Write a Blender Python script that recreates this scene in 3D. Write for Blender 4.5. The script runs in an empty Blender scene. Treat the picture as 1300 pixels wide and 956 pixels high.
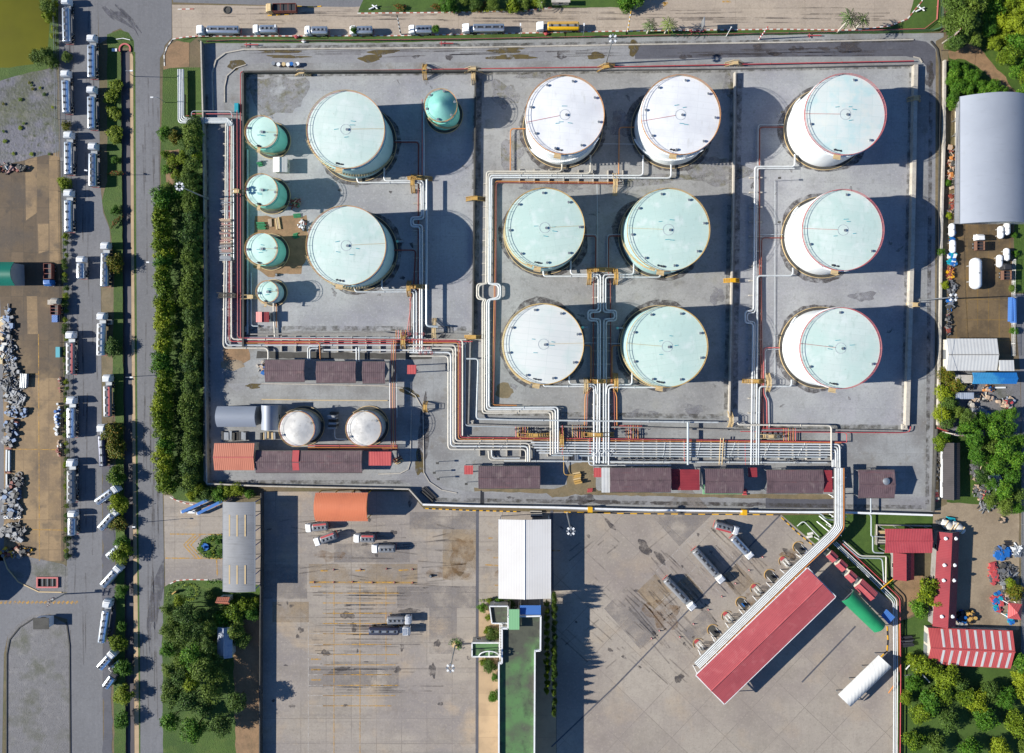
import bpy, math, random
from math import sin, cos, pi, atan2, hypot, radians, sqrt
from mathutils import Vector

# ------------------------------------------------------------------ camera, light, exposure
SC = bpy.context.scene
S, NX, NY, H = 0.25, 670.0, 432.0, 232.0          # metres per photo pixel on the ground, point below the drone, drone height
cam = bpy.data.objects.new('camera', bpy.data.cameras.new('camera'))
SC.collection.objects.link(cam)
cam.location = (0, 0, H)
cam.data.sensor_width = 36.0
cam.data.lens = 36.0 * (H / S) / 1300.0
cam.data.shift_x = (650 - NX) / 1300.0
cam.data.shift_y = (NY - 478) / 1300.0
cam.data.clip_end = 6000
SC.camera = cam

SUN_TRAVEL = Vector((102, 5.0, -56)).normalized()
w = bpy.data.worlds.new('World'); SC.world = w; w.use_nodes = True
nt = w.node_tree
sky = nt.nodes.new('ShaderNodeTexSky'); sky.sky_type = 'NISHITA'; sky.sun_disc = False
sky.sun_elevation = math.asin(-SUN_TRAVEL.z); sky.sun_rotation = atan2(-SUN_TRAVEL.x, -SUN_TRAVEL.y)
sky.air_density = 1.0; sky.dust_density = 0.0; sky.ozone_density = 8.0
nt.links.new(sky.outputs[0], nt.nodes['Background'].inputs[0])
nt.nodes['Background'].inputs[1].default_value = 0.074
sun = bpy.data.objects.new('sun', bpy.data.lights.new('sun', 'SUN'))
SC.collection.objects.link(sun)
sun.data.energy = 5.0; sun.data.angle = radians(0.5); sun.data.color = (0.985, 0.95, 0.86)
sun.rotation_euler = SUN_TRAVEL.to_track_quat('-Z', 'Y').to_euler()
SC.view_settings.view_transform = 'Standard'; SC.view_settings.look = 'None'
SC.view_settings.gamma = 1; SC.view_settings.use_curve_mapping = False
SC.view_settings.exposure = 0.77
SC.cycles.max_bounces = 5; SC.cycles.diffuse_bounces = 3; SC.cycles.glossy_bounces = 2
SC.cycles.transparent_max_bounces = 4

# ------------------------------------------------------------------ helpers
COL = SC.collection
def P(x, y, h=0.0):
    "world point at height h that stands over photo pixel (x, y)"
    k = (H - h) / H
    return Vector(((x - NX) * S * k, (NY - y) * S * k, h))
def tag(o, label=None, cat=None, group=None, kind=None):
    if label: o['label'] = label
    if cat: o['category'] = cat
    if group: o['group'] = group
    if kind: o['kind'] = kind
    return o
def empty(name, loc, label, cat, group=None, rz=0.0):
    o = bpy.data.objects.new(name, None); COL.objects.link(o)
    o.location = loc; o.rotation_euler = (0, 0, rz); o.empty_display_size = .5
    return tag(o, label, cat, group)
def link(name, mesh, parent=None, loc=(0, 0, 0), rz=0.0):
    o = bpy.data.objects.new(name, mesh); COL.objects.link(o)
    o.parent = parent; o.location = loc; o.rotation_euler = (0, 0, rz)
    return o
def kids(o): return list(o.children)
def copy_tree(o, parent=None):
    ch = kids(o)
    c = o.copy(); COL.objects.link(c); c.parent = parent
    for q in ch: copy_tree(q, c)
    return c
def wloc(o):
    p = Vector((0, 0, 0))
    while o: p += o.location; o = o.parent
    return p

class MB:
    def __init__(s): s.v = []; s.f = []; s.m = []; s.cur = 0
    def add(s, vs, fs):
        n = len(s.v); s.v += [tuple(q) for q in vs]
        for f in fs: s.f.append(tuple(i + n for i in f)); s.m.append(s.cur)
        return s
    def poly(s, pts): return s.add(pts, [tuple(range(len(pts)))])
    def prism(s, pts, z0, z1):
        n = len(pts); a = sum(pts[i][0] * pts[(i+1) % n][1] - pts[(i+1) % n][0] * pts[i][1] for i in range(n))
        if a < 0: pts = pts[::-1]
        vs = [(p[0], p[1], z0) for p in pts] + [(p[0], p[1], z1) for p in pts]
        fs = [tuple(range(n))[::-1], tuple(range(n, 2*n))] + [(i, (i+1) % n, n + (i+1) % n, n + i) for i in range(n)]
        return s.add(vs, fs)
    def box(s, c, d, rz=0.0):
        "centre of base, size, turn"
        x, y, z = c; ca, sa = cos(rz), sin(rz); q = []
        for a, b in ((-1,-1),(1,-1),(1,1),(-1,1)):
            u, v = a*d[0]/2, b*d[1]/2; q.append((x + u*ca - v*sa, y + u*sa + v*ca))
        return s.prism(q, z, z + d[2])
    def bar(s, a, b, w_, h_):
        "box beam from a to b (bottom centre line)"
        a = Vector(a); b = Vector(b); t = (b - a)
        if t.length < 1e-6: return s
        n = Vector((-t.y, t.x, 0)); n = n.normalized() if n.length > 1e-6 else Vector((1, 0, 0))
        up = t.normalized().cross(-n); up = up if up.z >= 0 else -up
        if hypot(t.x, t.y) < 1e-4: up = Vector((0, 1, 0)); n = Vector((1, 0, 0))
        n = n * w_ / 2; up = up * h_
        vs = [a - n, a + n, a + n + up, a - n + up, b - n, b + n, b + n + up, b - n + up]
        return s.add(vs, [(0,1,2,3), (7,6,5,4), (0,4,5,1), (1,5,6,2), (2,6,7,3), (3,7,4,0)])
    def cyl(s, c, r, h, n=16, r2=None, cap=True):
        r2 = r if r2 is None else r2; x, y, z = c
        vs = [(x + r*cos(2*pi*i/n), y + r*sin(2*pi*i/n), z) for i in range(n)] + [(x + r2*cos(2*pi*i/n), y + r2*sin(2*pi*i/n), z + h) for i in range(n)]
        fs = [(i, (i+1) % n, n + (i+1) % n, n + i) for i in range(n)]
        if cap: fs += [tuple(range(n))[::-1], tuple(range(n, 2*n))]
        return s.add(vs, fs)
    def ring(s, c, r0, r1, h, n=32, a0=0.0, a1=2*pi):
        x, y, z = c; full = abs(a1 - a0 - 2*pi) < 1e-6; m = n if full else n + 1; vs = []
        for i in range(m):
            a = a0 + (a1 - a0)*i/n; ca, sa = cos(a), sin(a)
            vs += [(x+r0*ca, y+r0*sa, z), (x+r1*ca, y+r1*sa, z), (x+r1*ca, y+r1*sa, z+h), (x+r0*ca, y+r0*sa, z+h)]
        fs = []
        for i in range(n if full else n):
            j = (i + 1) % m
            for k in range(4): l = (k+1) % 4; fs.append((4*i+k, 4*j+k, 4*j+l, 4*i+l))
        if not full: fs += [(0, 1, 2, 3), (4*n+3, 4*n+2, 4*n+1, 4*n)]
        return s.add(vs, fs)
    def tube(s, pts, r, n=7, cap=True):
        pts = [Vector(p) for p in pts]; N = len(pts); vs = []; 
        prev = None
        for i, p in enumerate(pts):
            a = (p - pts[i-1]).normalized() if i else (pts[1] - p).normalized()
            b = (pts[i+1] - p).normalized() if i < N-1 else a
            t = (a + b); t = t.normalized() if t.length > 1e-5 else a
            if prev is None:
                u = Vector((0, 0, 1)) if abs(t.z) < .9 else Vector((1, 0, 0)); u = (u - t*u.dot(t)).normalized()
            else:
                u = prev - t*prev.dot(t); u = u.normalized() if u.length > 1e-5 else Vector((1, 0, 0))
            prev = u; vv = t.cross(u); m = 1 / max(.5, sqrt(max(.05, (1 + a.dot(b))/2)))
            rr = r[i] if isinstance(r, (list, tuple)) else r
            vs += [p + (u*cos(2*pi*k/n) + vv*sin(2*pi*k/n))*rr*m for k in range(n)]
        fs = [(n*i+k, n*i+(k+1) % n, n*(i+1)+(k+1) % n, n*(i+1)+k) for i in range(N-1) for k in range(n)]
        if cap: fs += [tuple(range(n))[::-1], tuple(range(n*(N-1), n*N))]
        return s.add(vs, fs)
    def loft(s, secs, cap=True):
        n = len(secs[0]); vs = [q for sec in secs for q in sec]
        fs = [(n*i+k, n*i+(k+1) % n, n*(i+1)+(k+1) % n, n*(i+1)+k) for i in range(len(secs)-1) for k in range(n)]
        if cap: fs += [tuple(range(n))[::-1], tuple(range(n*(len(secs)-1), n*len(secs)))]
        return s.add(vs, fs)
    def mesh(s, name, mats, off=(0, 0, 0), smooth=False):
        me = bpy.data.meshes.new(name); ox, oy, oz = off
        me.from_pydata([(x-ox, y-oy, z-oz) for x, y, z in s.v], [], s.f)
        mats = mats if isinstance(mats, (list, tuple)) else [mats]
        for q in mats: me.materials.append(q)
        if len(mats) > 1: me.polygons.foreach_set('material_index', s.m)
        if smooth:
            me.polygons.foreach_set('use_smooth', [True]*len(me.polygons)); me.set_sharp_from_angle(angle=radians(40))
        me.update(); return me
    def build(s, name, mats, parent=None, smooth=False, local=False):
        if local: return link(name, s.mesh(name, mats, (0, 0, 0), smooth), parent)
        if parent is not None: return link(name, s.mesh(name, mats, wloc(parent), smooth), parent)
        xs = [q[0] for q in s.v]; ys = [q[1] for q in s.v]; zs = [q[2] for q in s.v]
        off = ((min(xs)+max(xs))/2, (min(ys)+max(ys))/2, min(zs))
        return link(name, s.mesh(name, mats, off, smooth), None, off)

def rounded(pts, rad, n=4):
    pts = [Vector(p) for p in pts]; out = [pts[0]]
    for i in range(1, len(pts)-1):
        a, p, b = pts[i-1], pts[i], pts[i+1]
        r = min(rad, (a-p).length*.45, (b-p).length*.45)
        u = p + (a-p).normalized()*r; v = p + (b-p).normalized()*r
        for k in range(n+1):
            t = k/n; out.append(u*(1-t)**2 + p*2*t*(1-t) + v*t*t)
    out.append(pts[-1]); return out

# ------------------------------------------------------------------ materials
def A(r, g, b, f=.78):
    def l(c): c /= 255; return c/12.92 if c <= .04045 else ((c+.055)/1.055)**2.4
    return (l(r)*f, l(g)*f, l(b)*f, 1)
def M(name, col, rough=.8, metal=0.0, layers=(), bump=None, island=None, corr=None, joints=None, spec=.4, objrand=None, alpha=None):
    m = bpy.data.materials.new(name); m.use_nodes = True; N = m.node_tree.nodes; L = m.node_tree.links
    bs = N['Principled BSDF']; bs.inputs['Roughness'].default_value = rough; bs.inputs['Metallic'].default_value = metal
    bs.inputs['Specular IOR Level'].default_value = spec
    geo = N.new('ShaderNodeNewGeometry')
    def val(x):
        r = N.new('ShaderNodeRGB'); r.outputs[0].default_value = x; return r.outputs[0]
    cur = val(col)
    def mix(fac, a, b, mode='MIX'):
        q = N.new('ShaderNodeMix'); q.data_type = 'RGBA'; q.blend_type = mode
        for sck, x in ((q.inputs[0], fac), (q.inputs[6], a), (q.inputs[7], b)):
            if hasattr(x, 'links') or hasattr(x, 'is_linked'): L.new(x, sck)
            else: sck.default_value = x
        return q.outputs[2]
    def mapped(rot=0.0, scale=(1, 1, 1)):
        q = N.new('ShaderNodeMapping'); q.inputs['Rotation'].default_value = (0, 0, rot); q.inputs['Scale'].default_value = scale
        L.new(geo.outputs['Position'], q.inputs[0]); return q.outputs[0]
    def noise(scale, lo, hi, detail=5, dist=0.0, stretch=(1, 1, 1), rot=0.0, rough_=.55):
        q = N.new('ShaderNodeTexNoise'); q.inputs['Scale'].default_value = scale; q.inputs['Detail'].default_value = detail
        q.inputs['Distortion'].default_value = dist; q.inputs['Roughness'].default_value = rough_
        L.new(mapped(rot, stretch), q.inputs['Vector'])
        r = N.new('ShaderNodeMapRange'); r.inputs[1].default_value = lo; r.inputs[2].default_value = hi; r.clamp = True
        L.new(q.outputs['Fac'], r.inputs[0]); return r.outputs[0]
    def times(a, b):
        q = N.new('ShaderNodeMath'); q.operation = 'MULTIPLY'
        for sck, x in ((q.inputs[0], a), (q.inputs[1], b)):
            if hasattr(x, 'is_linked'): L.new(x, sck)
            else: sck.default_value = x
        return q.outputs[0]
    for l in island or ():                       # (colour, lo, hi): leaf to leaf variation
        r = N.new('ShaderNodeMapRange'); r.inputs[1].default_value = l[1]; r.inputs[2].default_value = l[2]
        L.new(geo.outputs['Random Per Island'], r.inputs[0]); cur = mix(r.outputs[0], cur, l[0])
    if objrand:
        oi = N.new('ShaderNodeObjectInfo'); r = N.new('ShaderNodeMapRange'); r.inputs[3].default_value = 0; r.inputs[4].default_value = objrand[1]
        L.new(oi.outputs['Random'], r.inputs[0]); cur = mix(r.outputs[0], cur, objrand[0])
    if joints:
        rot, bw, bh, mort, jc, var, jf = joints
        b = N.new('ShaderNodeTexBrick'); b.offset = 0.0; b.squash = 1.0
        b.inputs['Scale'].default_value = 1; b.inputs['Brick Width'].default_value = bw; b.inputs['Row Height'].default_value = bh
        b.inputs['Mortar Size'].default_value = mort; b.inputs['Mortar Smooth'].default_value = .2
        b.inputs['Color1'].default_value = (1-var, 1-var, 1-var, 1); b.inputs['Color2'].default_value = (1+var*.6, 1+var*.6, 1+var*.6, 1)
        b.inputs['Mortar'].default_value = (1, 1, 1, 1)
        L.new(mapped(rot), b.inputs['Vector'])
        cur = mix(1.0, cur, b.outputs['Color'], 'MULTIPLY')
        cur = mix(times(b.outputs['Fac'], jf), cur, jc)
    if bump:                                     # ground: broad tone drift, grime and grit
        dk_ = (col[0]*.62, col[1]*.61, col[2]*.6, 1); lt_ = (min(1, col[0]*1.22), min(1, col[1]*1.21), min(1, col[2]*1.18), 1)
        layers = list(layers) + [(dk_, .018, .46, .66, .34), (lt_, .06, .52, .68, .4, dict(detail=8)), (dk_, .13, .51, .68, .45, dict(detail=9, rough_=.72)), (dk_, .7, .53, .68, .45, dict(detail=6, rough_=.7)), (lt_, 1.3, .52, .66, .5, dict(detail=6, rough_=.75)), (dk_, 1.7, .53, .64, .55, dict(detail=6, rough_=.75))]
    for l in layers:
        c2, sc, lo, hi, fac = l[:5]; kw = l[5] if len(l) > 5 else {}
        cur = mix(times(noise(sc, lo, hi, **kw), fac), cur, c2)
    hsock = None
    if corr:
        rot, period, strength, cf = corr
        wv = N.new('ShaderNodeTexWave'); wv.wave_type = 'BANDS'; wv.bands_direction = 'X'; wv.wave_profile = 'SIN'
        wv.inputs['Scale'].default_value = .314/period; L.new(mapped(rot), wv.inputs['Vector']); hsock = wv.outputs['Fac']
        if cf: cur = mix(times(hsock, cf), cur, (col[0]*.45, col[1]*.45, col[2]*.45, 1))
        bp = N.new('ShaderNodeBump'); bp.inputs['Strength'].default_value = strength; bp.inputs['Distance'].default_value = period*.3
        L.new(hsock, bp.inputs['Height']); L.new(bp.outputs[0], bs.inputs['Normal'])
    elif bump:
        bp = N.new('ShaderNodeBump'); bp.inputs['Strength'].default_value = bump[1]; bp.inputs['Distance'].default_value = bump[2] if len(bump) > 2 else .1
        L.new(noise(bump[0], 0, 1, detail=4), bp.inputs['Height']); L.new(bp.outputs[0], bs.inputs['Normal'])
    if alpha:                                    # worn paint, stains: thin film that is missing in places
        a_ = times(noise(alpha[0], alpha[1], alpha[2], detail=8, rough_=.65, stretch=alpha[4] if len(alpha) > 4 else (1, 1, 1)), alpha[3]); L.new(a_, bs.inputs['Alpha'])
    L.new(cur, bs.inputs['Base Color'])
    return m

D = dict
dirt_f = lambda c, s=.05: (c, s, .45, .75, .6)
m_earth = M('earth', A(120,104,80), layers=[(A(84,90,48), .03, .42, .6, .8), (A(150,128,98), .15, .5, .75, .6), (A(70,62,46), .6, .5, .8, .5)], bump=(1.5, .4, .2))
m_asph = M('asphalt', A(126,126,130), layers=[(A(106,106,110), .06, .4, .7, .8), (A(142,139,142), .35, .5, .8, .4, D(stretch=(3, .15, 1))), (A(82,82,90), .3, .62, .8, .5)], bump=(6, .2, .03))
m_asph_dark = M('dark asphalt', A(98,98,106), layers=[(A(80,80,88), .1, .4, .7, .8), (A(125,122,124), .5, .55, .8, .5)], bump=(6, .2, .03))
m_ring = M('inner road asphalt', A(155,155,156), layers=[(A(128,126,132), .07, .42, .66, .8), (A(170,166,168), .3, .5, .8, .4, D(stretch=(.1, 3, 1))), (A(110,104,96), .5, .64, .8, .45)], bump=(6, .2, .03))
m_beige = M('beige road concrete', A(186,170,152), joints=(0, 22, 6.2, .06, A(130,116,100), .05, .7), layers=[(A(160,146,134), .06, .42, .7, .8), (A(150,138,130), .25, .5, .8, .5, D(stretch=(.08, 2, 1))), (A(128,112,96), .5, .66, .85, .5)], bump=(5, .15, .03))
m_basin = M('basin concrete', A(176,177,177), joints=(.02, 9.5, 6.5, .05, A(136,134,142), .03, .6), layers=[(A(146,145,154), .045, .4, .62, .8), (A(182,180,184), .11, .5, .72, .6), (A(118,116,116), .35, .6, .8, .55), (A(96,94,90), 1.4, .66, .8, .55), (A(122,108,82), .8, .72, .84, .5)], bump=(4, .25, .04))
m_basin_moss = M('mossy basin concrete', A(167,166,164), layers=[(A(136,132,108), .12, .56, .7, .6), (A(128,126,126), .05, .42, .64, .7), (A(112,110,108), .35, .56, .74, .6), (A(88,86,70), .9, .62, .76, .6), (A(176,172,170), .5, .55, .8, .5)], bump=(4, .25, .04))
m_apron = M('apron concrete', A(160,161,161), joints=(0, 6, 6, .05, A(112,110,112), .05, .6), layers=[(A(126,123,122), .09, .42, .64, .8), (A(112,98,74), .2, .58, .75, .6), (A(92,88,84), .8, .62, .8, .6), (A(172,168,166), .5, .6, .8, .5)], bump=(4, .25, .04))
m_yard = M('lorry yard concrete', A(172,161,149), joints=(0, 8.0, 8.0, .09, A(116,106,98), .085, .8), layers=[(A(142,134,132), .03, .44, .58, .9), (A(192,168,138), .07, .54, .68, .7), (A(134,126,122), .3, .48, .74, .6, D(stretch=(.1, 2, 1))), (A(120,110,104), .2, .58, .74, .5), (A(108,98,90), .55, .66, .8, .6), (A(86,76,66), 1.6, .72, .82, .5)], bump=(5, .15, .03))
m_yard_diag = M('diagonal yard concrete', A(175,164,151), joints=(.76, 12, 12, .09, A(118,108,100), .08, .8), layers=[(A(150,138,132), .035, .42, .62, .85), (A(184,164,140), .09, .54, .72, .6), (A(110,100,92), .5, .66, .82, .5), (A(150,138,130), .3, .5, .8, .4, D(stretch=(2, .2, 1), rot=.76))], bump=(5, .15, .03))
m_tan = M('tan slab concrete', A(156,130,96), joints=(0, 4.0, 9.5, .09, A(108,88,64), .17, .8), layers=[(A(112,94,76), .1, .46, .62, .8), (A(86,76,66), .22, .52, .7, .8), (A(176,146,100), .3, .58, .8, .5), (A(66,58,50), 1.2, .66, .8, .6)], bump=(4, .2, .03))
m_slab_brown = M('stained yard slab', A(120,100,72), joints=(0, 3.4, 6.5, .1, A(150,116,50), .12, .85), layers=[(A(76,66,54), .13, .44, .62, .85), (A(150,126,92), .3, .58, .8, .5), (A(52,46,40), .6, .6, .8, .6)], bump=(4, .2, .03))
m_gravel = M('grey gravel', A(124,122,124), layers=[(A(88,92,62), .13, .5, .66, .8), (A(152,148,146), .5, .5, .75, .7), (A(66,66,66), 1.2, .58, .75, .7)], bump=(3, .7, .15))
m_gravel_g = M('weedy rubble', A(116,115,124), layers=[(A(86,92,46), .09, .46, .6, .9), (A(148,142,140), .3, .54, .72, .6), (A(66,74,40), .5, .52, .66, .85), (A(58,58,54), 1.1, .58, .74, .7)], bump=(1.2, .7, .3))
m_mossconc = M('mossy speckled concrete', A(158,156,158), layers=[(A(118,112,66), .3, .5, .62, .75), (A(84,84,48), 1.0, .55, .66, .8), (A(182,178,176), .6, .6, .75, .5)], bump=(4, .25, .04), alpha=(.22, .36, .58, .9))
m_tan_dark = M('dark weathered slab concrete', A(108,90,70), joints=(0, 4.0, 14, .09, A(74,66,56), .28, .8), layers=[(A(84,74,66), .1, .46, .62, .8), (A(146,122,88), .07, .56, .66, .7), (A(62,56,52), .3, .54, .72, .7), (A(50,46,42), 1.2, .66, .8, .6)], bump=(4, .2, .03))
m_grass = M('grass', A(78,104,34), layers=[(A(52,82,22), .12, .42, .62, .8), (A(112,124,54), .35, .55, .75, .6), (A(40,62,20), 1.5, .55, .75, .7), (A(128,112,70), .25, .68, .82, .6)], bump=(3, .8, .2))
m_lawn = M('mown lawn', A(78,104,40), layers=[(A(58,86,28), .2, .42, .65, .7), (A(100,124,52), .6, .55, .75, .5), (A(46,70,22), 2.5, .55, .75, .5)], bump=(4, .6, .12))
m_dirt = M('bare soil', A(158,126,94), layers=[(A(118,98,72), .3, .45, .7, .8), (A(92,96,52), .5, .62, .8, .7)], bump=(3, .5, .1))
m_sandy = M('pale dirt', A(166,148,124), layers=[(A(126,110,92), .12, .45, .65, .8), (A(188,170,146), .4, .55, .8, .5), (A(84,76,66), .8, .62, .8, .6)], bump=(3, .5, .1))
m_pond = M('pond water', A(98,96,8,.95), rough=.45, layers=[(A(72,74,8), .03, .4, .7, .8), (A(100,96,20), .15, .5, .7, .4)], spec=.15)
m_ditch = M('ditch water', A(92,86,90), rough=.5, layers=[(A(84,76,72), .3, .5, .75, .7, D(stretch=(2, .3, 1)))])
m_yard_o = M('ochre stained concrete', A(180,158,130), joints=(0, 8.0, 8.0, .07, A(140,120,98), .05, .8), layers=[(A(160,142,120), .12, .46, .66, .8), (A(120,106,92), .6, .58, .75, .5)], bump=(5, .15, .03), alpha=(.1, .36, .6, .8))
m_yard_g = M('grey patched concrete', A(160,151,146), layers=[(A(130,124,122), .12, .46, .66, .8), (A(170,160,150), .4, .56, .75, .5)], bump=(5, .15, .03), alpha=(.12, .38, .62, .8))
m_streak = M('tyre streak film', A(92,84,80), .8, alpha=(.5, .4, .72, .55, (.25, .25, 1)))
m_streak_o = M('rusty film', A(142,108,70), .8, alpha=(.35, .4, .7, .55))
m_cstrip = M('pale concrete strip', A(196,168,134), joints=(0, 9, 7, .06, A(150,126,100), .06, .6), layers=[(A(164,140,112), .2, .45, .7, .7), (A(110,94,78), .8, .64, .8, .7)])
m_conc = M('weathered concrete', A(150,146,142), layers=[(A(112,108,104), .4, .5, .72, .8), (A(176,170,164), .9, .55, .8, .5)], bump=(3, .3, .05))
m_conc_l = M('pale concrete', A(198,190,178), layers=[(A(158,150,138), .5, .5, .72, .7), (A(120,112,102), 1.6, .64, .8, .6)], bump=(3, .3, .05))
m_conc_d = M('dark damp concrete', A(82,80,76), layers=[(A(56,54,52), .4, .45, .7, .8), (A(110,106,98), .9, .6, .8, .5)], bump=(3, .3, .05))
m_pave = M('brown soil and moss', A(136,120,92), layers=[(A(96,90,66), .3, .46, .64, .8), (A(172,156,130), .6, .55, .75, .6), (A(62,58,46), 1.2, .6, .78, .7)], bump=(3, .5, .1))

def paint(name, r, g, b, rough=.45, metal=0.0, dirt=.35, f=.78, spec=.5):
    c = A(r, g, b, f); dk = (c[0]*.45, c[1]*.43, c[2]*.4, 1)
    return M(name, c, rough, metal, layers=[(dk, .7, .52, .78, dirt), (dk, 2.6, .6, .85, dirt*.8)], spec=spec)
m_white = paint('white paint', 236, 236, 236, f=.85)
m_pipe = paint('white pipe paint', 228, 230, 230, .45, f=.74, dirt=.5)
m_pipe_g = paint('dull pale pipe', 196, 204, 208, .4, .2)
m_red = paint('red fire pipe', 194, 80, 82, .6, dirt=.45)
m_redpale = paint('faded red pipe', 206, 106, 104, .5)
m_orange = paint('orange pipe', 208, 136, 72, .6, dirt=.5)
m_pipe2 = paint('cream aged pipe paint', 222, 214, 200, .5, f=.74, dirt=.6)
m_pipe3 = paint('greyed pipe paint', 206, 210, 212, .5, f=.74, dirt=.6)
m_rust = paint('rusty brown pipe', 146, 74, 60, .6)
m_yellow = paint('yellow paint', 236, 178, 30, .5)
m_gold = paint('ochre steel', 204, 162, 88, .6)
m_gold_p = paint('pale ochre steel', 214, 186, 138, .6)
m_steel = paint('galvanised steel', 176, 180, 184, .4, .6)
m_dark = paint('dark steel', 52, 52, 56, .6, dirt=.2)
m_black = paint('black rubber', 26, 26, 28, .8, dirt=.1)
m_glass = M('dark glass', (.012, .016, .022, 1), .12, spec=.6)
m_blue = paint('blue paint', 40, 108, 184, .4)
m_teal = paint('turquoise plastic', 24, 160, 178, .5)
m_green = paint('green paint', 40, 132, 84, .5)
m_redroof = M('red sheet roof', A(190,80,86), .55, layers=[(A(160,58,68), .25, .45, .7, .5), (A(206,112,112), .8, .55, .8, .3)], corr=(0, .5, .25, .12))
# roofs
m_brownroof = M('weathered brown sheet roof', A(112,90,94), .7, layers=[(A(92,74,80), .25, .45, .7, .7), (A(140,84,84), .5, .6, .75, .6, D(stretch=(.25, 2.2, 1))), (A(150,134,130), .9, .55, .75, .5, D(stretch=(1, .3, 1))), (A(70,54,58), .35, .54, .72, .6), (A(84,66,70), 1.6, .56, .72, .6)], corr=(0, .62, .15, .1))
m_redroof2 = M('dark red sheet roof', A(152,52,60), .6, layers=[(A(120,40,50), .25, .45, .7, .5), (A(180,76,80), .8, .58, .8, .3)], corr=(pi/2, .5, .25, .12))
m_redbright = M('coral red sheet roof', A(204,92,90), .5, layers=[(A(176,70,74), .25, .5, .7, .5)], corr=(0, .5, .2, .1))
m_terracotta = M('terracotta sheet roof', A(202,124,98), .6, layers=[(A(178,102,82), .3, .5, .7, .5)], corr=(0, .6, .2, .1))
m_orangeroof = M('orange sheet roof', A(228,132,92), .5, layers=[(A(206,116,82), .2, .5, .7, .5), (A(240,160,120), .8, .6, .8, .3)], corr=(0, .5, .15, .06))
m_loadroof = M('red loading bay roof', A(190,90,94), .65, joints=(.767, 1.9, 60, .05, A(160,70,76), .05, .6), layers=[(A(168,76,82), .12, .46, .66, .6), (A(206,120,120), .4, .54, .72, .5), (A(136,74,74), 1.2, .6, .76, .5)], corr=(.767, .5, .2, .08))
m_greyroof = M('grey sheet roof', A(158,158,160), .85, 0, spec=.15, layers=[(A(138,138,138), .2, .45, .7, .6), (A(120,118,116), .8, .55, .75, .5, D(stretch=(.3, 2, 1)))], corr=(pi/2, .8, .08, .03))
m_silverroof = M('silver sheet roof', A(152,158,170), .55, .15, spec=.3, layers=[(A(164,170,182), .1, .45, .7, .5), (A(140,144,152), .7, .58, .76, .4, D(stretch=(.3, 1.5, 1)))])
m_whiteroof = M('white sheet roof', A(234,230,226), .5, layers=[(A(220,214,208), .12, .45, .7, .5), (A(200,190,180), .7, .66, .82, .4)], corr=(0, .8, .06, .02))
m_corrwhite = M('pale ribbed roof', A(212,212,210), .45, layers=[(A(190,188,186), .3, .5, .75, .6)], corr=(0, 1.05, .1, .05))
m_blueroof = M('blue sheet roof', A(36,116,190), .45, layers=[(A(74,160,208), .06, .48, .54, .8), (A(24,86,150), .5, .55, .75, .5)], corr=(0, .5, .2, .1))
m_bluesmall = M('faded blue roof', A(74,120,190), .45, corr=(.76, .5, .2, .1))
m_blueveil = M('weathered blue shed roof', A(172,180,194), .5, layers=[(A(100,124,164), .5, .5, .7, .6), (A(200,206,214), 1.4, .62, .75, .7)], corr=(0, .6, .2, .1))
m_greenroof = M('green sheet roof', A(42,142,94), .4, layers=[(A(30,116,78), .3, .5, .7, .5)], corr=(-.83, .5, .15, .06))
m_tealroof = M('dark green barrel roof', A(16,116,96), .4, layers=[(A(10,88,76), .3, .5, .7, .5)])
m_darkroof = M('charcoal sheet roof', A(84,78,78), .7, layers=[(A(66,62,62), .3, .5, .7, .6), (A(120,112,108), 1.2, .66, .8, .5)], corr=(pi/2, .6, .3, .2))
m_greenflat = M('mouldy green flat roof', A(94,132,82), .85, layers=[(A(86,84,76), .075, .42, .54, .92), (A(60,60,56), .2, .48, .64, .85), (A(116,156,98), .6, .6, .75, .4), (A(54,54,50), 1.0, .6, .76, .6)])
m_greenshed = M('pale green sheet roof', A(138,192,142), .5, corr=(0, .5, .12, .06))
m_cream = paint('cream wall', 222, 214, 196, .8, dirt=.3)
m_greywall = paint('grey wall', 168, 168, 168, .8, dirt=.3)
# tank skins
mint_l = [(A(196,222,213), .1, .45, .62, .7), (A(232,240,236), .3, .53, .7, .6), (A(180,202,192), .9, .57, .74, .55, D(stretch=(1, .35, 1))), (A(166,166,150), 1.6, .63, .78, .5)]
m_mint = M('pale mint tank roof', A(216,230,223,.78), .5, layers=mint_l, joints=(.12, 6.2, 1.9, .05, A(186,208,198), .028, .6))
m_mint2 = M('mint tank roof', A(206,227,217,.78), .5, layers=mint_l, joints=(-.15, 6.2, 1.9, .05, A(180,204,194), .028, .6))
m_mintwhite = M('bleached mint tank roof', A(226,228,224,.8), .5, layers=[(A(206,222,216), .14, .48, .66, .6), (A(238,238,232), .4, .55, .75, .5), (A(200,202,194), 1.1, .66, .8, .4)], joints=(.1, 6.2, 1.9, .05, A(196,206,200), .026, .6))
m_mintpatch = M('patchy mint tank roof', A(220,228,224,.8), .5, layers=[(A(190,222,222), .13, .47, .6, .75), (A(234,234,224), .3, .52, .7, .6), (A(176,206,200), .9, .64, .8, .4)], joints=(.05, 3.4, 3.4, .05, A(190,208,202), .035, .6))
m_tankwhite = M('white tank roof', A(236,236,237,.82), .6, layers=[(A(222,222,226), .15, .46, .66, .7), (A(206,204,198), .8, .58, .74, .5, D(stretch=(1, .35, 1))), (A(214,212,208), 1.2, .68, .82, .4)], joints=(.1, 6.2, 1.9, .045, A(216,216,218), .014, .6))
m_shellw = M('white tank shell', A(238,240,240,.86), .5, layers=[(A(214,216,216), .4, .52, .72, .5, D(stretch=(2, 2, .2))), (A(180,170,156), 1.2, .66, .8, .4, D(stretch=(2, 2, .15)))])
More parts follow.
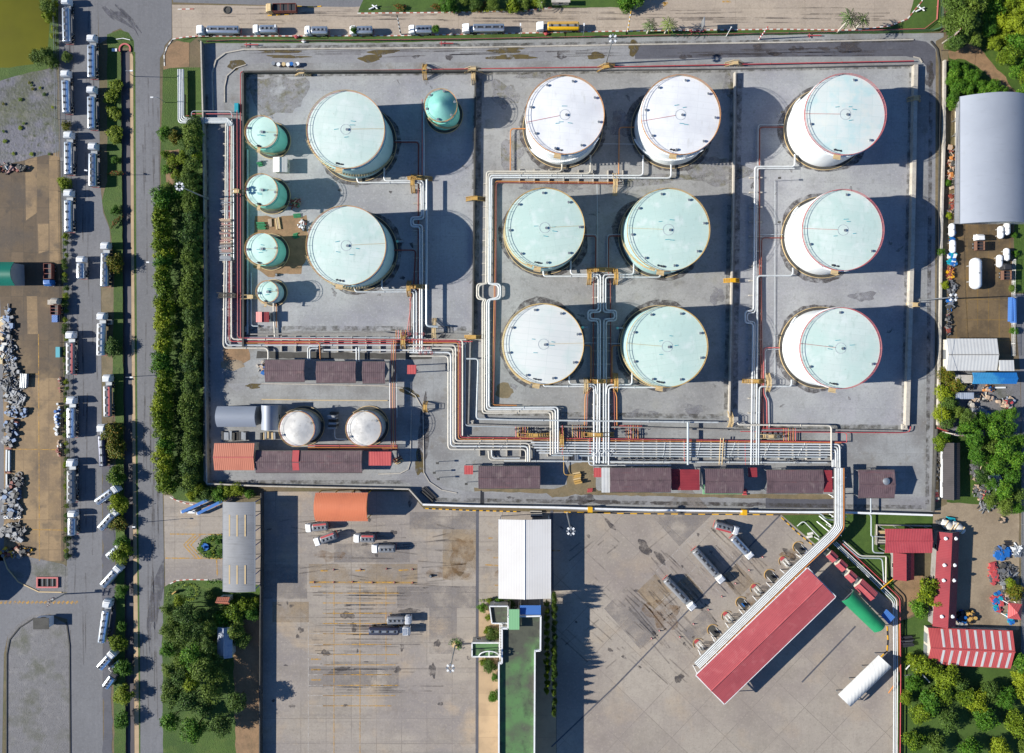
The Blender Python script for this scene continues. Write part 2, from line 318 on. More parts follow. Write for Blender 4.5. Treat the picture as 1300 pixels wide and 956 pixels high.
m_shellm = M('pale teal tank shell', A(186,220,218,.8), .5, layers=[(A(164,202,202), .4, .52, .72, .5, D(stretch=(2, 2, .2))), (A(150,160,150), 1.2, .66, .8, .4, D(stretch=(2, 2, .15)))])
m_shellg = M('mint green tank shell', A(140,218,196,.95), .5, layers=[(A(112,196,172,.9), .4, .52, .72, .5, D(stretch=(2, 2, .2)))])
m_roofg = M('mint green tank top', A(204,236,224,.8), .6, layers=[(A(184,224,210), .25, .48, .66, .6), (A(160,190,176), 1.0, .6, .76, .5), (A(214,244,232), .6, .55, .75, .5)])
m_cone = M('weathered teal cone roof', A(142,206,194,.78), .65, layers=[(A(108,180,168), .3, .45, .65, .7), (A(152,222,206), .8, .55, .75, .6), (A(70,130,124), 1.6, .64, .78, .5)])
m_conew = M('chalky white cone roof', A(226,222,216,.82), .8, 0, spec=.15, layers=[(A(190,188,186), .3, .46, .62, .7), (A(150,142,134), 1.0, .58, .76, .6)])
m_silvertank = M('polished tanker shell', A(214,220,228), .3, .75, layers=[(A(176,180,184), .8, .5, .8, .4)])
m_dulltank = M('dull grey tanker shell', A(156,156,158), .5, .3, layers=[(A(112,108,104), .8, .5, .75, .6)])
m_yellowtank = paint('yellow tanker shell', 240, 186, 24, .35)
m_blueflank_sky = M('blue flank paint and sky reflection', A(86,128,182), .35)  # blue paint on some; on silver tanks, sky reflection put into the colour
m_darktank = M('dark blue grey tanker shell', A(70,72,92), .4, .4)
m_leafA = M('belt foliage', A(92,122,24,.9), .6, island=[(A(58,86,18,.7), 0, .5), (A(136,158,40,.9), .7, 1.0)], objrand=(A(142,152,30,.95), .75), spec=.2)
m_leafB = M('dark foliage', A(70,104,40,.85), .6, island=[(A(42,70,26,.7), 0, .5), (A(108,136,62,.85), .7, 1.0)], objrand=(A(110,128,44,.9), .75), spec=.2)
m_leafC = M('bright foliage', A(98,144,34,.85), .6, island=[(A(60,104,20,.7), 0, .5), (A(144,176,58,.85), .7, 1.0)], objrand=(A(62,104,26,.75), .8), spec=.2)
m_leafY = M('yellow green foliage', A(130,150,26,.7), .6, island=[(A(84,106,20,.6), 0, .5), (A(176,188,40,.7), .7, 1.0)], objrand=(A(110,130,26), .4), spec=.2)
m_leafO = M('autumn tinged foliage', A(122,128,34,.7), .6, island=[(A(96,112,28,.6), 0, .4), (A(160,124,44,.7), .6, 1.0)], spec=.2)
m_leafR = M('red flowers', A(176,54,40,.7), .6, island=[(A(84,104,34,.6), 0, .4)], spec=.2)
m_bark = M('bark', A(110,92,72,.6), .9, layers=[(A(70,58,46,.6), 2, .45, .7, .8)])
m_barkw = M('whitewashed trunk', A(206,198,184), .9)

# ------------------------------------------------------------------ ground
def wob(pts, amp=1.0, step=8.0, seed=1):
    R = random.Random(seed); out = []
    for i in range(len(pts)):
        a, b = pts[i], pts[(i+1) % len(pts)]; n = max(1, int(hypot(b[0]-a[0], b[1]-a[1])/step))
        for k in range(n): out.append((a[0]+(b[0]-a[0])*k/n + R.uniform(-amp, amp), a[1]+(b[1]-a[1])*k/n + R.uniform(-amp, amp)))
    return out
def sheet(name, pts, lvl, mat, label, cat, kind='structure'):
    mb = MB(); q = [P(x, y) for x, y in pts]
    a = sum(q[i].x*q[(i+1) % len(q)].y - q[(i+1) % len(q)].x*q[i].y for i in range(len(q)))
    if a < 0: q = q[::-1]
    mb.poly([(p.x, p.y, .004*lvl) for p in q])
    return tag(mb.build(name, mat), label, cat, None, kind)
BIG = 3000.0
c0, c1, c2_, c3 = P(153.5, 64), P(164.5, 64), P(171, 1010), P(160, 1010)
g = MB()
g.poly([(-BIG,-BIG,0), (c3.x,-BIG,0), (c3.x,c3.y,0), (c0.x,c0.y,0), (c0.x,BIG,0), (-BIG,BIG,0)])
g.poly([(c2_.x,-BIG,0), (BIG,-BIG,0), (BIG,BIG,0), (c1.x,BIG,0), (c1.x,c1.y,0), (c2_.x,c2_.y,0)])
g.poly([(c0.x,c0.y,0), (c1.x,c1.y,0), (c1.x,BIG,0), (c0.x,BIG,0)])
g.poly([(c3.x,-BIG,0), (c2_.x,-BIG,0), (c2_.x,c2_.y,0), (c3.x,c3.y,0)])
tag(g.build('ground', m_earth), 'bare brown and green earth under the whole site', 'ground', None, 'structure')
# drainage channel, cut into the ground
dz = -.75
d = MB(); q = [(c0.x,c0.y), (c1.x,c1.y), (c2_.x,c2_.y), (c3.x,c3.y)]
for i in range(4):
    a, b = q[i], q[(i+1) % 4]; d.add([(a[0],a[1],-.002), (b[0],b[1],-.002), (b[0],b[1],dz), (a[0],a[1],dz)], [(0, 1, 2, 3)])
d.poly([(x, y, dz) for x, y in q[::-1]])
tag(d.build('drainage_channel', m_conc_d), 'long straight concrete drainage channel between the two streets', 'channel', None, 'structure')
d = MB(); d.poly([(x, y, dz + .12) for x, y in q[::-1]])
tag(d.build('water', m_ditch), 'murky shallow water in the long drainage channel', 'water', None, 'structure')

sheet('pond', wob([(-90,-40), (55,-40), (66,10), (62,42), (60,62), (44,80), (20,85), (-90,96)], 1.2, 9, 3), 3, m_pond, 'still olive green pond at the top left corner', 'pond')
sheet('pond_bank', wob([(-90,-40), (74,-40), (75,76), (60,88), (30,95), (0,104), (-90,116)], .8, 9, 4), 2, m_grass, 'weedy green bank around the olive pond', 'bank')
sheet('rubble_ground', wob([(-90,114), (0,103), (30,94), (60,87), (72,84), (75,192), (40,201), (0,210), (-90,222)], .8, 9, 5), 3, m_gravel_g, 'weedy grey rubble ground below the pond', 'rubble', 'stuff')
sheet('yard', [(-140,222), (0,209), (40,200), (76,193), (78,330), (80,480), (-140,478)], 2, m_tan_dark, 'dark weathered slab yard left of the tanker street', 'yard')
sheet('yard', [(-140,478), (80,480), (80,560), (81,712), (-140,712)], 2, m_tan, 'stained tan concrete slab yard beside the scrap heaps', 'yard')
sheet('yard_strip', [(32,204), (47,199), (47,270), (33,280)], 3, m_tan, 'lighter tan slab strip high in the weathered yard', 'slab')
sheet('yard_strip', [(62,196), (75,193), (77,330), (63,332)], 3, m_tan, 'lighter tan slab strip along the street fence', 'slab')
sheet('yard_strip', [(48,284), (62,284), (62,318), (49,322)], 3, m_tan, 'small ochre slab in the weathered yard', 'slab')
sheet('yard_strip', [(34,376), (47,376), (48,424), (35,424)], 3, m_tan, 'pale slab patch beside the maroon bed truck', 'slab')
lines_later = [(49,424,50,712), (20,474,50,475), (30,672,80,673), (10,570,80,571)]
sheet('lane', [(-140,380), (0,380), (3,440), (5,560), (5,712), (-140,712)], 3, m_asph, 'narrow grey lane along the left edge beside the scrap', 'lane')
sheet('street', [(73,-60), (129,-60), (124,0), (126,100), (127,230), (131,270), (139,290), (141,320), (128,345), (129,500), (130,690), (131,1040), (88,1040), (86,870), (84,560), (80,330), (76,180)], 4, m_asph, 'grey asphalt street lined with parked tankers on both sides', 'street')
sheet('lay_by', wob([(129,360), (146,362), (148,384), (142,396), (129,398)], .7, 6, 6), 5, m_pave, 'brown worn lay by in the verge, between parked tankers', 'lay-by')
sheet('lay_by', wob([(129,452), (145,454), (147,466), (140,478), (130,478)], .7, 6, 7), 5, m_pave, 'small brown lay by just below a round green tree', 'lay-by')
sheet('lay_by', wob([(130,590), (146,588), (149,680), (146,720), (146,790), (142,860), (143,1000), (131,1000)], 1.5, 9, 8), 5, m_asph_dark, 'long rough dark lay by where the slanted tankers park', 'lay-by')
sheet('gate_drive', [(-140,700), (2,700), (8,722), (22,739), (48,751), (80,753), (100,752), (100,790), (60,779), (40,781), (22,793), (10,806), (5,830), (2,1000), (-140,1000)], 3, m_asph, 'asphalt drive curving in from the street at lower left', 'drive')
sheet('gravel_plot', [(2,700), (80,716), (86,720), (86,752), (48,751), (22,739), (8,722)], 5, m_gravel, 'weedy gravel corner with a red steel cage', 'gravel', 'stuff')
sheet('gravel_plot', [(10,806), (22,793), (40,781), (60,779), (84,792), (89,820), (90,1000), (8,1000), (8,830)], 5, m_gravel, 'large weedy grey gravel plot at the bottom left', 'gravel', 'stuff')
sheet('road', [(124,-60), (218,-60), (218,48), (209,58), (208,66), (203,74), (203,200), (204,500), (206,600), (208,700), (209,1040), (176,1040), (171,560), (172,80), (167,48), (153,36), (143,40), (135,50), (126,56), (124,0)], 5, m_asph, 'grey asphalt road beside the tree belt', 'road')
sheet('verge', wob([(136,44), (143,41), (153,38), (163,42), (170,52), (172,80), (171,80), (166,60), (154,60), (153.4,64), (154,120), (155.5,320), (157,560), (159.9,1000), (146,1000), (144,860), (148,760), (147,640), (147,520), (143,500), (145,330), (140,290), (132,270), (129,255), (136,230)], .6, 10, 9), 6, m_grass, 'grass verge between the street and the drainage channel', 'verge', 'stuff')
sheet('path', [(165,68), (169,68), (170,300), (172,560), (176,866), (176.6,1010), (171.4,1010), (170.5,866), (167,400)], 6, m_cstrip, 'narrow pale concrete path along the drainage channel', 'path')
sheet('verge', [(169.2,66), (171.8,66), (173,300), (174.6,560), (178,866), (178.4,1010), (176.8,1010), (176,866), (172,560), (170.2,300)], 7, m_grass, 'thin grass strip between the pale path and the road', 'verge', 'stuff')
sheet('side_road', [(126,-60), (600,-60), (640,-10), (470,2), (455,10), (220,3), (218,-10)], 6, m_asph, 'grey side road along the top edge', 'road')
sheet('concrete_road', [(218.5,6), (300,7), (450,9), (560,-2), (600,-60), (1400,-60), (1170,0), (1152,24), (1130,33), (1085,38), (990,37), (790,39), (500,45), (300,46), (236,47), (219,49)], 7, m_beige, 'beige concrete road where tankers queue along the top', 'road')
sheet('lawn', wob([(463,-6), (500,-10), (700,-60), (850,-60), (800,9), (700,10), (660,14), (560,16), (454,17)], .5, 8, 10), 9, m_lawn, 'green lawn with flower beds above the concrete road', 'lawn', 'stuff')
sheet('road_verge', wob([(218,50), (236,48), (300,47), (500,46), (790,40), (990,37.5), (1085,39), (1131,34), (1154,25), (1172,-60), (1194,-60), (1194,40), (1160,42), (800,47), (500,54), (256,55), (254,44), (240,55)], .5, 10, 11), 8, m_lawn, 'grass verge between the concrete road and the terminal fence', 'verge', 'stuff')
sheet('bare_patch', wob([(209,66), (214,58), (226,52), (240,54), (241,84), (208,88)], .8, 7, 12), 9, m_dirt, 'bare brown soil corner beside the road junction', 'soil')
sheet('belt_grass', wob([(207,86), (256,86), (258,300), (259,610), (278,634), (250,638), (222,634), (206,612), (204,400), (204,200)], .6, 10, 13), 7, m_grass, 'grass and soil under the roadside tree belt', 'grass', 'stuff')
sheet('soil_strip', wob([(210,190), (228,190), (226,236), (212,236)], 1.2, 7, 14), 8, m_dirt, 'bare soil gap inside the tree belt', 'soil')
# terminal
sheet('terminal_ground', [(257,50), (1198,42), (1197,200), (1193,420), (1186,650), (800,650), (537,641), (520,618), (258,618), (259,300)], 5, m_apron, 'grey concrete ground inside the terminal wall', 'ground')
ringp = [(265,130), (265,88), (270,73), (283,64), (310,61), (600,59), (800,55), (1000,52), (1160,49), (1178,52), (1190,62), (1194,80), (1194,300), (1186,640), (1176,640), (1177,300), (1178,100), (1172,80), (1158,72), (1000,73), (800,76), (600,79), (330,80), (300,84), (288,94), (284,108), (284,130), (284,612), (265,612)]
sheet('inner_road', ringp, 6, m_ring, 'grey service road circling inside the terminal wall', 'road')
sheet('inner_road', [(266,612), (267,600), (480,601), (516,600), (526,590), (532,560), (536,520), (530,500), (510,490), (420,489), (330,489), (300,497), (290,490), (290,487), (330,486), (512,487), (533,494), (545,510), (538,560), (538,580), (546,600), (565,618), (600,625), (1176,630), (1176,646), (800,641), (540,636), (519,613)], 7, m_ring, 'grey service road passing below the pump house roofs', 'road')
sheet('inner_road', [(806,56.5), (1000,53.6), (1160,50.6), (1176,53), (1187,62), (1190,78), (1190,96), (1179,96), (1176,84), (1168,75), (1150,71.4), (1000,72), (806,75)], 6.5, m_asph_dark, 'darker resurfaced stretch of the upper inner road', 'road')
sheet('inner_road', [(972,632.5), (1058,633), (1058,645.5), (972,645)], 8.2, m_asph_dark, 'darker patch of the lower service road near the bridge', 'road')
sheet('basin_floor', [(311,93), (606,88), (600,420), (311,420)], 7, m_basin, 'grey concrete basin floor under the mint tanks at left', 'basin')
sheet('basin_floor', [(609,88), (933,85), (926,528), (601,528)], 7, m_basin_moss, 'mossy grey basin floor under the six middle tanks', 'basin')
sheet('basin_floor', [(937,85), (1160,80), (1150,540), (930,540)], 7, m_basin, 'grey concrete basin floor under the three right tanks', 'basin')
sheet('soil_patch', wob([(322,276), (388,274), (392,310), (384,346), (340,352), (322,340)], 2, 7, 15), 8, m_dirt, 'brown soil littered with scrap between small mint tanks', 'soil')
sheet('soil_patch', wob([(318,100), (390,98), (395,112), (376,140), (330,150), (320,130)], 3, 7, 16), 8, m_mossconc, 'weedy mossy patch in the upper left basin corner', 'moss', 'stuff')
sheet('soil_strip', wob([(602,619), (690,620), (774,624), (900,627), (1046,627), (1060,630), (1060,634), (900,631.5), (760,628.5), (602,623.5)], .7, 7, 51), 8.4, m_pave, 'ochre soil strip between the lower pump houses and the road', 'soil')
sheet('soil_patch', wob([(282,441), (316,443), (318,458), (300,468), (284,462)], 1.5, 6, 52), 8, m_dirt, 'rusty soil below the left rack corner', 'soil')
sheet('soil_patch', wob([(280,458), (300,456), (312,464), (296,472), (282,468)], 1.5, 6, 53), 9, m_sandy, 'pale sand spill below the rusty soil', 'soil')
sheet('soil_patch', wob([(326,446), (548,449), (548,456), (326,455)], .8, 8, 54), 8, m_conc_d, 'dark grimy strip behind the upper pump house row', 'strip')
sheet('soil_patch', wob([(722,590), (750,584), (760,626), (700,630), (690,622), (718,616)], 2, 7, 17), 8, m_pave, 'damp mossy soil beside the valve manifold', 'soil')
# south yards
sheet('lorry_yard', [(332,624), (520,624), (538,646), (606,648), (606,1040), (334,1040)], 5, m_yard, 'beige concrete lorry park with painted bays', 'yard')
sheet('gate_apron', [(208,628), (284,640), (332,640), (334,760), (210,760)], 6, m_yard, 'beige concrete gate apron with yellow chevrons', 'apron')
sheet('garden_ground', wob([(209,745), (222,737), (262,736), (330,742), (332,1040), (207,1040), (206,800)], .8, 8, 18), 7, m_grass, 'grass and soil under the lower left trees', 'garden', 'stuff')
sheet('paved_yard', [(606.5,648), (700,650), (700,770), (606.5,770)], 6, m_yard, 'concrete parking strip beside the white canopy', 'yard')
sheet('office_ground', [(606.5,770), (706,770), (706,1040), (606.5,1040)], 6, m_cstrip, 'pale paving around the green roofed office', 'paving')
sheet('loading_yard', [(700.5,650), (990,652), (1034,690), (1140,770), (1140,1040), (706.5,1040), (706.5,770), (700.5,770)], 5, m_yard_diag, 'beige concrete loading yard with diagonal joints', 'yard')
sheet('lawn', [(993,654), (1184,652), (1184,680), (1140,730), (1150,800), (1142,770), (1034,690)], 7, m_lawn, 'green lawn between the pipe bridge and red roofs', 'lawn', 'stuff')
sheet('soil_patch', wob([(296,790), (331,780), (331,1000), (300,1000)], 1.2, 9, 41), 8, m_dirt, 'reddish brown soil right of the weathered blue roof', 'soil')
sheet('sand_court', [(1134,736), (1172,730), (1178,770), (1140,790)], 8, m_dirt, 'sandy ground below the dark red house', 'soil')
sheet('lawn', wob([(1140,790), (1180,775), (1182,800), (1300,852), (1420,860), (1420,1040), (1140,1040)], .6, 8, 19), 7, m_lawn, 'green lawn around the striped red roof', 'lawn', 'stuff')
# right margin
sheet('scrub_ground', wob([(1196,-60), (1420,-60), (1420,130), (1205,130), (1203,86)], 1, 9, 20), 3, m_grass, 'green scrub ground at the top right', 'scrub', 'stuff')
sheet('dirt_track', wob([(1204,63), (1212,66), (1232,54), (1244,62), (1262,84), (1276,98), (1292,120), (1284,124), (1264,104), (1240,84), (1224,76), (1205,74)], 1.2, 6, 21), 5, m_dirt, 'brown dirt track curving through the scrub', 'track')
sheet('slab_yard', [(1203,284), (1286,284), (1284,450), (1201,450)], 4, m_slab_brown, 'stained brown slab yard with pressure vessels', 'yard')
sheet('grass_strip', wob([(1287,284), (1420,284), (1420,372), (1287,372)], .6, 9, 22), 4, m_grass, 'rough grass at the right edge', 'grass', 'stuff')
sheet('side_lane', [(1286,373), (1420,373), (1420,1040), (1296,1040), (1297,560), (1296,480)], 5, m_asph, 'grey lane down the right edge', 'lane')
sheet('scrap_yard_ground', wob([(1198,470), (1295,470), (1296,520), (1296,560), (1198,560)], .8, 8, 23), 4, m_gravel, 'grey gravel scrap yard below the blue roof', 'gravel', 'stuff')
sheet('jungle_floor', wob([(1190,552), (1297,556), (1296,652), (1190,640)], .8, 8, 24), 5, m_grass, 'overgrown ground around the charcoal roof', 'undergrowth', 'stuff')
sheet('scrap_yard_dirt', wob([(1184,636), (1294,644), (1294,800), (1200,800), (1184,700)], .8, 8, 25), 6, m_sandy, 'pale dirt scrap yard beside the long red roof', 'dirt')
sheet('hedge_strip', [(1188,52), (1204,44), (1202,640), (1186,648)], 6.6, m_pave, 'brown soil strip outside the right terminal wall', 'soil')

# stains and puddles
m_puddle = M('puddle', A(112,98,62), .18, layers=[(A(90,80,60), .4, .45, .7, .8)], spec=.6, alpha=(.35, .34, .5, .95))
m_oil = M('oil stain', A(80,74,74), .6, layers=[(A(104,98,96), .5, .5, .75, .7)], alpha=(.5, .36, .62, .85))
m_tyre = M('tyre marks', A(86,86,94), .8, layers=[(A(126,124,132), .3, .45, .65, .7, D(stretch=(3, .3, 1)))], alpha=(.4, .36, .6, .85))
def blot(name, cx, cy, rx, ry, mat, label, seed, lvl=10, rot=0.0, n=26, rough=.28):
    R = random.Random(seed); ph = [R.uniform(0, 6.3) for _ in range(4)]; pts = []
    for i in range(n):
        a = 2*pi*i/n; r = 1 + rough*(sin(2*a+ph[0])*.6 + sin(3*a+ph[1])*.5 + sin(5*a+ph[2])*.4 + R.uniform(-.35, .35))
        x, y = rx*r*cos(a), ry*r*sin(a); pts.append((cx + x*cos(rot) - y*sin(rot), cy + x*sin(rot) + y*cos(rot)))
    return sheet(name, pts, lvl, mat, label, 'puddle' if name == 'puddle' else 'stain')
for i, (x, y, rx, ry, l) in enumerate([(300,82,11,6,'olive puddle on the curve of the inner road at upper left'), (355,65,26,2.6,'long thin puddle along the upper road edge'), (365,72,24,2.2,'thin puddle below the long thin one'),
        (470,74,15,4.5,'lobed olive puddle on the upper road left of centre'), (486,66,20,3,'brown puddle streak touching the lobed one'), (643,64,22,3.6,'long olive puddle on the upper road, upper of a pair'), (650,72.5,26,3.6,'long olive puddle on the upper road, lower of a pair'),
        (757,71,12,4,'olive puddle beside the leaning mast foot'), (805,60,8,9,'dark puddle where the resurfaced road begins')]):
    blot('puddle', x, y, rx, ry, m_puddle, l, 30+i, 10+.1*i)
for i, (x, y, rx, ry, l) in enumerate([(570,73,4,4,'square dark stain on the upper road'), (528,72,5,2,'small dark stain left of the square one'), (712,71,6,4,'dark stain midway along the upper road'), (870,72,8,3,'dark stain at the lower edge of the upper road'),
        (963,59,7,5,'dark stain by the striped pole'), (1010,62,9,4,'dark stain on the upper road near the palms'), (982,68,9,3,'lens shaped dark stain near the striped pole'), (1045,62,8,2.5,'lens shaped dark stain below the palm pair'), (1077,60,18,7,'large dark stain below the palm pair'),
        (1180,95,6,14,'mottled dark stain at the right bend'), (648,632,5,1.6,'small black stain below a pump house'), (738,634,16,7,'wet dark stains below the mossy soil'), (765,637,22,3,'dark streak right of the wet stains'), (838,638.5,10,2.4,'black stain on the lower road, left one'), (907,639.5,7,2,'black stain on the lower road, small one'), (952,640.5,14,3,'black stain on the lower road, right one'),
        (538,548,6,46,'dark wet bend of the service road')]):
    blot('stain', x, y, rx, ry, m_oil, l, 60+i, 10+.1*i)
for i, (x, y, rx, ry, l) in enumerate([(441,781,8,5,'dark oil splash near the bay ends'), (413,829,5,4,'oil spot left of the bays'), (434,849,9,3,'oil streak on the lowest bays'), (449,796,4,6,'oil spot left of two lorries'), (505,850,4,4,'round oil spot at bay foot'), (510,822,3,4,'oil spot below two lorries'), (520,775,12,3,'rusty stain above two lorries'), (549,851,4,10,'long dark spot beside the white line'), (555,817,4,5,'dark spot beside a joint line'), (464,691,5,2,'oil spot beside the yard lorries'), (500,676,4,3,'oil spot right of the yard lorries'),
        (521,636,3,7,'dark stain by the wall corner'), (775,666,9,3,'black oil patch under the lower wall'), (818,695,12,6,'rusty stain in the loading yard'), (838,708,10,4,'rusty streak in the loading yard'), (382,800,4,3,'oil drip in the big shadow'), (862,861,5,6,'dark tuft stain by the loading bay foot'), (1002,704,9,5,'oil stain under the pipe bridge')]):
    blot('stain', x, y, rx, ry, m_oil, l, 90+i, 10+.1*i, rot=.76 if x > 700 else 0)
tyre = [((128,6),(136,16),(146,26),2.6), ((133,8),(142,20),(158,30),2.2), ((140,12),(152,24),(172,38),2.4), ((146,6),(164,20),(180,42),3.0), ((150,10),(166,24),(176,46),2.6), ((144,16),(158,18),(170,26),3.4)]
for i, (a_, b_, c_, wd) in enumerate(tyre):
    up = []; dn = []
    for k in range(13):
        f = k/12; x = a_[0]*(1-f)**2+2*b_[0]*f*(1-f)+c_[0]*f*f; y = a_[1]*(1-f)**2+2*b_[1]*f*(1-f)+c_[1]*f*f; w_ = wd*sin(pi*(.1+.85*f)); up.append((x, y-w_)); dn.append((x-.3, y+w_))
    sheet('tyre_mark', up + dn[::-1], 9.2+.3*i, m_tyre, ['outermost', 'second', 'third', 'fourth', 'fifth', 'innermost'][i] + ' curved tyre streak at the street junction', 'marks')
sheet('tyre_mark', wob([(209,706), (201,724), (192,742), (186,790), (190,836), (192,790), (197,800), (203,770), (209,740)], .6, 6, 27), 11, m_tyre, 'dark fan of tyre marks by the gate', 'marks')
for i, (x, y, rx, ry) in enumerate([(640,440+56,12,9)]):
    blot('stain', x, y, rx, ry, m_pave, 'brown damp patch below a tank beside orange pipes', 140, rough=.2)

# painted markings
m_ylw = M('worn yellow road paint', A(222,168,66), .7, alpha=(.7, .34, .62, .8))
m_wht = M('worn white road paint', A(214,206,198), .7, alpha=(.7, .34, .62, .75))
def lines(name, segs, wd, mat, label, lvl=12):
    mb = MB()
    for s in segs:
        a, b = P(s[0], s[1]), P(s[2], s[3]); t = (b-a).normalized(); n = Vector((-t.y, t.x, 0))*wd/2; z = Vector((0, 0, .004*lvl))
        mb.poly([a-n+z, b-n+z, b+n+z, a+n+z])
    return tag(mb.build(name, mat), label, 'marking', None, 'structure')
yy = [753,765.5,778.5,791.5,804.5,818,831,844,856.5,870,883,896]
lines('bay_line', [(410, y, 507-(i % 3)*5, y) for i, y in enumerate(yy)], .28, m_ylw, 'yellow bay lines across the lorry park')
lines('bay_line', [(424,743,424,980), (457,742,457,980), (490,744,490,840)], .22, m_ylw, 'yellow upright lines dividing the lorry bays', 13)
lines('bay_line', [(392, y, 424, y) for y in yy[4:]] + [(391.5,790,391.5,980)], .22, m_wht, 'white bay lines at the left of the lorry park')
lines('road_line', [(407,724.5,416,724.5), (451,724.5,463,724), (506,724,520,723.5), (393,739,526,739.5), (394,744.5,408,744.5), (395,837,407,837), (395,850,407,850), (395,863,407,863)], .5, m_ylw, 'short yellow dashes above the lorry bays', 14)
ch = []
for k in range(3):
    o = k*4.6
    ch += [(228+o+6,690-0,232+o-1,677+0) if 0 else (233+o,692,246+o*.9,679), (233+o,692,248+o,708)]
lines('chevron', ch, .42, m_ylw, 'yellow chevrons before the gate island')
lines('road_line', [(216,678,283,678.5), (210,708.5,283,709), (275,709,276,732)], .4, m_ylw, 'yellow lane lines at the gate', 13)
lines('road_line', [(k*5.6, 766, k*5.6+3.6, 763.4) for k in range(18)], .7, m_ylw, 'broken yellow band across the lower left drive')
lines('slab_line', lines_later, .25, m_ylw, 'yellow joint lines in the tan slab yard', 6)
lines('joint_line', [(700.5,648,701,770), (606,648,605.5,1000)], .9, m_asph_dark, 'dark drain line beside the white canopy')
lines('joint_line', [(782,870,990,654), (700,948,782,870)], .45, m_asph_dark, 'long dark drain joint crossing the loading yard')
lines('joint_line', [(1018,866,1086,795)], .5, m_asph_dark, 'short dark drain joint behind the loading bay')
wl = []
def dg(u, v):                                     # loading-yard frame: u along the loading bay (up right), v away from it
    return (884 - 0 + u*.719 - v*.66, 838 - u*.695 - v*.74)
for u in (10, 24, 38, 51, 65, 79, 93, 107, 121, 135):
    a, b = dg(u, 40 if u % 2 else 54), dg(u, 118 if u > 30 else 90); wl.append((*a, *b))
for v in (54, 86, 118):
    a, b = dg(10 if v < 100 else 38, v), dg(150 if v < 60 else 135, v); wl.append((*a, *b))
lines('bay_line', wl, .17, m_wht, 'white slanted bay lines before the loading bay')
lines('road_line', [(620,683,626,683), (618,698,624,698), (616,717,634,718), (626,708,634,708), (700,699,711,699), (628,743,634,743)], .4, m_ylw, 'yellow dashes beside the white canopy')
lines('road_line', [(841,4,848,4), (917,2,928,2), (842,8,846,5)], .6, m_ylw, 'yellow arrow marks on the concrete road', 12)

for i, (x, y, rx, ry, l) in enumerate([(905,216,36,22,'mossy patch between the pale dyke and the upper right white tank'), (650,196,14,26,'mossy patch left of the upper white tank'), (690,96,34,6,'mossy streak along the top dyke'), (820,228,60,8,'mossy band below the two white roofed tanks'), (640,120,16,18,'faint mossy patch beside the inner dyke'), (926,110,8,16,'mossy strip at the pale dyke head')]):
    blot('moss', x, y, rx, ry, m_mossconc, l, 160+i, 8.2+.1*i, rough=.34)
for i, (x, y, rx, ry, l) in enumerate([(786,158,18,14,'dark damp patch between the two white roofed tanks'), (700,238,46,6,'dark damp band above the centre tank'), (910,376,8,12,'dark smudge left of the pale dyke'), (1096,376,14,7,'dark smudge between the lower right tanks'), (880,520,14,7,'dark smudge above the long bundle'), (812,525,22,5,'dark smudge along the lower dyke')]):
    blot('stain', x, y, rx, ry, M('damp concrete %d' % i, A(132,130,134), layers=[(A(156,155,160), .35, .42, .62, 1.0), (A(110,108,112), 1.0, .55, .75, .7)], alpha=(.25, .38, .62, .9)), l, 170+i, 9.1+.1*i, rough=.34)

# patched slabs, tyre streaks and rust on the yards
for i, (x0, y0, x1, y1, m, l) in enumerate([(562,672,604.6,736,m_yard_o,'ochre slab patch right in the lorry park'), (520,650,604,672,m_yard_g,'grey slab patch under the stepped wall'), (392,716,530,742,m_yard_o,'ochre strip above the lorry bays'), (504,744,604,772,m_yard_g,'grey slab right of the bays'), (334,716,390,760,m_yard_g,'grey slab right of the gate canopy'), (392,846,506,872,m_yard_g,'grey slab at the lower bays'), (545,770,580,830,m_yard_g,'grey slab strip near the lamp mast'), (424,690,520,714,m_yard_g,'grey slab below the parked lorries'), (346,764,392,790,m_yard_o,'ochre slab left of the bays')]):
    sheet('slab_patch', [(x0,y0), (x1,y0), (x1,y1), (x0,y1)], 7.2+.1*i, m, l, 'slab')
for i, (u0, v0, u1, v1, m, l) in enumerate([(2,84,34,116,m_yard_o,'ochre slab left of the slanted bays'), (38,56,64,88,m_yard_o,'ochre slab among the slanted bays'), (-44,60,-4,130,m_yard_g,'grey slab below the slanted bays'), (80,120,140,170,m_yard_g,'grey slab above the slanted bays'), (93,20,121,54,m_yard_o,'ochre slab before the upper islands'), (10,16,50,40,m_yard_g,'grey slab before the lower islands')]):
    sheet('slab_patch', [dg(u0,v0), dg(u1,v0), dg(u1,v1), dg(u0,v1)], 7.2+.1*i, m, l, 'slab')
R9 = random.Random(9)
lines('tyre_mark', [(x := R9.uniform(396, 470), y := R9.uniform(744, 880), x + R9.uniform(30, 110), y + R9.uniform(-.6, .6)) for k in range(70)], .35, m_streak, 'faint tyre streaks along the lorry bays', 11.2)
lines('tyre_mark', [(x := R9.uniform(340, 560), y := R9.uniform(650, 742), x + R9.uniform(20, 60), y + R9.uniform(-8, 8)) for k in range(36)], .4, m_streak, 'faint crossing tyre streaks in the upper lorry park', 11.3)
sg = []
for k in range(60):
    u, v = R9.uniform(-30, 150), R9.uniform(14, 70); a, b = dg(u, v), dg(u + R9.uniform(-4, 4), v + R9.uniform(25, 70)); sg.append((*a, *b))
lines('tyre_mark', sg, .4, m_streak, 'faint slanted tyre streaks before the loading islands', 11.4)
sg = []
for k in range(40):
    a = R9.uniform(0, 6.28); x, y = R9.uniform(712, 860), R9.uniform(664, 850); L_ = R9.uniform(14, 50); sg.append((x, y, x + L_*.74, y + L_*(.67 if k % 3 else -.6)))
lines('tyre_mark', sg, .4, m_streak, 'crossing tyre streaks over the loading yard', 11.5)
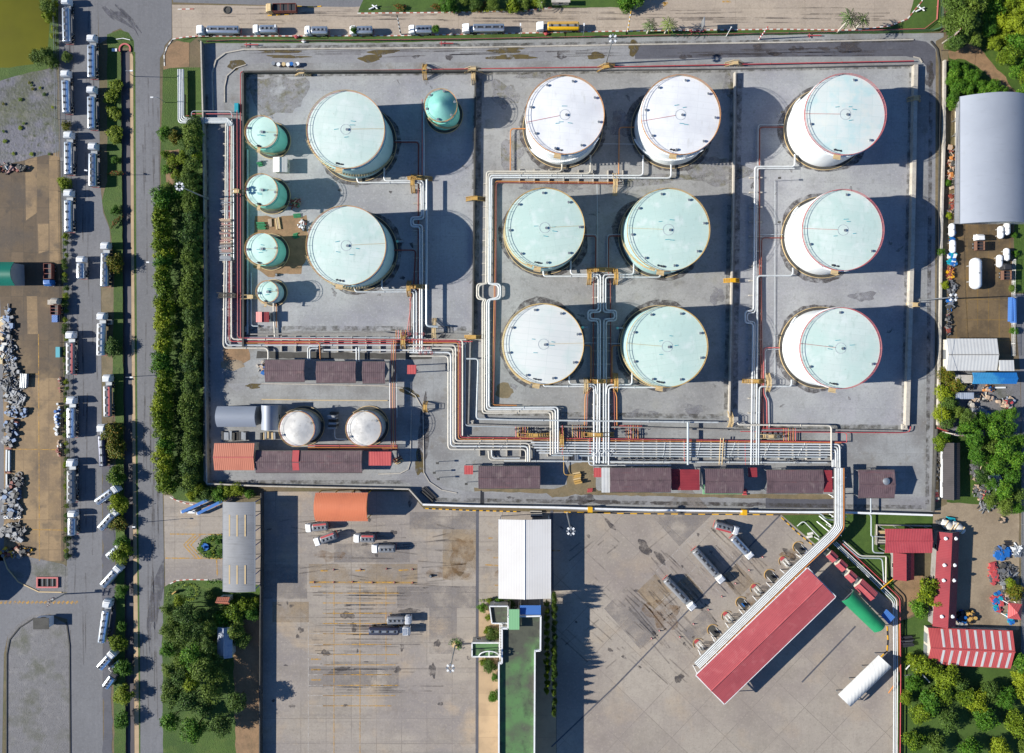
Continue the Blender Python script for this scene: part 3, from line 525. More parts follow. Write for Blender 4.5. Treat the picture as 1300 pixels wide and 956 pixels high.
lines('tyre_mark', [(x := R9.uniform(86, 124), y := R9.uniform(0, 800), x + R9.uniform(-2, 2), y + R9.uniform(40, 110)) for k in range(40)], .35, m_streak, 'faint tyre streaks down the tanker street', 11.6)
lines('tyre_mark', [(x := R9.uniform(177, 202), y := R9.uniform(70, 820), x + R9.uniform(-1.5, 3), y + R9.uniform(50, 130)) for k in range(36)], .35, m_streak, 'faint tyre streaks down the road beside the belt', 11.7)
lines('tyre_mark', [(x := R9.uniform(230, 1060), y := R9.uniform(9, 30), x + R9.uniform(40, 110), y + R9.uniform(-1, 1)) for k in range(60)], .35, m_streak, 'faint tyre streaks along the concrete road', 11.8)
lines('tyre_mark', [(x := R9.uniform(300, 1100), y := R9.uniform(62, 73), x + R9.uniform(40, 110), y - R9.uniform(.5, 2.5)) for k in range(50)], .35, m_streak, 'faint tyre streaks along the upper inner road', 11.9)
for i, (x, y, rx, ry, l) in enumerate([(586,704,16,22,'rusty tint on the right slabs'), (1004,704,12,7,'rusty tint under the bridge'), (842,780,22,18,'rusty tint on the slanted bays'), (566,728,26,8,'rusty tint above the mast'), (420,706,18,7,'rusty tint by the parked lorries'), (640,735,10,18,'rusty tint beside the white canopy'), (960,760,14,10,'rusty tint between islands')]):
    blot('stain', x, y, rx, ry, m_streak_o, l, 300+i, 12+.1*i)
RB = random.Random(77)
for i in range(26):
    x, y = RB.uniform(340, 600), RB.uniform(650, 900)
    blot('stain', x, y, RB.uniform(1, 4), RB.uniform(.8, 2.5), m_oil, 'small scattered oil drip on the lorry park', 400+i, 13+.02*i)
for i in range(26):
    x, y = RB.uniform(712, 960), RB.uniform(664, 850)
    if y > 1710 - x: continue
    blot('stain', x, y, RB.uniform(1, 3.5), RB.uniform(.8, 2.5), m_oil, 'small scattered oil drip on the loading yard', 440+i, 13+.02*i, .76)
for i in range(60):
    bx = RB.choice([(315,600,95,415),(612,928,95,525),(940,1150,90,530)]); x, y = RB.uniform(bx[0], bx[1]), RB.uniform(bx[2], bx[3])
    blot('stain', x, y, RB.uniform(1, 5), RB.uniform(.8, 4), m_mossconc if i % 3 else m_oil, 'small scattered stain on the basin floors', 480+i, 9.5+.02*i, RB.uniform(0, 3), rough=.36)
blot('puddle', 533, 588, 7, 14, m_puddle, 'olive damp patch on the service road bend', 560, 10.9); blot('puddle', 520, 498, 14, 4, m_puddle, 'olive damp strip at the upper service bend', 561, 11, .5); blot('puddle', 322, 490, 10, 3, m_puddle, 'olive damp strip below the upper pump house row', 562, 11)

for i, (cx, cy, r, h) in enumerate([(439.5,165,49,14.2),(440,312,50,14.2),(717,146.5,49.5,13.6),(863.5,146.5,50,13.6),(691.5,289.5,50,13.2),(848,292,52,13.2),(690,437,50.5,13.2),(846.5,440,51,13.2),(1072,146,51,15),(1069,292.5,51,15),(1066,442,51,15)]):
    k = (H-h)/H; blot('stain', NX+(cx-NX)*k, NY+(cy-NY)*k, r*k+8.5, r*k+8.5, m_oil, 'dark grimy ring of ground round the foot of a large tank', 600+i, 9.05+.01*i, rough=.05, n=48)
lines('grime', [(313,95,313,415), (604,95,602,240), (609,95,607,240), (606,250,604,418), (930,100,928,250), (926,260,922,520), (939,100,933,520), (1157,90,1147,535), (316,417,592,417), (604,524,918,529), (312,95,600,92), (612,92,928,89), (940,88,1155,84), (934,541,1140,542)], 1.5, M('grime film', A(84,80,70), .8, alpha=(.5, .42, .7, .7)), 'dark grime and weeds along the foot of the dyke walls', 11.1)
lines('grime', [(262,120,266,600), (270,612,515,612), (545,634,1170,644), (1182,80,1177,640), (300,61,1160,51)], 1.2, M('gutter film', A(76,72,64), .8, alpha=(.45, .42, .68, .75)), 'dark grime along the inner road gutters', 11.15)
# ------------------------------------------------------------------ walls and fences
def wall(name, pts, h, th, mat, label, cat='wall', cap=None, capmat=None, group=None, z0=0.0):
    "a wall whose crown is seen along the pixel path pts"
    q = [P(x, y, h) for x, y in pts]
    if cap is None:
        mb = MB()
        for a, b in zip(q, q[1:]): mb.bar((a.x, a.y, z0), (b.x, b.y, z0), th, h - z0)
        return tag(mb.build(name, mat), label, cat, group)
    r = empty(name, (q[0].x, q[0].y, 0), label, cat, group); mb = MB(); cp = MB()
    for a, b in zip(q, q[1:]):
        mb.bar((a.x, a.y, z0), (b.x, b.y, z0), th, h - z0); cp.bar((a.x, a.y, h + .002), (b.x, b.y, h + .002), th + .12, cap)
    mb.build('wall_body', mat, r); cp.build('coping', capmat or mat, r); return r
wall('dyke_wall', [(308.5,440), (308.5,91), (604,89.5)], 1.9, .45, m_conc_d, 'dark dyke wall bounding the left tank basin', cap=.12, capmat=m_conc_d)
wall('dyke_wall', [(607,89), (935,86), (1164,81)], 1.5, .4, m_conc, 'dyke wall along the top of the middle and right basins', cap=.12, capmat=m_conc)
wall('dyke_wall', [(603.5,92), (602,240), (600,430)], 1.4, .5, m_conc_d, 'dark dyke wall between mint tanks and white middle tanks')
wall('dyke_wall', [(597,432), (594.5,539), (660,541), (796,542.5), (924,546)], 1.3, .45, m_conc, 'dyke wall below the six middle tanks')
wall('dyke_wall', [(933.5,91), (931.5,240), (929,370), (926,530)], 1.5, .32, m_conc_l, 'pale dyke wall between middle and right tanks', cap=.1, capmat=m_conc_l)
wall('dyke_wall', [(1163,82), (1159,300), (1152,540)], 1.7, 1.1, m_conc_l, 'thick pale dyke wall right of the three right tanks', cap=.1, capmat=m_conc_l)
wall('dyke_wall', [(928,546.5), (1062,546), (1146,547.5)], 1.2, .5, m_conc, 'dyke wall below the three right tanks')
wall('dyke_wall', [(312,424.5), (486,422), (500,424), (594,424)], 1.1, .4, m_conc, 'low dyke wall above the left pipe bundle')
wall('perimeter_wall', [(255,52), (258,170), (259.5,300), (260.5,480), (262.5,614), (330,617), (519,621), (536,640)], 1.9, .3, m_conc, 'grey terminal wall facing the tree belt', cap=.1, capmat=m_conc_l)
wall('perimeter_wall', [(536.5,640.5), (600,642.5), (700,644), (800,647), (1000,650), (1062,650), (1184,654)], 1.9, .45, m_conc, 'pale capped terminal wall above the loading yard', cap=.12, capmat=m_white)
wall('perimeter_wall', [(1200,76), (1199,180), (1196.5,260), (1195,330), (1194,420), (1192,500), (1191.5,540)], 1.2, .5, m_conc_l, 'cream painted terminal wall on the right side', cap=.08, capmat=m_conc_l)
wall('perimeter_wall', [(1190,545), (1186,650)], 1.6, .35, m_conc_d, 'dark lower stretch of the right terminal wall')
wall('retaining_kerb', [(270,140), (269,92), (274,76), (286,67), (310,62.5), (600,60), (800,56.5), (1000,53.5), (1160,50)], .35, .4, m_conc_l, 'pale gutter kerb along the top of the inner road', 'kerb')
wall('retaining_kerb', [(285,130), (285,110), (288,96), (299,86), (312,82)], .3, .3, m_conc_l, 'curved kerb inside the upper left road bend', 'kerb')
wall('retaining_kerb', [(1160,72), (1168,74), (1171,79)], .3, .3, m_conc_l, 'curved kerb at the upper right wall corner', 'kerb')
wall('retaining_kerb', [(1182,52), (1190,62), (1193,80), (1193,200), (1190,400), (1184,640)], .35, .45, m_conc_d, 'dark gutter kerb along the right inner road', 'kerb')
wall('retaining_kerb', [(537,520), (538,600), (545,612), (560,622), (580,626)], .25, .25, m_conc_l, 'curved pale kerb at the service road bend', 'kerb')
wall('retaining_kerb', [(480,602), (508,601), (518,596), (521,586), (522,520)], .25, .25, m_conc_l, 'curved pale kerb inside the service road bend', 'kerb')
wall('retaining_kerb', [(332,487), (392,488), (488,490), (512,493), (527,502), (535,516)], .25, .25, m_conc_l, 'pale kerb below the three pump house roofs', 'kerb')
wall('retaining_kerb', [(332,507), (396,508), (492,508.5)], .25, .25, m_gold_p, 'ochre kerb above the two chalky cone tanks', 'kerb')
# banded kerbs
def banded(pts, c1, c2, label, wd=.32, step=1.1, h=.16):
    q = [P(x, y) for x, y in pts]; mb = MB(); k = 0
    for a, b in zip(q, q[1:]):
        n = max(1, round((b-a).length/step)); 
        for i in range(n):
            mb.cur = k % 2; k += 1; mb.bar(a + (b-a)*i/n, a + (b-a)*(i+1)/n, wd, h)
    return tag(mb.build('kerb', [c1, c2]), label, 'kerb')
m_kerbw = paint('kerb white', 230, 226, 218, .7); m_kerbr = paint('kerb red', 186, 110, 96, .7); m_kerbk = paint('kerb black', 40, 40, 42, .7)
banded([(454,17), (560,16), (660,14), (700,10)], m_kerbw, m_kerbr, 'white and red banded kerb along the upper lawn')
banded([(219,50), (236,47), (252,46), (300,46), (500,45.5), (790,39.6), (990,37.2), (1085,38.5), (1130,33), (1152,24), (1170,2), (1176,-14)], m_kerbw, m_kerbr, 'white and red banded kerb under the queued tankers')
banded([(209,84), (208.5,70), (212,60), (219,50)], m_kerbw, m_conc, 'curved kerb round the bare soil corner')
banded([(216,631), (224,635), (236,639), (250,641), (284,643)], m_kerbw, m_kerbr, 'white and red kerb round the tree belt end')
banded([(216,741), (224,737), (240,735.5), (264,736)], m_kerbw, m_kerbr, 'white and red kerb above the hedge spiral')
banded([(540,645.5), (600,648), (660,649.5)], m_yellow, m_kerbk, 'yellow and black kerb below the stepped wall')
banded([(716,650), (800,652), (990,653.5)], m_yellow, m_kerbk, 'yellow and black kerb along the loading yard', step=2.2)
banded([(992,657), (1012,676), (1034,694)], m_yellow, m_kerbk, 'yellow and black kerb round the green lawn')
banded([(1126,795), (1127,812), (1126,826), (1118,834)], m_yellow, m_kerbk, 'yellow and black kerb near the green barrel roof', step=1.6)
banded([(362,6), (376,8), (398,9), (408,8)], m_yellow, m_kerbk, 'yellow and black kerb behind the brown bed truck', step=1.6)
banded([(340,20), (356,19), (372,18)], m_yellow, m_kerbk, 'yellow and black kerb in front of the brown bed truck', step=1.6)
banded([(226,12), (246,11.5)], m_kerbw, m_kerbr, 'short white and red kerb stub at the junction', step=1.4)

def fence(pts, h, label, mat=m_green, step=3.0, solid=False, rails=(.1, .5, .95), panel=None):
    q = [P(x, y) for x, y in pts]; r = empty('fence', q[0], label, 'fence'); rl = MB(); pn = MB()
    for a, b in zip(q, q[1:]):
        n = max(1, round((b-a).length/step))
        for i in range(n):
            p = a + (b-a)*i/n; MB().box((p.x, p.y, 0), (.09, .09, h)).build('post', mat, r)
        for f in rails:
            rl.bar((a.x, a.y, h*f), (b.x, b.y, h*f), .05, .05)
        k = int((b-a).length/.28)
        for i in range(k):
            p = a + (b-a)*(i+.5)/k; pn.box((p.x, p.y, .1), (.05, .05, h-.15), atan2(b.y-a.y, b.x-a.x))
    rl.build('rail', mat, r); pn.build('picket_panel', panel or mat, r); return r
m_fgreen = paint('green fence paint', 90, 128, 96, .6)
fence([(254,53.5), (420,53), (600,51.5), (800,47.5), (1000,44), (1120,42), (1182,40), (1194,36), (1194,-20)], 1.8, 'long green picket fence along the top of the terminal', m_fgreen, 7.0)
fence([(72,-10), (74,80), (76,200)], 2.2, 'grey lattice fence beside the pond and rubble', m_steel, 6.0)
fence([(78,205), (80,400), (83,712)], 1.8, 'grey fence between the tan slab yard and the street', m_conc_d, 9.0)
fence([(1285,330), (1284,372), (1284,452)], 1.8, 'white fence right of the stained slab yard', m_white, 4.0)
fence([(1297,560), (1296,700), (1296,850)], 2.0, 'grey fence along the right lane', m_steel, 8.0)
def pipe_rail(pts, h, mat, label):
    r = empty('guard_rail', P(*pts[0]), label, 'guard rail'); q = [P(x, y, h) for x, y in pts]; t = MB()
    t.tube(q, .09, 6); t.tube([p - Vector((0, 0, h*.5)) for p in q], .07, 6); t.build('rail', mat, r)
    for a, b in zip(q, q[1:]):
        n = max(1, round((b-a).length/4))
        for i in range(n):
            p = a + (b-a)*i/n; MB().cyl((p.x, p.y, 0), .08, h, 8).build('post', mat, r)
pipe_rail([(262,52), (300,50), (380,51.5), (600,49), (800,45), (1000,41.5), (1174,36.2), (1190,24), (1192,-10)], .9, m_redpale, 'long faded red guard rail above the green fence')

# ------------------------------------------------------------------ storage tanks
def tank(cx, cy, rp, h, shell, roof, label, rail=m_gold, rise=.7, vents=8, vseed=0, marks=True, pipe_ang=0.0, stair=(-2.0, 1.9), cat='storage tank', curb=True, ring2=m_redpale, ringw=.75, railed=True, platform=-1.75):
    c = P(cx, cy, h); R = rp*S*(H-h)/H; x, y = c.x, c.y; n = 72 if R > 6 else 40
    t = empty('storage_tank', (x, y, 0), label, cat)
    s = MB(); s.cyl((x, y, 0), R, h, n, cap=False); s.build('shell', shell, t, True)
    rf = MB(); vs = [(x, y, h + rise)]; rings = 6
    for k in range(1, rings+1):
        rr = (R+.04)*k/rings; z = h + rise*(1 - (k/rings)**1.25)
        vs += [(x + rr*cos(2*pi*i/n), y + rr*sin(2*pi*i/n), z) for i in range(n)]
    fs = [(0, 1+i, 1+(i+1) % n) for i in range(n)]
    for k in range(rings-1):
        a, b = 1+k*n, 1+(k+1)*n; fs += [(a+i, b+i, b+(i+1) % n, a+(i+1) % n) for i in range(n)]
    rf.add(vs, fs); rf.build('roof', roof, t, True)
    rm = MB(); rm.ring((x, y, h-.12), R+.002, R+.09, .16, n); rm.build('rim', ring2, t)
    wg = MB(); wg.ring((x, y, h-1.3), R+.003, R+ringw*.35, .08, n); wg.build('wind_girder', shell, t)
    if railed:
        hr = MB(); rr = R + .1
        for zz in (h+.55, h+1.05): hr.tube([(x+rr*cos(2*pi*i/n), y+rr*sin(2*pi*i/n), zz) for i in range(n+1)], .045 if zz < h+1 else .06, 5, False)
        m = max(12, int(R*2.6))
        for i in range(m):
            a = 2*pi*i/m; hr.cyl((x+rr*cos(a), y+rr*sin(a), h-.1), .04, 1.15, 5)
        hr.build('handrail', rail, t)
    # spiral stair
    a0, a1 = stair; st = MB(); m = 40; r0, r1 = R+.06, R+.7; stm = shell if shell is m_shellw else m_gold_p
    for i in range(m):
        f = i/m; a = a0 + (a1-a0)*f; b = a + (a1-a0)/m*.9; z = .2 + (h-.4)*f
        q = [(x+r*cos(g), y+r*sin(g)) for r, g in ((r0, a), (r1, a), (r1, b), (r0, b))]; st.prism(q, z, z+.06)
    rp_ = [(x+r1*cos(a0+(a1-a0)*i/m), y+r1*sin(a0+(a1-a0)*i/m), 1.2 + (h-.4)*i/m) for i in range(m+1)]
    sto = st.build('stairway', stm, t); hd = MB(); hd.tube(rp_, .05, 5)
    for i in range(0, m+1, 5): hd.cyl((rp_[i][0], rp_[i][1], rp_[i][2]-1.0), .03, 1.0, 5)
    hd.build('stair_rail', stm, sto)
    if curb:
        cb = MB(); cb.ring((x, y, .05), R-.1, R+.85, .26, n); cb.build('foundation_ring', m_conc_d, t); cb = MB(); cb.ring((x, y, .05), R+.86, R+1.02, .34, n); cb.build('foundation_kerb', m_gold_p, t)
    def zr(r): return h + rise*(1 - (r/R)**1.25)
    Rn = random.Random(vseed)
    for k in range(vents):
        a = 2*pi*k/vents + .16 + Rn.uniform(-.05, .05) + vseed*.13; r = R*.885; q = (x+r*cos(a), y+r*sin(a)); v = MB()
        v.cyl((*q, zr(r)-.05), .22, .45, 10); v.cyl((*q, zr(r)+.4), .42, .22, 12, .3); v.build('vent', m_steel, t, True)
    if marks:
        mr = MB(); mr.ring((x, y, zr(R*.12)-.03), R*.125, R*.137, .06, 30); mr.build('manway_ring', m_pipe_g, t)
        mh = MB(); mh.cyl((x+R*.04, y-R*.01, zr(0)-.3), .3, .55, 12); mh.cyl((x+R*.04, y-R*.01, zr(0)+.25), .42, .08, 12); mh.build('manhole', m_steel, t)
        gp = MB(); ca, sa = cos(pipe_ang), sin(pipe_ang)
        gp.tube([(x+r*ca, y+r*sa, zr(r)+.14) for r in (R*.14, R*.4, R*.7, R*.99)], .055, 6); gp.build('foam_pipe', m_gold_p if shell is not m_shellw else m_redpale, t)
        for k in range(4):
            a = Rn.uniform(0, 6.3); r = R*Rn.uniform(.2, .3); lg = MB(); lg.box((x+r*cos(a), y+r*sin(a), zr(r)-.02), (Rn.uniform(.9, 1.5), .16, .14), Rn.uniform(-.2, .2)); lg.build('lifting_lug', m_teal, t)
        r = R*.9; a = platform; mk = MB()
        for k in range(5):
            mk.box((x+r*cos(a+k*.045-.1), y+r*sin(a+k*.045-.1), zr(r)-.02), (Rn.uniform(.3, .5), Rn.uniform(.3, .6), .1+.2*Rn.random()), Rn.uniform(0, 1))
        mk.build('gauge_hatch', m_dark, t)
        pl = MB(); pl.prism([(x+q*cos(g), y+q*sin(g)) for q, g in ((R+.1, a-.09), (R+1.5, a-.08), (R+1.5, a+.08), (R+.1, a+.09))], h-.05, h+.03)
        for g in (a-.08, a+.08):
            pl.cyl((x+(R+1.4)*cos(g), y+(R+1.4)*sin(g), h), .04, 1.05, 5)
        pl.build('top_platform', m_gold_p, t)
    return t
T = [ # cx cy r h shell roof label
 (439.5,165,49,14.2,m_shellm,m_mint,'upper of two large mint roofed tanks in the left basin',m_gold,0,0.03,(-.3,-2.9)),
 (440,312,50,14.2,m_shellm,m_mint,'lower of two large mint roofed tanks in the left basin',m_gold,0,0.06,(-.3,-2.9)),
 (717,146.5,49.5,13.6,m_shellw,m_tankwhite,'white roofed tank in the upper row, left of its white twin',m_orange,8,pi+.18,(-2.6,-.6)),
 (863.5,146.5,50,13.6,m_shellw,m_tankwhite,'white roofed tank in the upper row, right of its white twin',m_orange,8,pi+.15,(-2.9,-1)),
 (691.5,289.5,50,13.2,m_shellm,m_mint2,'mint roofed tank in the centre, second row left',m_gold,8,.06,(2.4,4.4)),
 (848,292,52,13.2,m_shellm,m_mint2,'mint roofed tank second row, beside the pale dyke wall',m_gold,8,pi-.05,(2.6,4.4)),
 (690,437,50.5,13.2,m_shellm,m_mintwhite,'bleached pale roofed tank in the lower row',m_gold,8,.03,(2.4,4.4)),
 (846.5,440,51,13.2,m_shellm,m_mint2,'mint roofed tank in the lower row, above the pump houses',m_gold,8,pi-.08,(2.6,4.6)),
 (1072,146,51,15,m_shellw,m_mintpatch,'patchy blue white roofed tank, topmost of three right tanks',m_redpale,3,pi-.03,(2.2,4.2)),
 (1069,292.5,51,15,m_shellw,m_mint,'pale mint roofed tank, middle of three right tanks',m_redpale,3,pi-.05,(2.2,4.2)),
 (1066,442,51,15,m_shellw,m_mint,'pale mint roofed tank, lowest of three right tanks',m_redpale,3,pi-.12,(2.2,4.2))]
for i, (cx, cy, r, h, sh, rf, lb, rl, nv, pa, stt) in enumerate(T):
    tank(cx, cy, r, h, sh, rf, lb, rl, .7, nv, i+1, True, pa, stt, ring2=m_redpale if i in (0, 1, 8, 9, 10) else m_gold)
tank(332.5,168,20,9.5,m_shellg,m_roofg,'small mint green tank, topmost of the left column',m_gold,.35,2,21,True,0,(-.6,-2.6),ringw=.5)
tank(332.5,241.5,20,9.2,m_shellg,m_roofg,'small mint green tank below the white shed roof',m_gold,.35,2,22,True,0,(-.6,-2.6),ringw=.5)
tank(332.5,316,20,8.2,m_shellg,m_roofg,'small mint green tank beside the brown scrap patch',m_gold,.35,2,23,True,0,(-.6,-2.6),ringw=.5)
tank(340,370.5,13.5,5.6,m_shellm,m_roofg,'smallest mint tank, above the small coral roof',m_gold,.3,2,24,True,.05,(2.6,4.4),ringw=.4)
tank(560,134.5,20.5,9.0,m_shellg,m_cone,'small tank with a dark teal cone roof in the top corner',m_gold,2.6,6,25,False,0,(-.6,-2.4),ringw=.5)
tank(377.5,544,22,7.5,m_pipe_g,m_conew,'chalky white cone roofed tank, left one beside the barrel roofs',m_gold,1.2,2,26,False,0,(.2,2.2),ringw=.5)
tank(462,544,22,7.5,m_pipe_g,m_conew,'chalky white cone roofed tank, right one beside the orange pipes',m_gold,1.2,2,27,False,0,(.2,2.2),ringw=.5)

# horizontal pressure vessels
def vessel(x0, y0, x1, y1, r, label, mat=m_white, z=None, group=None):
    a, b = P(x0, y0, 2*r), P(x1, y1, 2*r); z = z or .5; c = (a+b)/2; L = (b-a).length; u = (b-a).normalized()
    t = empty('pressure_vessel', (c.x, c.y, 0), label, 'gas tank', group); secs = []; n = 20; ez = Vector((0, 0, 1)); v = u.cross(ez)
    prof = [(0, .05), (.12*r, .5), (.4*r, .85), (.8*r, 1), (L-.8*r, 1), (L-.4*r, .85), (L-.12*r, .5), (L, .05)]
    for s_, f in prof: secs.append([a*1 + u*s_ + (v*cos(2*pi*k/n) + ez*sin(2*pi*k/n))*r*f + Vector((0, 0, z + r - a.z)) for k in range(n)])
    MB().loft(secs).build('shell', mat, t, True)
    for f in (.25, .75):
        p = a + u*L*f; MB().box((p.x, p.y, 0), (.35, 1.7*r, z+.35*r), atan2(u.y, u.x)).build('saddle', m_conc, t)
    p = a + u*L*.5; MB().cyl((p.x, p.y, z+2*r-.05), .22, .4, 10).build('manhole', m_steel, t)
vessel(1241.5,326.5,1241.5,367,1.75,'large white horizontal gas tank standing in the slab yard')
for i, (x, y0, y1, l) in enumerate([(1209.5,283,300.5,'small white gas vessel by the turquoise crates'), (1210.5,304,321,'small white gas vessel above the blue drums'), (1271.5,286.5,303,'small white gas vessel, left of the upper pair'), (1279.5,282,298.5,'small white gas vessel, right of the upper pair'), (1270,323,339.5,'small white gas vessel, left of the lower pair'), (1279,314.5,331.5,'small white gas vessel, right of the lower pair')]):
    vessel(x, y0, x, y1, .95, l, group='small white gas vessels')
# ------------------------------------------------------------------ pipes
def pipe(pts, h, r, mat, label, rad=1.1, group=None, end0=None, end1=None, name='pipeline', flanges=True):
    "pts: pixels where the pipe's axis is seen at height h; end0/end1: height the first/last point drops to"
    q = [P(p[0], p[1], p[2] if len(p) > 2 else h) for p in pts]
    if mat is m_pipe: mat = (m_pipe, m_pipe2, m_pipe, m_pipe3)[len(label) % 4]
    if end0 is not None: q = [Vector((q[0].x, q[0].y, end0))] + q
    if end1 is not None: q = q + [Vector((q[-1].x, q[-1].y, end1))]
    path = rounded(q, rad); c = q[0]
    fl = []
    for a, b in zip(q, q[1:]):
        L = (b-a).length
        if L > 14:
            k = int(L/12)
            for i in range(1, k+1): fl.append((a + (b-a)*i/(k+1), (b-a).normalized()))
    mb = MB().tube(path, r, 8)
    if not fl or not flanges: return tag(mb.build(name, mat, None, True), label, 'pipe', group)
    t = empty(name, (c.x, c.y, 0), label, 'pipe', group); mb.build('pipe_run', mat, t, True); f = MB()
    for p, u in fl: f.tube([p - u*.07, p + u*.07], r*1.45, 10)
    f.build('flanges', mat, t, False); return t
WP, RD, OR, PG = m_pipe, m_red, m_orange, m_pipe_g
# left rack down the west side and along the left bundle
for i, (x0, x1, y1, xe, m, l) in enumerate([(287,283.8,441.8,340.7,WP,'outermost white pipe turning below the left basin'), (289.5,287,438.2,556,WP,'second white pipe from outside in the left rack'), (292,291,433.5,600,RD,'red pipe inside the left rack'), (294.4,294.2,430.8,592,WP,'innermost white pipe of the left rack')]):
    p = [(x0,152), (x0-.6,250), (x1,y1), (xe,y1)]
    if i == 0: p += [(340.7,457)]
    pipe(p, 1.3, .27 if m is WP else .16, m, l, 1.4)
pipe([(296.6,158), (297,330)], 1.3, .24, PG, 'dull pipe beside the innermost white pipe of the left rack')
pipe([(301,140), (301.5,250), (301.8,429), (580,431.8)], 1.9, .13, RD, 'thin red pipe on the left dyke wall')
pipe([(314.3,190), (314.3,425)], .7, .3, PG, 'thick dull pipe beside the small mint tanks')
pipe([(319,346), (319,414), (328,414)], .7, .22, PG, 'short dull pipe left of the smallest mint tank')
pipe([(347.4,383), (347.4,397), (349,428)], .8, .25, WP, 'short white pipe below the smallest mint tank', end0=1.5)
pipe([(351,386), (351,416)], .7, .14, OR, 'short orange pipe below the smallest mint tank')
pipe([(308,428.4), (540,428.8)], 1.0, .22, PG, 'dull pipe, top of the left pipe bundle')
pipe([(308,435.6), (405.8,434.2), (406.6,457)], 1.5, .16, OR, 'orange pipe turning down to the pump houses')
pipe([(336,436.6), (500,436.4)], 1.0, .14, m_redpale, 'faded red pipe inside the left bundle')
for i, (x, y) in enumerate([(391,438.8), (393.5,441.4)]):
    pipe([(x,457), (x,y+1), (404,y+1)], 1.5, .24, WP, ['white stub pipe to the second pump house, outer', 'white stub pipe to the second pump house, inner'][i])
pipe([(411,444.2), (548,444.6)], 1.3, .27, WP, 'lowest white pipe of the left bundle')
for x, l in ((452.5, 'left'), (456, 'right')): pipe([(x,441), (x,459)], 1.5, .2, WP, 'short white pipe between two pump houses, %s one' % l)
# incoming group at the upper left
for i in range(4):
    x = 226.3 + i*2.1; y = 155.8 - i*1.9
    pipe([(x,88), (x+.4,118), (x+.4,y), (296-i*1.6,y), (293.5-i*1.9,160)], 1.5, .25, WP, ['outermost', 'second', 'third', 'innermost'][i] + ' white pipe of the bend inside the grass strip')
pipe([(235.2,120), (235.2,147), (240,147)], 1.3, .16, m_rust, 'rusty pipe beside the white bend')
pipe([(243,144.5), (294,144.5), (296,148)], 1.5, .14, m_redpale, 'faded red pipe above the white bend')
pipe([(243,150), (243,141), (294,141), (294,150)], 2.2, .1, WP, 'thin white frame pipe over the bend')
# big red fire pipe on the dyke
pipe([(305.5,430), (305.5,91), (480,89.2), (604,87.2), (780,84.8), (933,81.8), (1160,77.2)], 1.0, .16, m_red, 'long red fire pipe along the top dyke wall', .8)
pipe([(1163.5,86), (1160,300), (1153,536)], .7, .14, m_rust, 'rusty thin pipe along the right dyke wall')
pipe([(940,547.8), (1075,549), (1075,562)], 1.2, .13, m_red, 'red pipe below the right basin dropping to the bundle')
pipe([(1075,549), (1146,549.5), (1155,548), (1156,541.5)], 1.0, .13, m_red, 'thin red pipe at the lower right basin corner')
# between left tanks and the dyke
pipe([(453,225), (454.5,231.8), (534.8,231.8), (535.4,275.4), (521.6,276), (521.6,287.6), (533,288), (533.2,446)], 1.3, .27, WP, 'white looped pipe from the upper left mint tank, outer', 1.0)
pipe([(487.8,213), (487.8,229.4), (537.4,229.4), (537.6,278), (524.2,278.4), (524.2,285.4), (536,285.8), (536,446)], 1.3, .27, WP, 'white looped pipe from the upper left mint tank, inner', 1.0)
pipe([(450.5,362), (450.8,370.4), (525.6,370.4), (525.4,448)], 1.3, .27, WP, 'white pipe from the lower left mint tank, outer')
pipe([(484.8,350), (484.8,367.8), (528.8,367.8), (529,448)], 1.3, .27, WP, 'white pipe from the lower left mint tank, inner')
pipe([(538.2,142), (538,224)], 1.6, .24, PG, 'dull pipe down from the teal cone tank'); pipe([(536,126), (536,223)], 1.0, .12, m_redpale, 'thin faded red pipe by the teal cone tank')
pipe([(541.8,228), (541.4,414), (556,415)], 3.0, .34, PG, 'tall thick dull pipe right of the white loops')
pipe([(501,180.5), (531.4,180.5), (530.6,422)], .8, .22, m_rust, 'rusty pipe from the upper left mint tank'); pipe([(502,178.6), (533.6,178.6), (533,226)], .8, .1, PG, 'thin grey pipe above the rusty tank pipe')
pipe([(498,317.6), (527.6,317.6), (525.4,360), (520.6,384), (520.6,420)], .8, .22, m_rust, 'rusty pipe from the lower left mint tank')
pipe([(520,379), (522,386), (517,420)], .9, .12, m_redpale, 'faded red pipe above the central manifold')
# diagonal staircase of pipes turning down at the centre left
vx = [(569.2,452,570.4), (572.4,447.4,566.6), (575.6,442,562.8), (578.6,438,559.6)]
for i, (x, yt, yb) in enumerate(vx):
    pipe([(520,yt), (x,yt), (x,yb), (668 + i*2.4,yb)] + ([(668+i*2.4,586)] if i < 3 else []), 1.4, .27, WP, ['outermost', 'second', 'third', 'innermost'][i] + ' white pipe stepping down left of the centre', 1.3)
pipe([(500,435), (582,435), (582,557.4), (1068,562.2)], 1.3, .15, OR, 'orange pipe stepping down, then along the long bundle')
pipe([(560,433.4), (584.2,433.4), (584.2,555.2), (800,557.4), (1074,561.4)], 1.3, .15, RD, 'red pipe stepping down, then along the long bundle')
pipe([(500,430.8), (587.4,431.4), (587.4,553)], 1.3, .26, WP, 'pale pipe just inside the orange and red pair')
pipe([(590.4,434), (590.2,540), (600,541), (655,542)], .9, .2, PG, 'dull pipe by the dyke corner')
pipe([(592,455.4), (607.2,455.4), (604.8,531.8), (645,533), (912,536.2)], 1.6, .26, WP, 'white pipe round the lower left dyke corner')
pipe([(936,536.4), (938,539.2), (1055.4,540.4), (1055.4,584)], 1.8, .27, WP, 'white pipe below the right basin turning down')
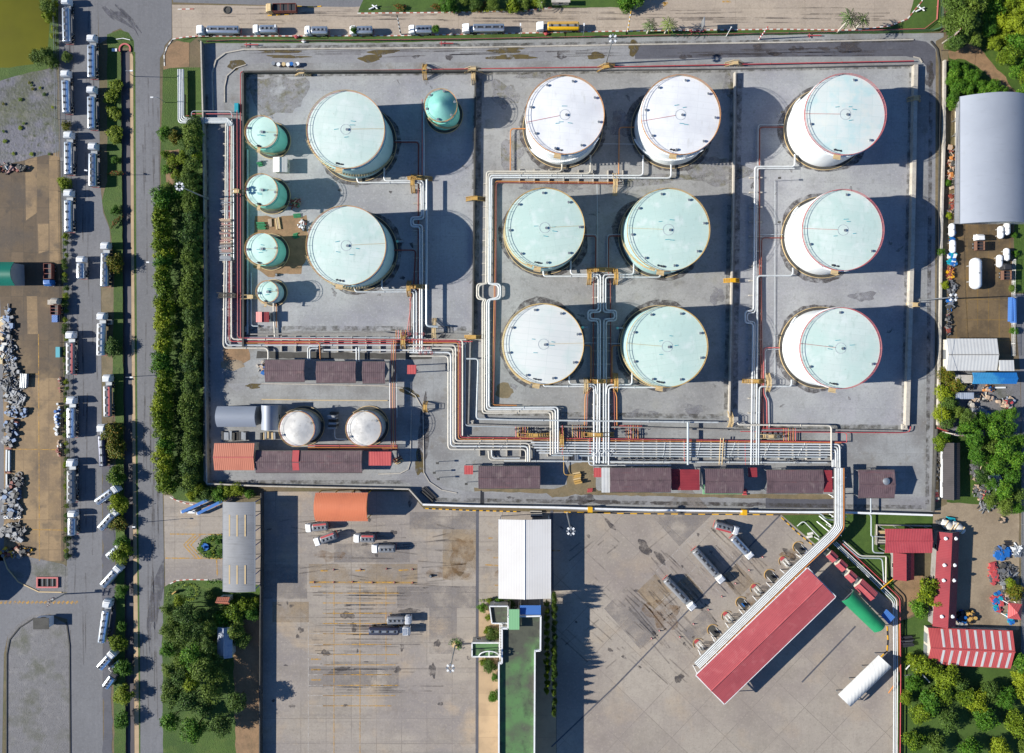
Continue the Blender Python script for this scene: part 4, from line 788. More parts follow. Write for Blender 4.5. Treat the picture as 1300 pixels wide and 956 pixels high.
# long horizontal bundle
for i, (y, m, r, xe) in enumerate([(563.2,WP,.26,1066), (566.4,WP,.26,1063.6), (569.8,WP,.28,1061), (573.4,WP,.26,1058.6), (576.6,WP,.22,1056.4), (579.6,PG,.26,1050), (586.6,WP,.24,1050)]):
    x0 = (674, 676, 678, 681, 684, 700, 640)[i]
    p = [(x0,y-1.6), (800,y-.4), (xe,y+.8)]
    if i < 5: p += [(xe + .4,598 - i*.8)]
    pipe(p, 1.3, r, m, ['first', 'second', 'third', 'fourth', 'fifth', 'sixth', 'lowest'][i] + ' white pipe from the top of the long lower bundle')
pipe([(620,572), (621,584), (668,584)], 1.2, .22, WP, 'white elbow pipe above the widest left pump house'); pipe([(624,570), (624.6,581.6), (660,581.6)], 1.2, .2, WP, 'smaller white elbow pipe inside the larger elbow')
pipe([(747,578), (748,590.6), (852,590.8)], 1.2, .22, WP, 'white pipe hugging the pump house roof edge'); pipe([(752,576), (754,587), (850,587.4)], 1.2, .22, WP, 'white pipe just above the roof edge pipe')
pipe([(873.4,536), (873.4,590)], 2.6, .36, PG, 'thick raised dull pipe crossing the long bundle')
for x, l in ((915, 'left'), (918.6, 'right')): pipe([(x,556), (x-2,590)], 2.2, .14, m_gold_p, 'thin ochre pipe crossing the long bundle, %s one' % l)
# middle group beside the inner dyke
for i in range(4):
    x = 617.9 + i*2.1; y = 217.6 + i*2.6; xe = (713, 749, 796, 846)[i]
    if i < 2: loop = [(x-.7,358), (616.4+i*1.2,360), (605.6+i*2.2,360.4+i*2), (605.6+i*2.2,379.4-i*2), (615.2+i*2.2,380.4)]
    else: loop = [(x-1.6,358), (622-(3-i)*1.4,360), (635.4-(3-i)*2.2,360.4+(3-i)*2), (635.4-(3-i)*2.2,379.4-(3-i)*2), (622.2-(3-i)*2,380.4)]
    xb = 612.6 + i*2.8; yb = 524.4 - i*2.3; xr = 699 + i*3.2
    st = [[(713.6,207), (713.6,217.6)], [(749.6,197), (749.6,220.2)], [(816.4,197), (816.4,222.8)], [(852,209), (852,226)]][i]
    pipe(st + [(x,y)] + loop + [(xb,384), (xb,yb), (xr,yb - .6), (xr,574 + (3-i)*1.2)], 1.4, .27, WP, ['white looped pipe from the left white tank, outer', 'white looped pipe from the left white tank, inner', 'white looped pipe from the right white tank, inner', 'white looped pipe from the right white tank, outer'][i], 1.1)
pipe([(667,163.4), (648.2,163.4), (648,217)], .9, .18, OR, 'orange pipe left of the upper left white tank')
pipe([(806,161.6), (786,161.6), (785.4,231.6), (628.2,230), (627.6,380), (624.6,514), (656,514.6)], .9, .17, OR, 'long orange pipe around the centre tanks')
pipe([(785.6,233.4), (630,231.8), (629.4,380), (626.4,512)], .9, .15, m_rust, 'long rusty pipe inside the long orange pipe')
pipe([(765,182.6), (806,183)], .9, .08, PG, 'thin grey pipe between the two white roofed tanks')
pipe([(758,232), (758.8,297), (759,346)], .6, .09, PG, 'thin grey pipe down the centre aisle')
# centre trunk
L = [([(689.8,343), (690,350.6), (759.6,350.6), (759.6,393.8), (746.4,394), (746.4,407), (759,407.4), (759,484), (757.6,588)], 'left outer'), ([(724.6,331), (724.6,348.2), (762.4,348.2), (762.4,396.2), (749,396.4), (749,404.6), (762,405), (761.8,480), (761,588)], 'left inner'),
     ([(838.4,341), (838.6,352), (769.2,352), (769,394), (782.4,394.2), (782.4,407), (769.4,407.4), (769.4,480), (769.6,588)], 'right outer'), ([(804.6,334), (804.6,348.6), (766.2,348.6), (766,396.2), (780,396.4), (780,404.6), (766.4,405), (766.4,480), (766.4,588)], 'right inner')]
for p, l in L: pipe(p, 1.4, .27, WP, 'white looped centre trunk pipe, ' + l, 1.0)
pipe([(690,485), (690.4,490.4), (752,490.4), (754.2,493), (754.2,590)], 1.4, .27, WP, 'white trunk pipe from the bleached tank, outer'); pipe([(722.6,477), (722.8,487.8), (756,487.8), (757.4,500)], 1.5, .25, WP, 'white trunk pipe from the bleached tank, inner')
pipe([(835,486), (835,491.8), (775.4,491.8), (773,494), (772.8,590)], 1.4, .27, WP, 'white trunk pipe from the lower right middle tank, outer'); pipe([(802.4,473), (802.4,488.4), (771,488.4), (769.8,500)], 1.5, .25, WP, 'white trunk pipe from the lower right middle tank, inner')
for i, (pts, m, l) in enumerate([([(741,299.6), (756.6,299.6), (756,346), (753.4,360), (753,490), (746,500), (744.6,545)], m_rust, 'rusty pipe left of the centre trunk'), ([(794,299.6), (772.6,299.6), (772.4,346), (775,360), (775.4,490), (780,500), (780.6,545)], m_rust, 'rusty pipe right of the centre trunk'),
    ([(740,438.6), (750.4,438.6), (750,490), (743,502), (742,545)], OR, 'orange pipe left of the centre trunk'), ([(792,438.6), (776.8,438.6), (777,490), (783,502), (783.4,540)], OR, 'orange pipe right of the centre trunk'), ([(741,297.6), (758,297.6), (757.6,346)], PG, 'thin grey pipe above the left rusty pipe'), ([(794,297.6), (771,297.6), (771,340)], PG, 'thin grey pipe above the right rusty pipe')]):
    pipe(pts, .8, .18 if m is not PG else .1, m, l)
pipe([(740,435.4), (757,435.4)], .8, .12, PG, 'short grey pipe left of the trunk'); pipe([(792,436), (772,436)], .8, .12, PG, 'short grey pipe right of the trunk')
# right trunk
pipe([(1009,196), (1009,211.4), (958.6,211.4), (956.6,394.4), (946,395), (946,410), (956,410.6), (953.6,590)], 1.4, .27, WP, 'white looped right trunk pipe, outer', 1.0)
pipe([(1008.4,213.8), (961.4,213.8), (958.8,397), (948.8,397.4), (948.8,408), (958.4,408.6), (956.4,590)], 1.2, .22, WP, 'white looped right trunk pipe, inner', 1.0)
pipe([(1006.6,340), (1006.6,350), (961.8,350), (960.4,590)], 1.4, .27, WP, 'white right trunk pipe from the middle tank'); pipe([(1004.8,482), (1004.8,490.6), (964.2,490.6), (963,590)], 1.4, .27, WP, 'white right trunk pipe from the lowest tank')
pipe([(994,161.4), (964.4,161.4), (964,300), (965.2,460), (966.8,548)], .8, .2, m_rust, 'rusty pipe from the topmost right tank'); pipe([(995,158), (962.4,158), (962,210)], .8, .1, PG, 'thin grey pipe from the topmost right tank')
pipe([(994,302), (967,302), (966.4,360), (967.4,470), (969.6,548)], .8, .18, m_rust, 'rusty pipe from the middle right tank'); pipe([(994,297.8), (963,297.8)], .8, .09, PG, 'thin grey stub from the middle right tank')
pipe([(990,441.4), (969.6,441.4), (969.4,500), (973.4,508), (974,548)], .8, .17, m_redpale, 'faded red pipe from the lowest right tank'); pipe([(990,443.6), (971.6,443.6), (971.4,500), (976,510), (976.4,546)], .8, .1, PG, 'thin grey pipe beside the faded red one')
pipe([(983.6,230), (983.6,300), (983,470), (984,490)], .5, .07, PG, 'thin conduit along the right basin')
# orange and red pipes at the chalky cone tanks
for i, (x, m) in enumerate([(497.6, m_rust), (500, OR), (502.6, m_rust)]): pipe([(x,432), (x-1.4,488), (x-.6,570 - i*2)], 2.4, .16, m, ['rusty', 'orange', 'rust red'][i] + ' upright pipe right of the pump house row')
pipe([(495,474), (495,520)], 2.4, .13, WP, 'thin white upright pipe left of the orange one'); pipe([(503.6,474), (504,530)], 2.4, .1, WP, 'thin white upright pipe right of the orange one')
for i, y in enumerate((565.6, 568.2, 570.8)): pipe([(391,y), (470,y+.4), (505,y+.4)], 1.2, .2, (m_redpale, OR, m_rust)[i], ['faded red', 'orange', 'rusty'][i] + ' pipe under the two chalky cone tanks')
pipe([(425,545), (425,557.4), (440,557.6)], 1.0, .14, WP, 'thin white pipe between the two cone tanks')
# tag group: valve manifold verticals
mm = 0
for x0, y0, y1, ms in ((503,419,431,'left'), (655,541,556,'lower left'), (727,540,557,'lower centre'), (795,540,558,'lower centre right'), (995,544,562,'lower right')):
    for k in range(6):
        m = (OR, m_redpale, m_gold, m_rust)[(k + mm) % 4]
        pipe([(x0 + k*3, y0), (x0 + k*3, y1)], 1.1, .13, m, 'short coloured branch pipes of the %s manifold' % ms, group='%s manifold branches' % ms, name='branch_pipe')
    mm += 1
pipe([(715,556), (716,603), (728,603)], 1.2, .12, m_gold, 'thin ochre pipe dropping to the mossy soil')
pipe([(714,540), (714,577)], 1.4, .12, RD, 'thin red upright pipe beside four white ones')
pipe([(749,556), (749.4,576)], 1.4, .12, RD, 'thin red upright pipe left of the trunk foot'); pipe([(946,562), (946.4,590)], 1.4, .1, RD, 'thin red upright pipe near the right trunk foot'); pipe([(869,560), (869,586)], 1.4, .1, RD, 'thin red upright pipe beside the thick raised pipe')
pipe([(786,540.6), (815,541)], 1.0, .15, RD, 'short red pipe right of the trunk'); pipe([(964,543.6), (1000,544)], 1.0, .12, RD, 'short red pipe below the right trunk')
# valves
def valve(x, y, mat, label, h=1.2, group=None, rz=0):
    p = P(x, y, h); t = empty('valve', (p.x, p.y, 0), label, 'valve', group)
    MB().cyl((p.x, p.y, 0), .3, h, 10).build('valve_body', m_dark, t, True); MB().cyl((p.x, p.y, h), .1, .7, 8).build('stem', m_steel, t)
    MB().ring((p.x, p.y, h+.65), .34, .45, .08, 16).build('handwheel', mat, t)
vl = [('valve on the central manifold left of the trunk', 'central manifold valves', [(512+k*4.2, 424 + (k % 2)*7) for k in range(7)] + [(530+k*3.6, 442+(k % 2)*6) for k in range(6)], m_red),
      ('valve on the manifold above the long lower bundle', 'lower manifold valves', [(655+k*4.5, 545+(k % 3)*3.5) for k in range(10)] + [(727+k*4, 546) for k in range(6)], m_dark),
      ('valve among the branch pipes right of the trunk', 'right hand manifold valves', [(786+k*4.2, 545+(k % 3)*3.6) for k in range(7)] + [(970+k*3.4, 550+(k % 2)*4) for k in range(8)], m_steel),
      ('valve at the foot of the centre trunk', 'trunk foot valves', [(752+k*4.2, 572+(k % 2)*5) for k in range(7)], m_white),
      ('valve along the pump house roof edge', 'pump house edge valves', [(790+k*9, 583) for k in range(8)] + [(925, 582), (931, 580), (1000, 584), (1010, 586), (1025, 588)], m_steel)]
for lb, gp, pts, m in vl:
    for x, y in pts: valve(x, y, m, lb, 1.2, gp)
# concrete sleepers under the bundles
def sleepers(spec, label, group, w_=.35, h=.9, mat=m_conc_l, ln=None):
    for x0, y0, x1, y1, n in spec:
        for k in range(n):
            f = (k+.5)/n
            x, y = x0 + (x1-x0)*f, y0 + (y1-y0)*f; p = P(x, y, h); vert = abs(x1-x0) < abs(y1-y0)
            L = ln or 4
            mb = MB().box((p.x, p.y, 0), (L if vert else w_, w_ if vert else L, h)); o = mb.build('pipe_sleeper', mat); tag(o, label, 'pipe support', group)
sleepers([(620.5,226,618,356,9), (618,384,618,520,9)], 'low pale sleeper under the looped pipes beside the inner dyke', 'sleepers beside the inner dyke', ln=3.2)
sleepers([(650,223,800,225,8)], 'pale sleeper under the pipes below the white roofed tanks', 'sleepers below the white roofed tanks', ln=4.4)
sleepers([(764,352,764,590,14)], 'pale sleeper under the centre trunk', 'sleepers under the centre trunk', ln=6)
sleepers([(960,216,958,590,20)], 'pale sleeper under the right trunk', 'sleepers under the right trunk', ln=4)
sleepers([(532,232,531,440,12)], 'pale sleeper under the pipes right of the large mint tanks', 'sleepers right of the large mint tanks', ln=3.6)
sleepers([(600,567,1050,572,26)], 'pale sleeper under the long lower bundle', 'sleepers under the long lower bundle', ln=6)
sleepers([(330,436,545,438,12)], 'pale sleeper under the left bundle', 'sleepers under the left bundle', ln=5)
sleepers([(290.5,160,289,430,18)], 'pale sleeper under the left rack', 'sleepers under the left rack', ln=3.6)
# raised pipe bridge to the loading bay
BR = [(1066,594), (1066,669), (1057,680), (1010,724.5), (886,846)]
def off(path, d, h):
    q = [P(x, y, h) for x, y in path]; out = []
    for i, p in enumerate(q):
        a = (p - q[i-1]).normalized() if i else (q[1]-p).normalized(); b = (q[i+1]-p).normalized() if i < len(q)-1 else a
        t = (a+b).normalized(); n = Vector((-t.y, t.x, 0)); out.append(p + n*d/max(.6, sqrt((1+a.dot(b))/2)))
    return out
t = empty('pipe_bridge', P(1066,630), 'raised white pipe bridge running over the wall to the loading bay', 'pipe bridge')
hb = 4.6; L0 = off(BR, -1.75, hb); R0 = off(BR, 1.75, hb); dk = MB()
for i in range(len(BR)-1):
    a, b, c_, d_ = L0[i], L0[i+1], R0[i+1], R0[i]; lo = Vector((0, 0, .18))
    dk.add([a-lo, b-lo, c_-lo, d_-lo, a, b, c_, d_], [(0,1,2,3), (7,6,5,4), (0,4,5,1), (1,5,6,2), (2,6,7,3), (3,7,4,0)])
dk.build('deck', m_conc, t)
mid = [P(x, y, hb) for x, y in BR]
for a, b in zip(mid, mid[1:]):
    n = max(1, round((b-a).length/6.5)); u = (b-a).normalized(); v = Vector((-u.y, u.x, 0))
    for i in range(n):
        p = a + (b-a)*(i+.5)/n; f = MB()
        for s_ in (-1, 1): q = p + v*1.5*s_; f.box((q.x, q.y, 0), (.22, .22, hb-.2), atan2(u.y, u.x))
        f.bar(p - v*2.3 - Vector((0, 0, .55)), p + v*2.3 - Vector((0, 0, .55)), .22, .3); f.build('support_frame', m_white, t)
for k, (dd, m) in enumerate([(-1.45, WP), (-.9, WP), (-.38, WP), (.12, WP), (.62, WP), (1.2, OR)]):
    MB().tube(rounded([p + Vector((0, 0, .32)) for p in off(BR, dd, hb)], 1.0), .2 if k < 5 else .15, 8).build('bridge_pipe', m, t, True)
for i, (a, b, l) in enumerate([((1040,655,1.0),(1056,668,4.0),'slanting white pipe joining the bridge bend, upper'), ((1037,662,1.0),(1054,676,4.0),'slanting white pipe joining the bridge bend, lower')]):
    tag(MB().tube([P(*a), P(*b)], .18, 8).build('pipeline', WP, None, True), l, 'pipe')
pipe([(985,650), (1042,651.5), (1049,660), (1058,660)], 1.6, .22, PG, 'dull pipe over the lawn to the bridge'); pipe([(1012,668), (1020,661), (1041,683)], 1.0, .16, WP, 'thin bent white pipe on the lawn')
pipe([(1073,651), (1106,652.4), (1106,680), (1108,681), (1108,701.5), (1122,702)], 1.4, .22, PG, 'dull pipe bending down the lawn by the red roof'); pipe([(1108,681), (1122,681.5)], 1.2, .16, WP, 'short white pipe to the red roofed pump pit')
pipe([(1105.5,631), (1105.5,651)], 2.2, .2, PG, 'upright dull pipe crossing the lower wall')
pipe([(1070,686), (1092,705.6), (1122,706.4), (1125,706.4), (1124.6,740)], 1.4, .22, WP, 'white pipe past the dark red house, outer'); pipe([(1070,690), (1091,708.4), (1120,708.8), (1122.4,742)], 1.4, .2, PG, 'dull pipe past the dark red house, inner')
for i, (dx, m) in enumerate([(0, WP), (2.4, PG), (5, WP), (9.5, m_red)]):
    pipe([(1058+dx*.7,690-dx*.4), (1095+dx*.9,725-dx*.3), (1134+dx*.9,764-dx*.5), (1135+dx*.9,858), (1135+dx*.9-1,1000)], 1.5, .14, m, ['outer white', 'dull grey', 'inner white', 'red'][i] + ' slanting pipe along the shadowed lorry bay')
pipe([(1143.4,766), (1141.4,800), (1141.4,850), (1138,866), (1128,880)], 1.2, .2, OR, 'orange pipe down the lower right lawn edge')
pipe([(1118,748), (1134,735)], 2.0, .16, m_yellow, 'short slanting yellow pipe by the dark red house')
pipe([(1150,850), (1156,843), (1172,857), (1180,866)], .8, .2, WP, 'bent white pipe by the yellow green tree')
# crossover stairs over the dyke walls
def crossover(x, y, ang, label, length=5.0, wd=1.1, h=1.9, mat=m_gold):
    p = P(x, y, h); t = empty('crossover_stair', (p.x, p.y, 0), label, 'crossover stair', None, ang)
    L = length/2; pl = MB().box((0, 0, h), (1.6, wd, .08)); 
    for sx in (-.7, .7):
        for sy in (-wd/2+.06, wd/2-.06): pl.box((sx, sy, 0), (.1, .1, h))
    pl.build('platform', mat, t, local=True)
    for s_ in (-1, 1):
        st = MB(); n = 7
        for i in range(n):
            f = (i+.5)/n; st.box((s_*(.8 + (L-.8)*f), 0, h*(1-f)-.02), ((L-.8)/n*.75, wd, .05))
        for sy in (-wd/2, wd/2): st.bar((s_*.8, sy, h-.1), (s_*L, sy, 0), .06, .18)
        st.build('stair_flight', mat, t, local=True)
    for sy in (-wd/2, wd/2):
        r = MB(); r.tube([(-L, sy, .9), (-.8, sy, h+1), (.8, sy, h+1), (L, sy, .9)], .06, 6); r.tube([(-L, sy, .5), (-.8, sy, h+.5), (.8, sy, h+.5), (L, sy, .5)], .04, 5)
        for sx, zz in ((-L, 0), (-.8, h), (.8, h), (L, 0)): r.cyl((sx, sy, zz), .05, .95, 6)
        r.build('handrail', mat, t, local=True)
H2 = pi/2
for x, y, a, l, L, m in [(383,92,0,'ochre crossover stair on the upper left dyke beside grey drums',5,m_gold_p), (539,89,H2,'ochre crossover stair over the red pipe above the cone tank',5,m_gold), (601,88,0,'pale ochre crossover stair at the top of the inner dyke',6,m_gold_p), (601,97,H2,'pale ochre steps at the top of the inner dyke',4,m_gold_p), (770,84,.2,'ochre stair at the leaning mast foot',6,m_gold),
        (934,80,0,'ochre crossover stair at the top of the pale dyke',6,m_gold_p), (603,252,0,'ochre crossover stair halfway along the inner dyke',6,m_gold), (601,428,0,'ochre crossover stair at the lower end of the inner dyke',6,m_gold), (930.5,356,0,'yellow crossover stair on the pale dyke',5,m_yellow), (928,533,H2,'ochre crossover stair at the foot of the pale dyke',5,m_gold_p),
        (1163,125,0,'pale crossover stair high on the right dyke wall',4,m_gold_p), (1162,387,0,'pale crossover stair midway down the right dyke wall',4,m_gold_p), (532,226,0,'yellow crossover stair over the left white loops',8,m_gold), (524,232,H2,'ochre steps left of the white loops',6,m_gold), (531,364,0,'ochre crossover stair over four white pipes',6,m_gold), (519,366,H2,'ochre steps left of four white pipes',5,m_gold),
        (764,342.5,0,'yellow crossover stair above the trunk loops',9,m_gold), (748,351,H2,'yellow steps left of the trunk loops',5,m_gold), (782,351,H2,'yellow steps right of the trunk loops',5,m_gold), (764,484,0,'ochre crossover stair low on the centre trunk',9,m_gold), (782,486,H2,'ochre steps right of the lower trunk',6,m_gold), (744,490,H2,'ochre steps left of the lower trunk',5,m_gold_p),
        (960,484,0,'ochre crossover stair over the right trunk',8,m_gold), (976,486,H2,'pale ochre steps right of the right trunk',6,m_gold_p), (781,233,H2,'pale ochre stair between white roofed and mint tanks',7,m_gold_p), (551,420,H2,'pale ochre stair above the left manifold',8,m_gold_p), (300,243,0,'pale ochre stair over the left rack',3.5,m_gold_p), (318,377,0,'weathered ochre stair beside the smallest mint tank',7,m_gold_p),
        (512,434,H2,'ochre stair over the left bundle end',6,m_gold), (713,560,H2,'ochre stair over the lower bundle',8,m_gold), (680,552.5,0,'long ochre walkway stair above the lower bundle',12,m_gold), (760,552,0,'ochre walkway stair under the trunk foot',10,m_gold), (540,517,H2,'ochre stair at the service road gutter',3.5,m_gold), (979,554,0,'pale ochre walkway stair beside the right trunk',9,m_gold_p)]:
    crossover(x, y, a, l, L, 1.2, 1.9, m)
# wall-end monitors at dyke corners
for x, y, l in [(597,426,'pale concrete pit at the dyke corner by the manifold'), (598,537,'pale concrete pit at the lower dyke corner'), (1149,542,'pale concrete pit at the lower right basin corner'), (311,418,'pale concrete pit at the lower left basin corner')]:
    p = P(x, y, .9); tag(MB().box((p.x, p.y, 0), (1.7, 1.7, .9)).ring((p.x, p.y, .902), .4, .7, .12, 16).build('sump_pit', m_conc_l), l, 'sump pit')
# ------------------------------------------------------------------ buildings
def profile(kind, rise, n=12):
    if kind == 'gable': return [(0, 0), (.5, rise), (1, 0)]
    if kind == 'shed': return [(0, 0), (1, rise)]
    if kind == 'flat': return [(0, 0), (1, .02)]
    if kind == 'barrel': return [((1-cos(pi*i/n))/2, rise*sin(pi*i/n)) for i in range(n+1)] if rise > 0 else None
    if kind == 'arc':
        return [(i/n, rise*(1-(2*i/n-1)**2)) for i in range(n+1)]
def rect(x0, y0, x1, y1, axis='x'):
    return [(x0,y0), (x1,y0), (x1,y1), (x0,y1)] if axis == 'x' else [(x0,y1), (x0,y0), (x1,y0), (x1,y1)]
def bldg(name, label, cat, quad, h, kind, rise, roof, wallm, walls='closed', inset=.35, doors=1, windows=0, cap=None, gutter=None, group=None, posts=None, pmat=None):
    q = [P(x, y, h) for x, y in quad]; c = sum(q, Vector())/4
    t = empty(name, (c.x, c.y, 0), label, cat, group); pr = profile(kind, rise); ez = Vector((0, 0, 1))
    u = (q[1]-q[0]).normalized(); v = (q[3]-q[0]).normalized(); W_ = (q[3]-q[0]).length; Lg = (q[1]-q[0]).length
    def at(s, tt, z): return q[0]*(1-s)*(1-tt) + q[1]*s*(1-tt) + q[3]*(1-s)*tt + q[2]*s*tt + ez*z
    th = .14; secs = []
    for s in (0, 1): secs.append([at(s, a, z) for a, z in pr] + [at(s, a, z-th) for a, z in reversed(pr)])
    rf = MB().loft(secs).build('roof', roof, t, kind in ('arc', 'barrel'))
    if kind == 'gable':
        a, b = at(-.002, .5, rise+.02), at(1.002, .5, rise+.02); MB().tube([a, b], .16, 6).build('ridge_cap', cap or roof, rf)
    if gutter:
        for tt in (0, 1):
            o = v*(.09 if tt else -.09); MB().bar(at(0, tt, -.2)+o, at(1, tt, -.2)+o, .2, .2).build('gutter', gutter, rf)
    i_s, i_t = inset/max(Lg, .1), inset/max(W_, .1)
    if walls == 'closed':
        def zz(a):
            for (a0, z0), (a1, z1) in zip(pr, pr[1:]):
                if a0 <= a <= a1: return z0 + (z1-z0)*(a-a0)/max(1e-6, a1-a0)
            return 0
        ts = [i_t] + [a for a, z in pr if i_t < a < 1-i_t] + [1-i_t]; sec = []
        for s in (i_s, 1-i_s):
            sec.append([at(s, i_t, -h)] + [at(s, a, zz(a)-th-.01) for a in ts] + [at(s, 1-i_t, -h)])
        MB().loft(sec).build('wall', wallm, t)
        ang = atan2(u.y, u.x)
        for k in range(doors):
            p = at(i_s, (k+1)/(doors+1), -h) - u*.03; MB().box((p.x, p.y, 0), (.08, min(3, W_*.4), min(3, h*.7)), ang).build('door', m_steel, t)
        nw = windows or max(1, int(Lg/8))
        for k in range(nw):
            for tt, sg in ((i_t, -1), (1-i_t, 1)):
                p = at((k+.5)/nw, tt, -h) + v*.03*sg; fr = MB().box((p.x, p.y, h*.45), (1.6, .08, 1.2), ang).build('window', m_cream, t)
                p2 = p + v*.03*sg; MB().box((p2.x, p2.y, h*.45+.12), (1.36, .06, .96), ang).build('pane', m_glass, fr)
    else:
        n = posts or max(2, int(Lg/4.5)+1)
        for k in range(n):
            for tt in (i_t, 1-i_t):
                p = at(i_s + (1-2*i_s)*k/(n-1), tt, 0); zt = h - th - .02 + (rise*tt if kind == 'shed' else 0)
                MB().box((p.x, p.y, 0), (.2, .2, zt), atan2(u.y, u.x)).build('post', pmat or m_steel, t)
        bm = MB()
        for tt in (i_t, 1-i_t): bm.bar(at(i_s, tt, -.5), at(1-i_s, tt, -.5), .14, .25)
        for k in range(n): bm.bar(at(i_s + (1-2*i_s)*k/(n-1), i_t, -.42), at(i_s + (1-2*i_s)*k/(n-1), 1-i_t, -.42), .12, .22)
        bm.build('roof_beam', pmat or m_steel, t)
    return t, at, u, v
def pump(x, y, label, group, mat=m_green, rz=0):
    p = P(x, y); t = empty('pump', p, label, 'pump', group, rz)
    MB().box((0, 0, 0), (2.2, .9, .25)).build('plinth', m_conc_l, t, local=True)
    MB().tube([(-.9, 0, .7), (.15, 0, .7)], .36, 12).build('motor', mat, t, True, local=True)
    MB().cyl((.65, 0, .25), .42, .75, 12).build('casing', m_steel, t, True, local=True)
    MB().tube([(.65, 0, .9), (.65, .4, 1.5), (.65, 1.4, 1.5)], .14, 8).build('outlet_pipe', m_pipe, t, True, local=True)
def pumphouse(x0, y0, x1, y1, label, h=4.4, n=None):
    r = bldg('pump_house', label, 'pump house', rect(x0, y0, x1, y1), h, 'gable', .8, m_brownroof, None, 'open', cap=m_brownroof, gutter=m_conc_d)
    n = n or max(2, int((x1-x0)/13))
    for k in range(n): pump(x0 + (x1-x0)*(k+.5)/n, (y0+y1)/2, 'pump under the ' + label.split(',')[0], 'pumps under ' + label.split(',')[0], (m_green, m_blue)[k % 2], pi/2)
    return r
pumphouse(336.5,457,386.8,484.6,'brown pump house roof at the left end of the upper row')
pumphouse(401.5,459,451.8,485.8,'brown pump house roof in the middle of the upper row')
pumphouse(460.2,459.2,488.8,486.6,'short brown pump house roof at the right end of the upper row')
pumphouse(324.5,572.4,459.8,600,'longest brown pump house roof, below the cone tanks')
pumphouse(607.4,592,685.6,620,'wide brown pump house roof, leftmost of the lower row')
pumphouse(774.4,594.2,851.8,624.6,'wide brown pump house roof right of a pale strip roof')
pumphouse(895.2,595.4,943.6,626,'brown pump house roof edged in green paint')
pumphouse(973,596.8,1045,626,'wide brown pump house roof left of the pipe bridge')
r_, at, u, v = pumphouse(1089.4,596.8,1135.6,632,'brown pump house roof right of the pipe bridge, with a roof vent')
p = P(1125,611,5.4); vh = MB().cyl((p.x, p.y, 4.7), .9, .9, 14, .8); vh.cyl((p.x, p.y, 5.6), 1.1, .35, 14, .5); vh.build('roof_vent', m_steel, r_, True)
p = P(919,626.8,4.35); tag(MB().box((p.x, p.y, 3.5), (12, .5, .3)).box((p.x-6.2, p.y+1.2, 3.5), (.5, 3, .3)).box((p.x-6.2,p.y+1.2,0),(.12,.12,3.5)).box((p.x+5.8,p.y,0),(.12,.12,3.5)).build('roof_fascia', m_greenshed), 'green painted fascia below one brown roof', 'fascia')
for x0, y0, x1, y1, m, hh, l, op in [(517,463.4,528.4,474.8,m_redbright,6.4,'small coral roof on tall posts beside the left manifold',1), (468.4,573.4,496.6,590.8,m_redbright,4.6,'coral red roof right of the longest brown roof',1), (370.6,572.2,379,597.6,m_red,5.35,'bright red roof strip laid across the longest brown roof',2), (589.4,591,600.6,602,m_redbright,3.2,'tiny coral roof left of the widest left pump house',1),
        (753.8,594,763.4,605.6,m_redbright,3.6,'tiny coral roof left of the pale strip roof',1), (763.6,594,774,625,m_corrwhite,4.0,'pale strip roof between coral and brown roofs',1), (863.4,596,888,622,m_redroof2,4.3,'square dark red roof between two brown roofs',1), (949.8,593.8,961,605.4,m_redroof2,3.0,'tiny dark red roof in the shade of a brown roof',1), (1045.4,597,1056.4,624.6,m_redroof2,4.2,'dark red roof strip under the pipe bridge edge',1), (852.4,595.4,863,622,m_redroof2,2.8,'low shaded maroon roof beside the square dark red roof',1),
        (325,396,341.6,409,m_redbright,2.8,'small coral gable roof below the smallest mint tank',0), (346.6,199.6,364.8,218.6,m_whiteroof,3.0,'small white gable shed between two small mint tanks',0)]:
    if op == 2:
        a = P(x0, y0, hh); b = P(x1, y1, hh); mb = MB(); xs = (a.x+b.x)/2; wd = b.x-a.x; ym = (a.y+b.y)/2
        for s_ in (-1, 1):
            mb.add([(a.x, ym, 5.36), (b.x, ym, 5.36), (b.x, ym+s_*(a.y-ym), 4.6), (a.x, ym+s_*(a.y-ym), 4.6)], [(0,1,2,3) if s_ < 0 else (3,2,1,0)])
        tag(mb.build('roof_sheet', m), l, 'roof sheet'); continue
    bldg('shelter' if op else 'shed', l, 'shelter' if op else 'shed', rect(x0, y0, x1, y1, 'y' if not op else 'x'), hh, 'gable' if not op else 'shed', .6 if not op else .35, m, m_cream, 'open' if op else 'closed', inset=.25, cap=m)
for x, y, l in [(850.6,586,'yellow'), (850.6,612,'lower yellow')]:
    pass
bldg('workshop', 'terracotta roofed workshop at the left end of the longest brown roof', 'workshop', rect(272,562.6,323,597), 5.0, 'gable', .9, m_terracotta, m_cream, cap=m_redpale)
bldg('warehouse', 'grey barrel roofed shed above the terracotta workshop', 'shed', rect(275.6,515.8,325.4,542), 4.6, 'arc', 1.6, m_silverroof, m_greywall)
bldg('warehouse', 'half white barrel roofed shed beside the left cone tank', 'shed', rect(331.6,514.4,353,545.6,'y'), 4.6, 'arc', 1.9, m_silverroof, m_greywall)
bldg('warehouse', 'bright orange barrel roofed canopy in the lorry park', 'canopy', rect(400.4,626.2,467,661), 6.0, 'arc', 2.0, m_orangeroof, None, 'open', pmat=m_yellow, gutter=m_terracotta)
r_, at, u, v = bldg('gate_canopy', 'long grey curved gate canopy with ochre skylight strips', 'canopy', rect(283.4,637,323.4,751,'y'), 6.2, 'arc', .7, m_greyroof, None, 'open', pmat=m_blue, gutter=m_steel)
for a0, a1 in ((.09, .3), (.62, .86)):
    for tt in (.22, .47, .72):
        z = .7*(1-(2*tt-1)**2) + .03; a, b = at(a0, tt, z), at(a1, tt, z); MB().bar(a, b, .42, .03).build('skylight', m_gold_p, r_)
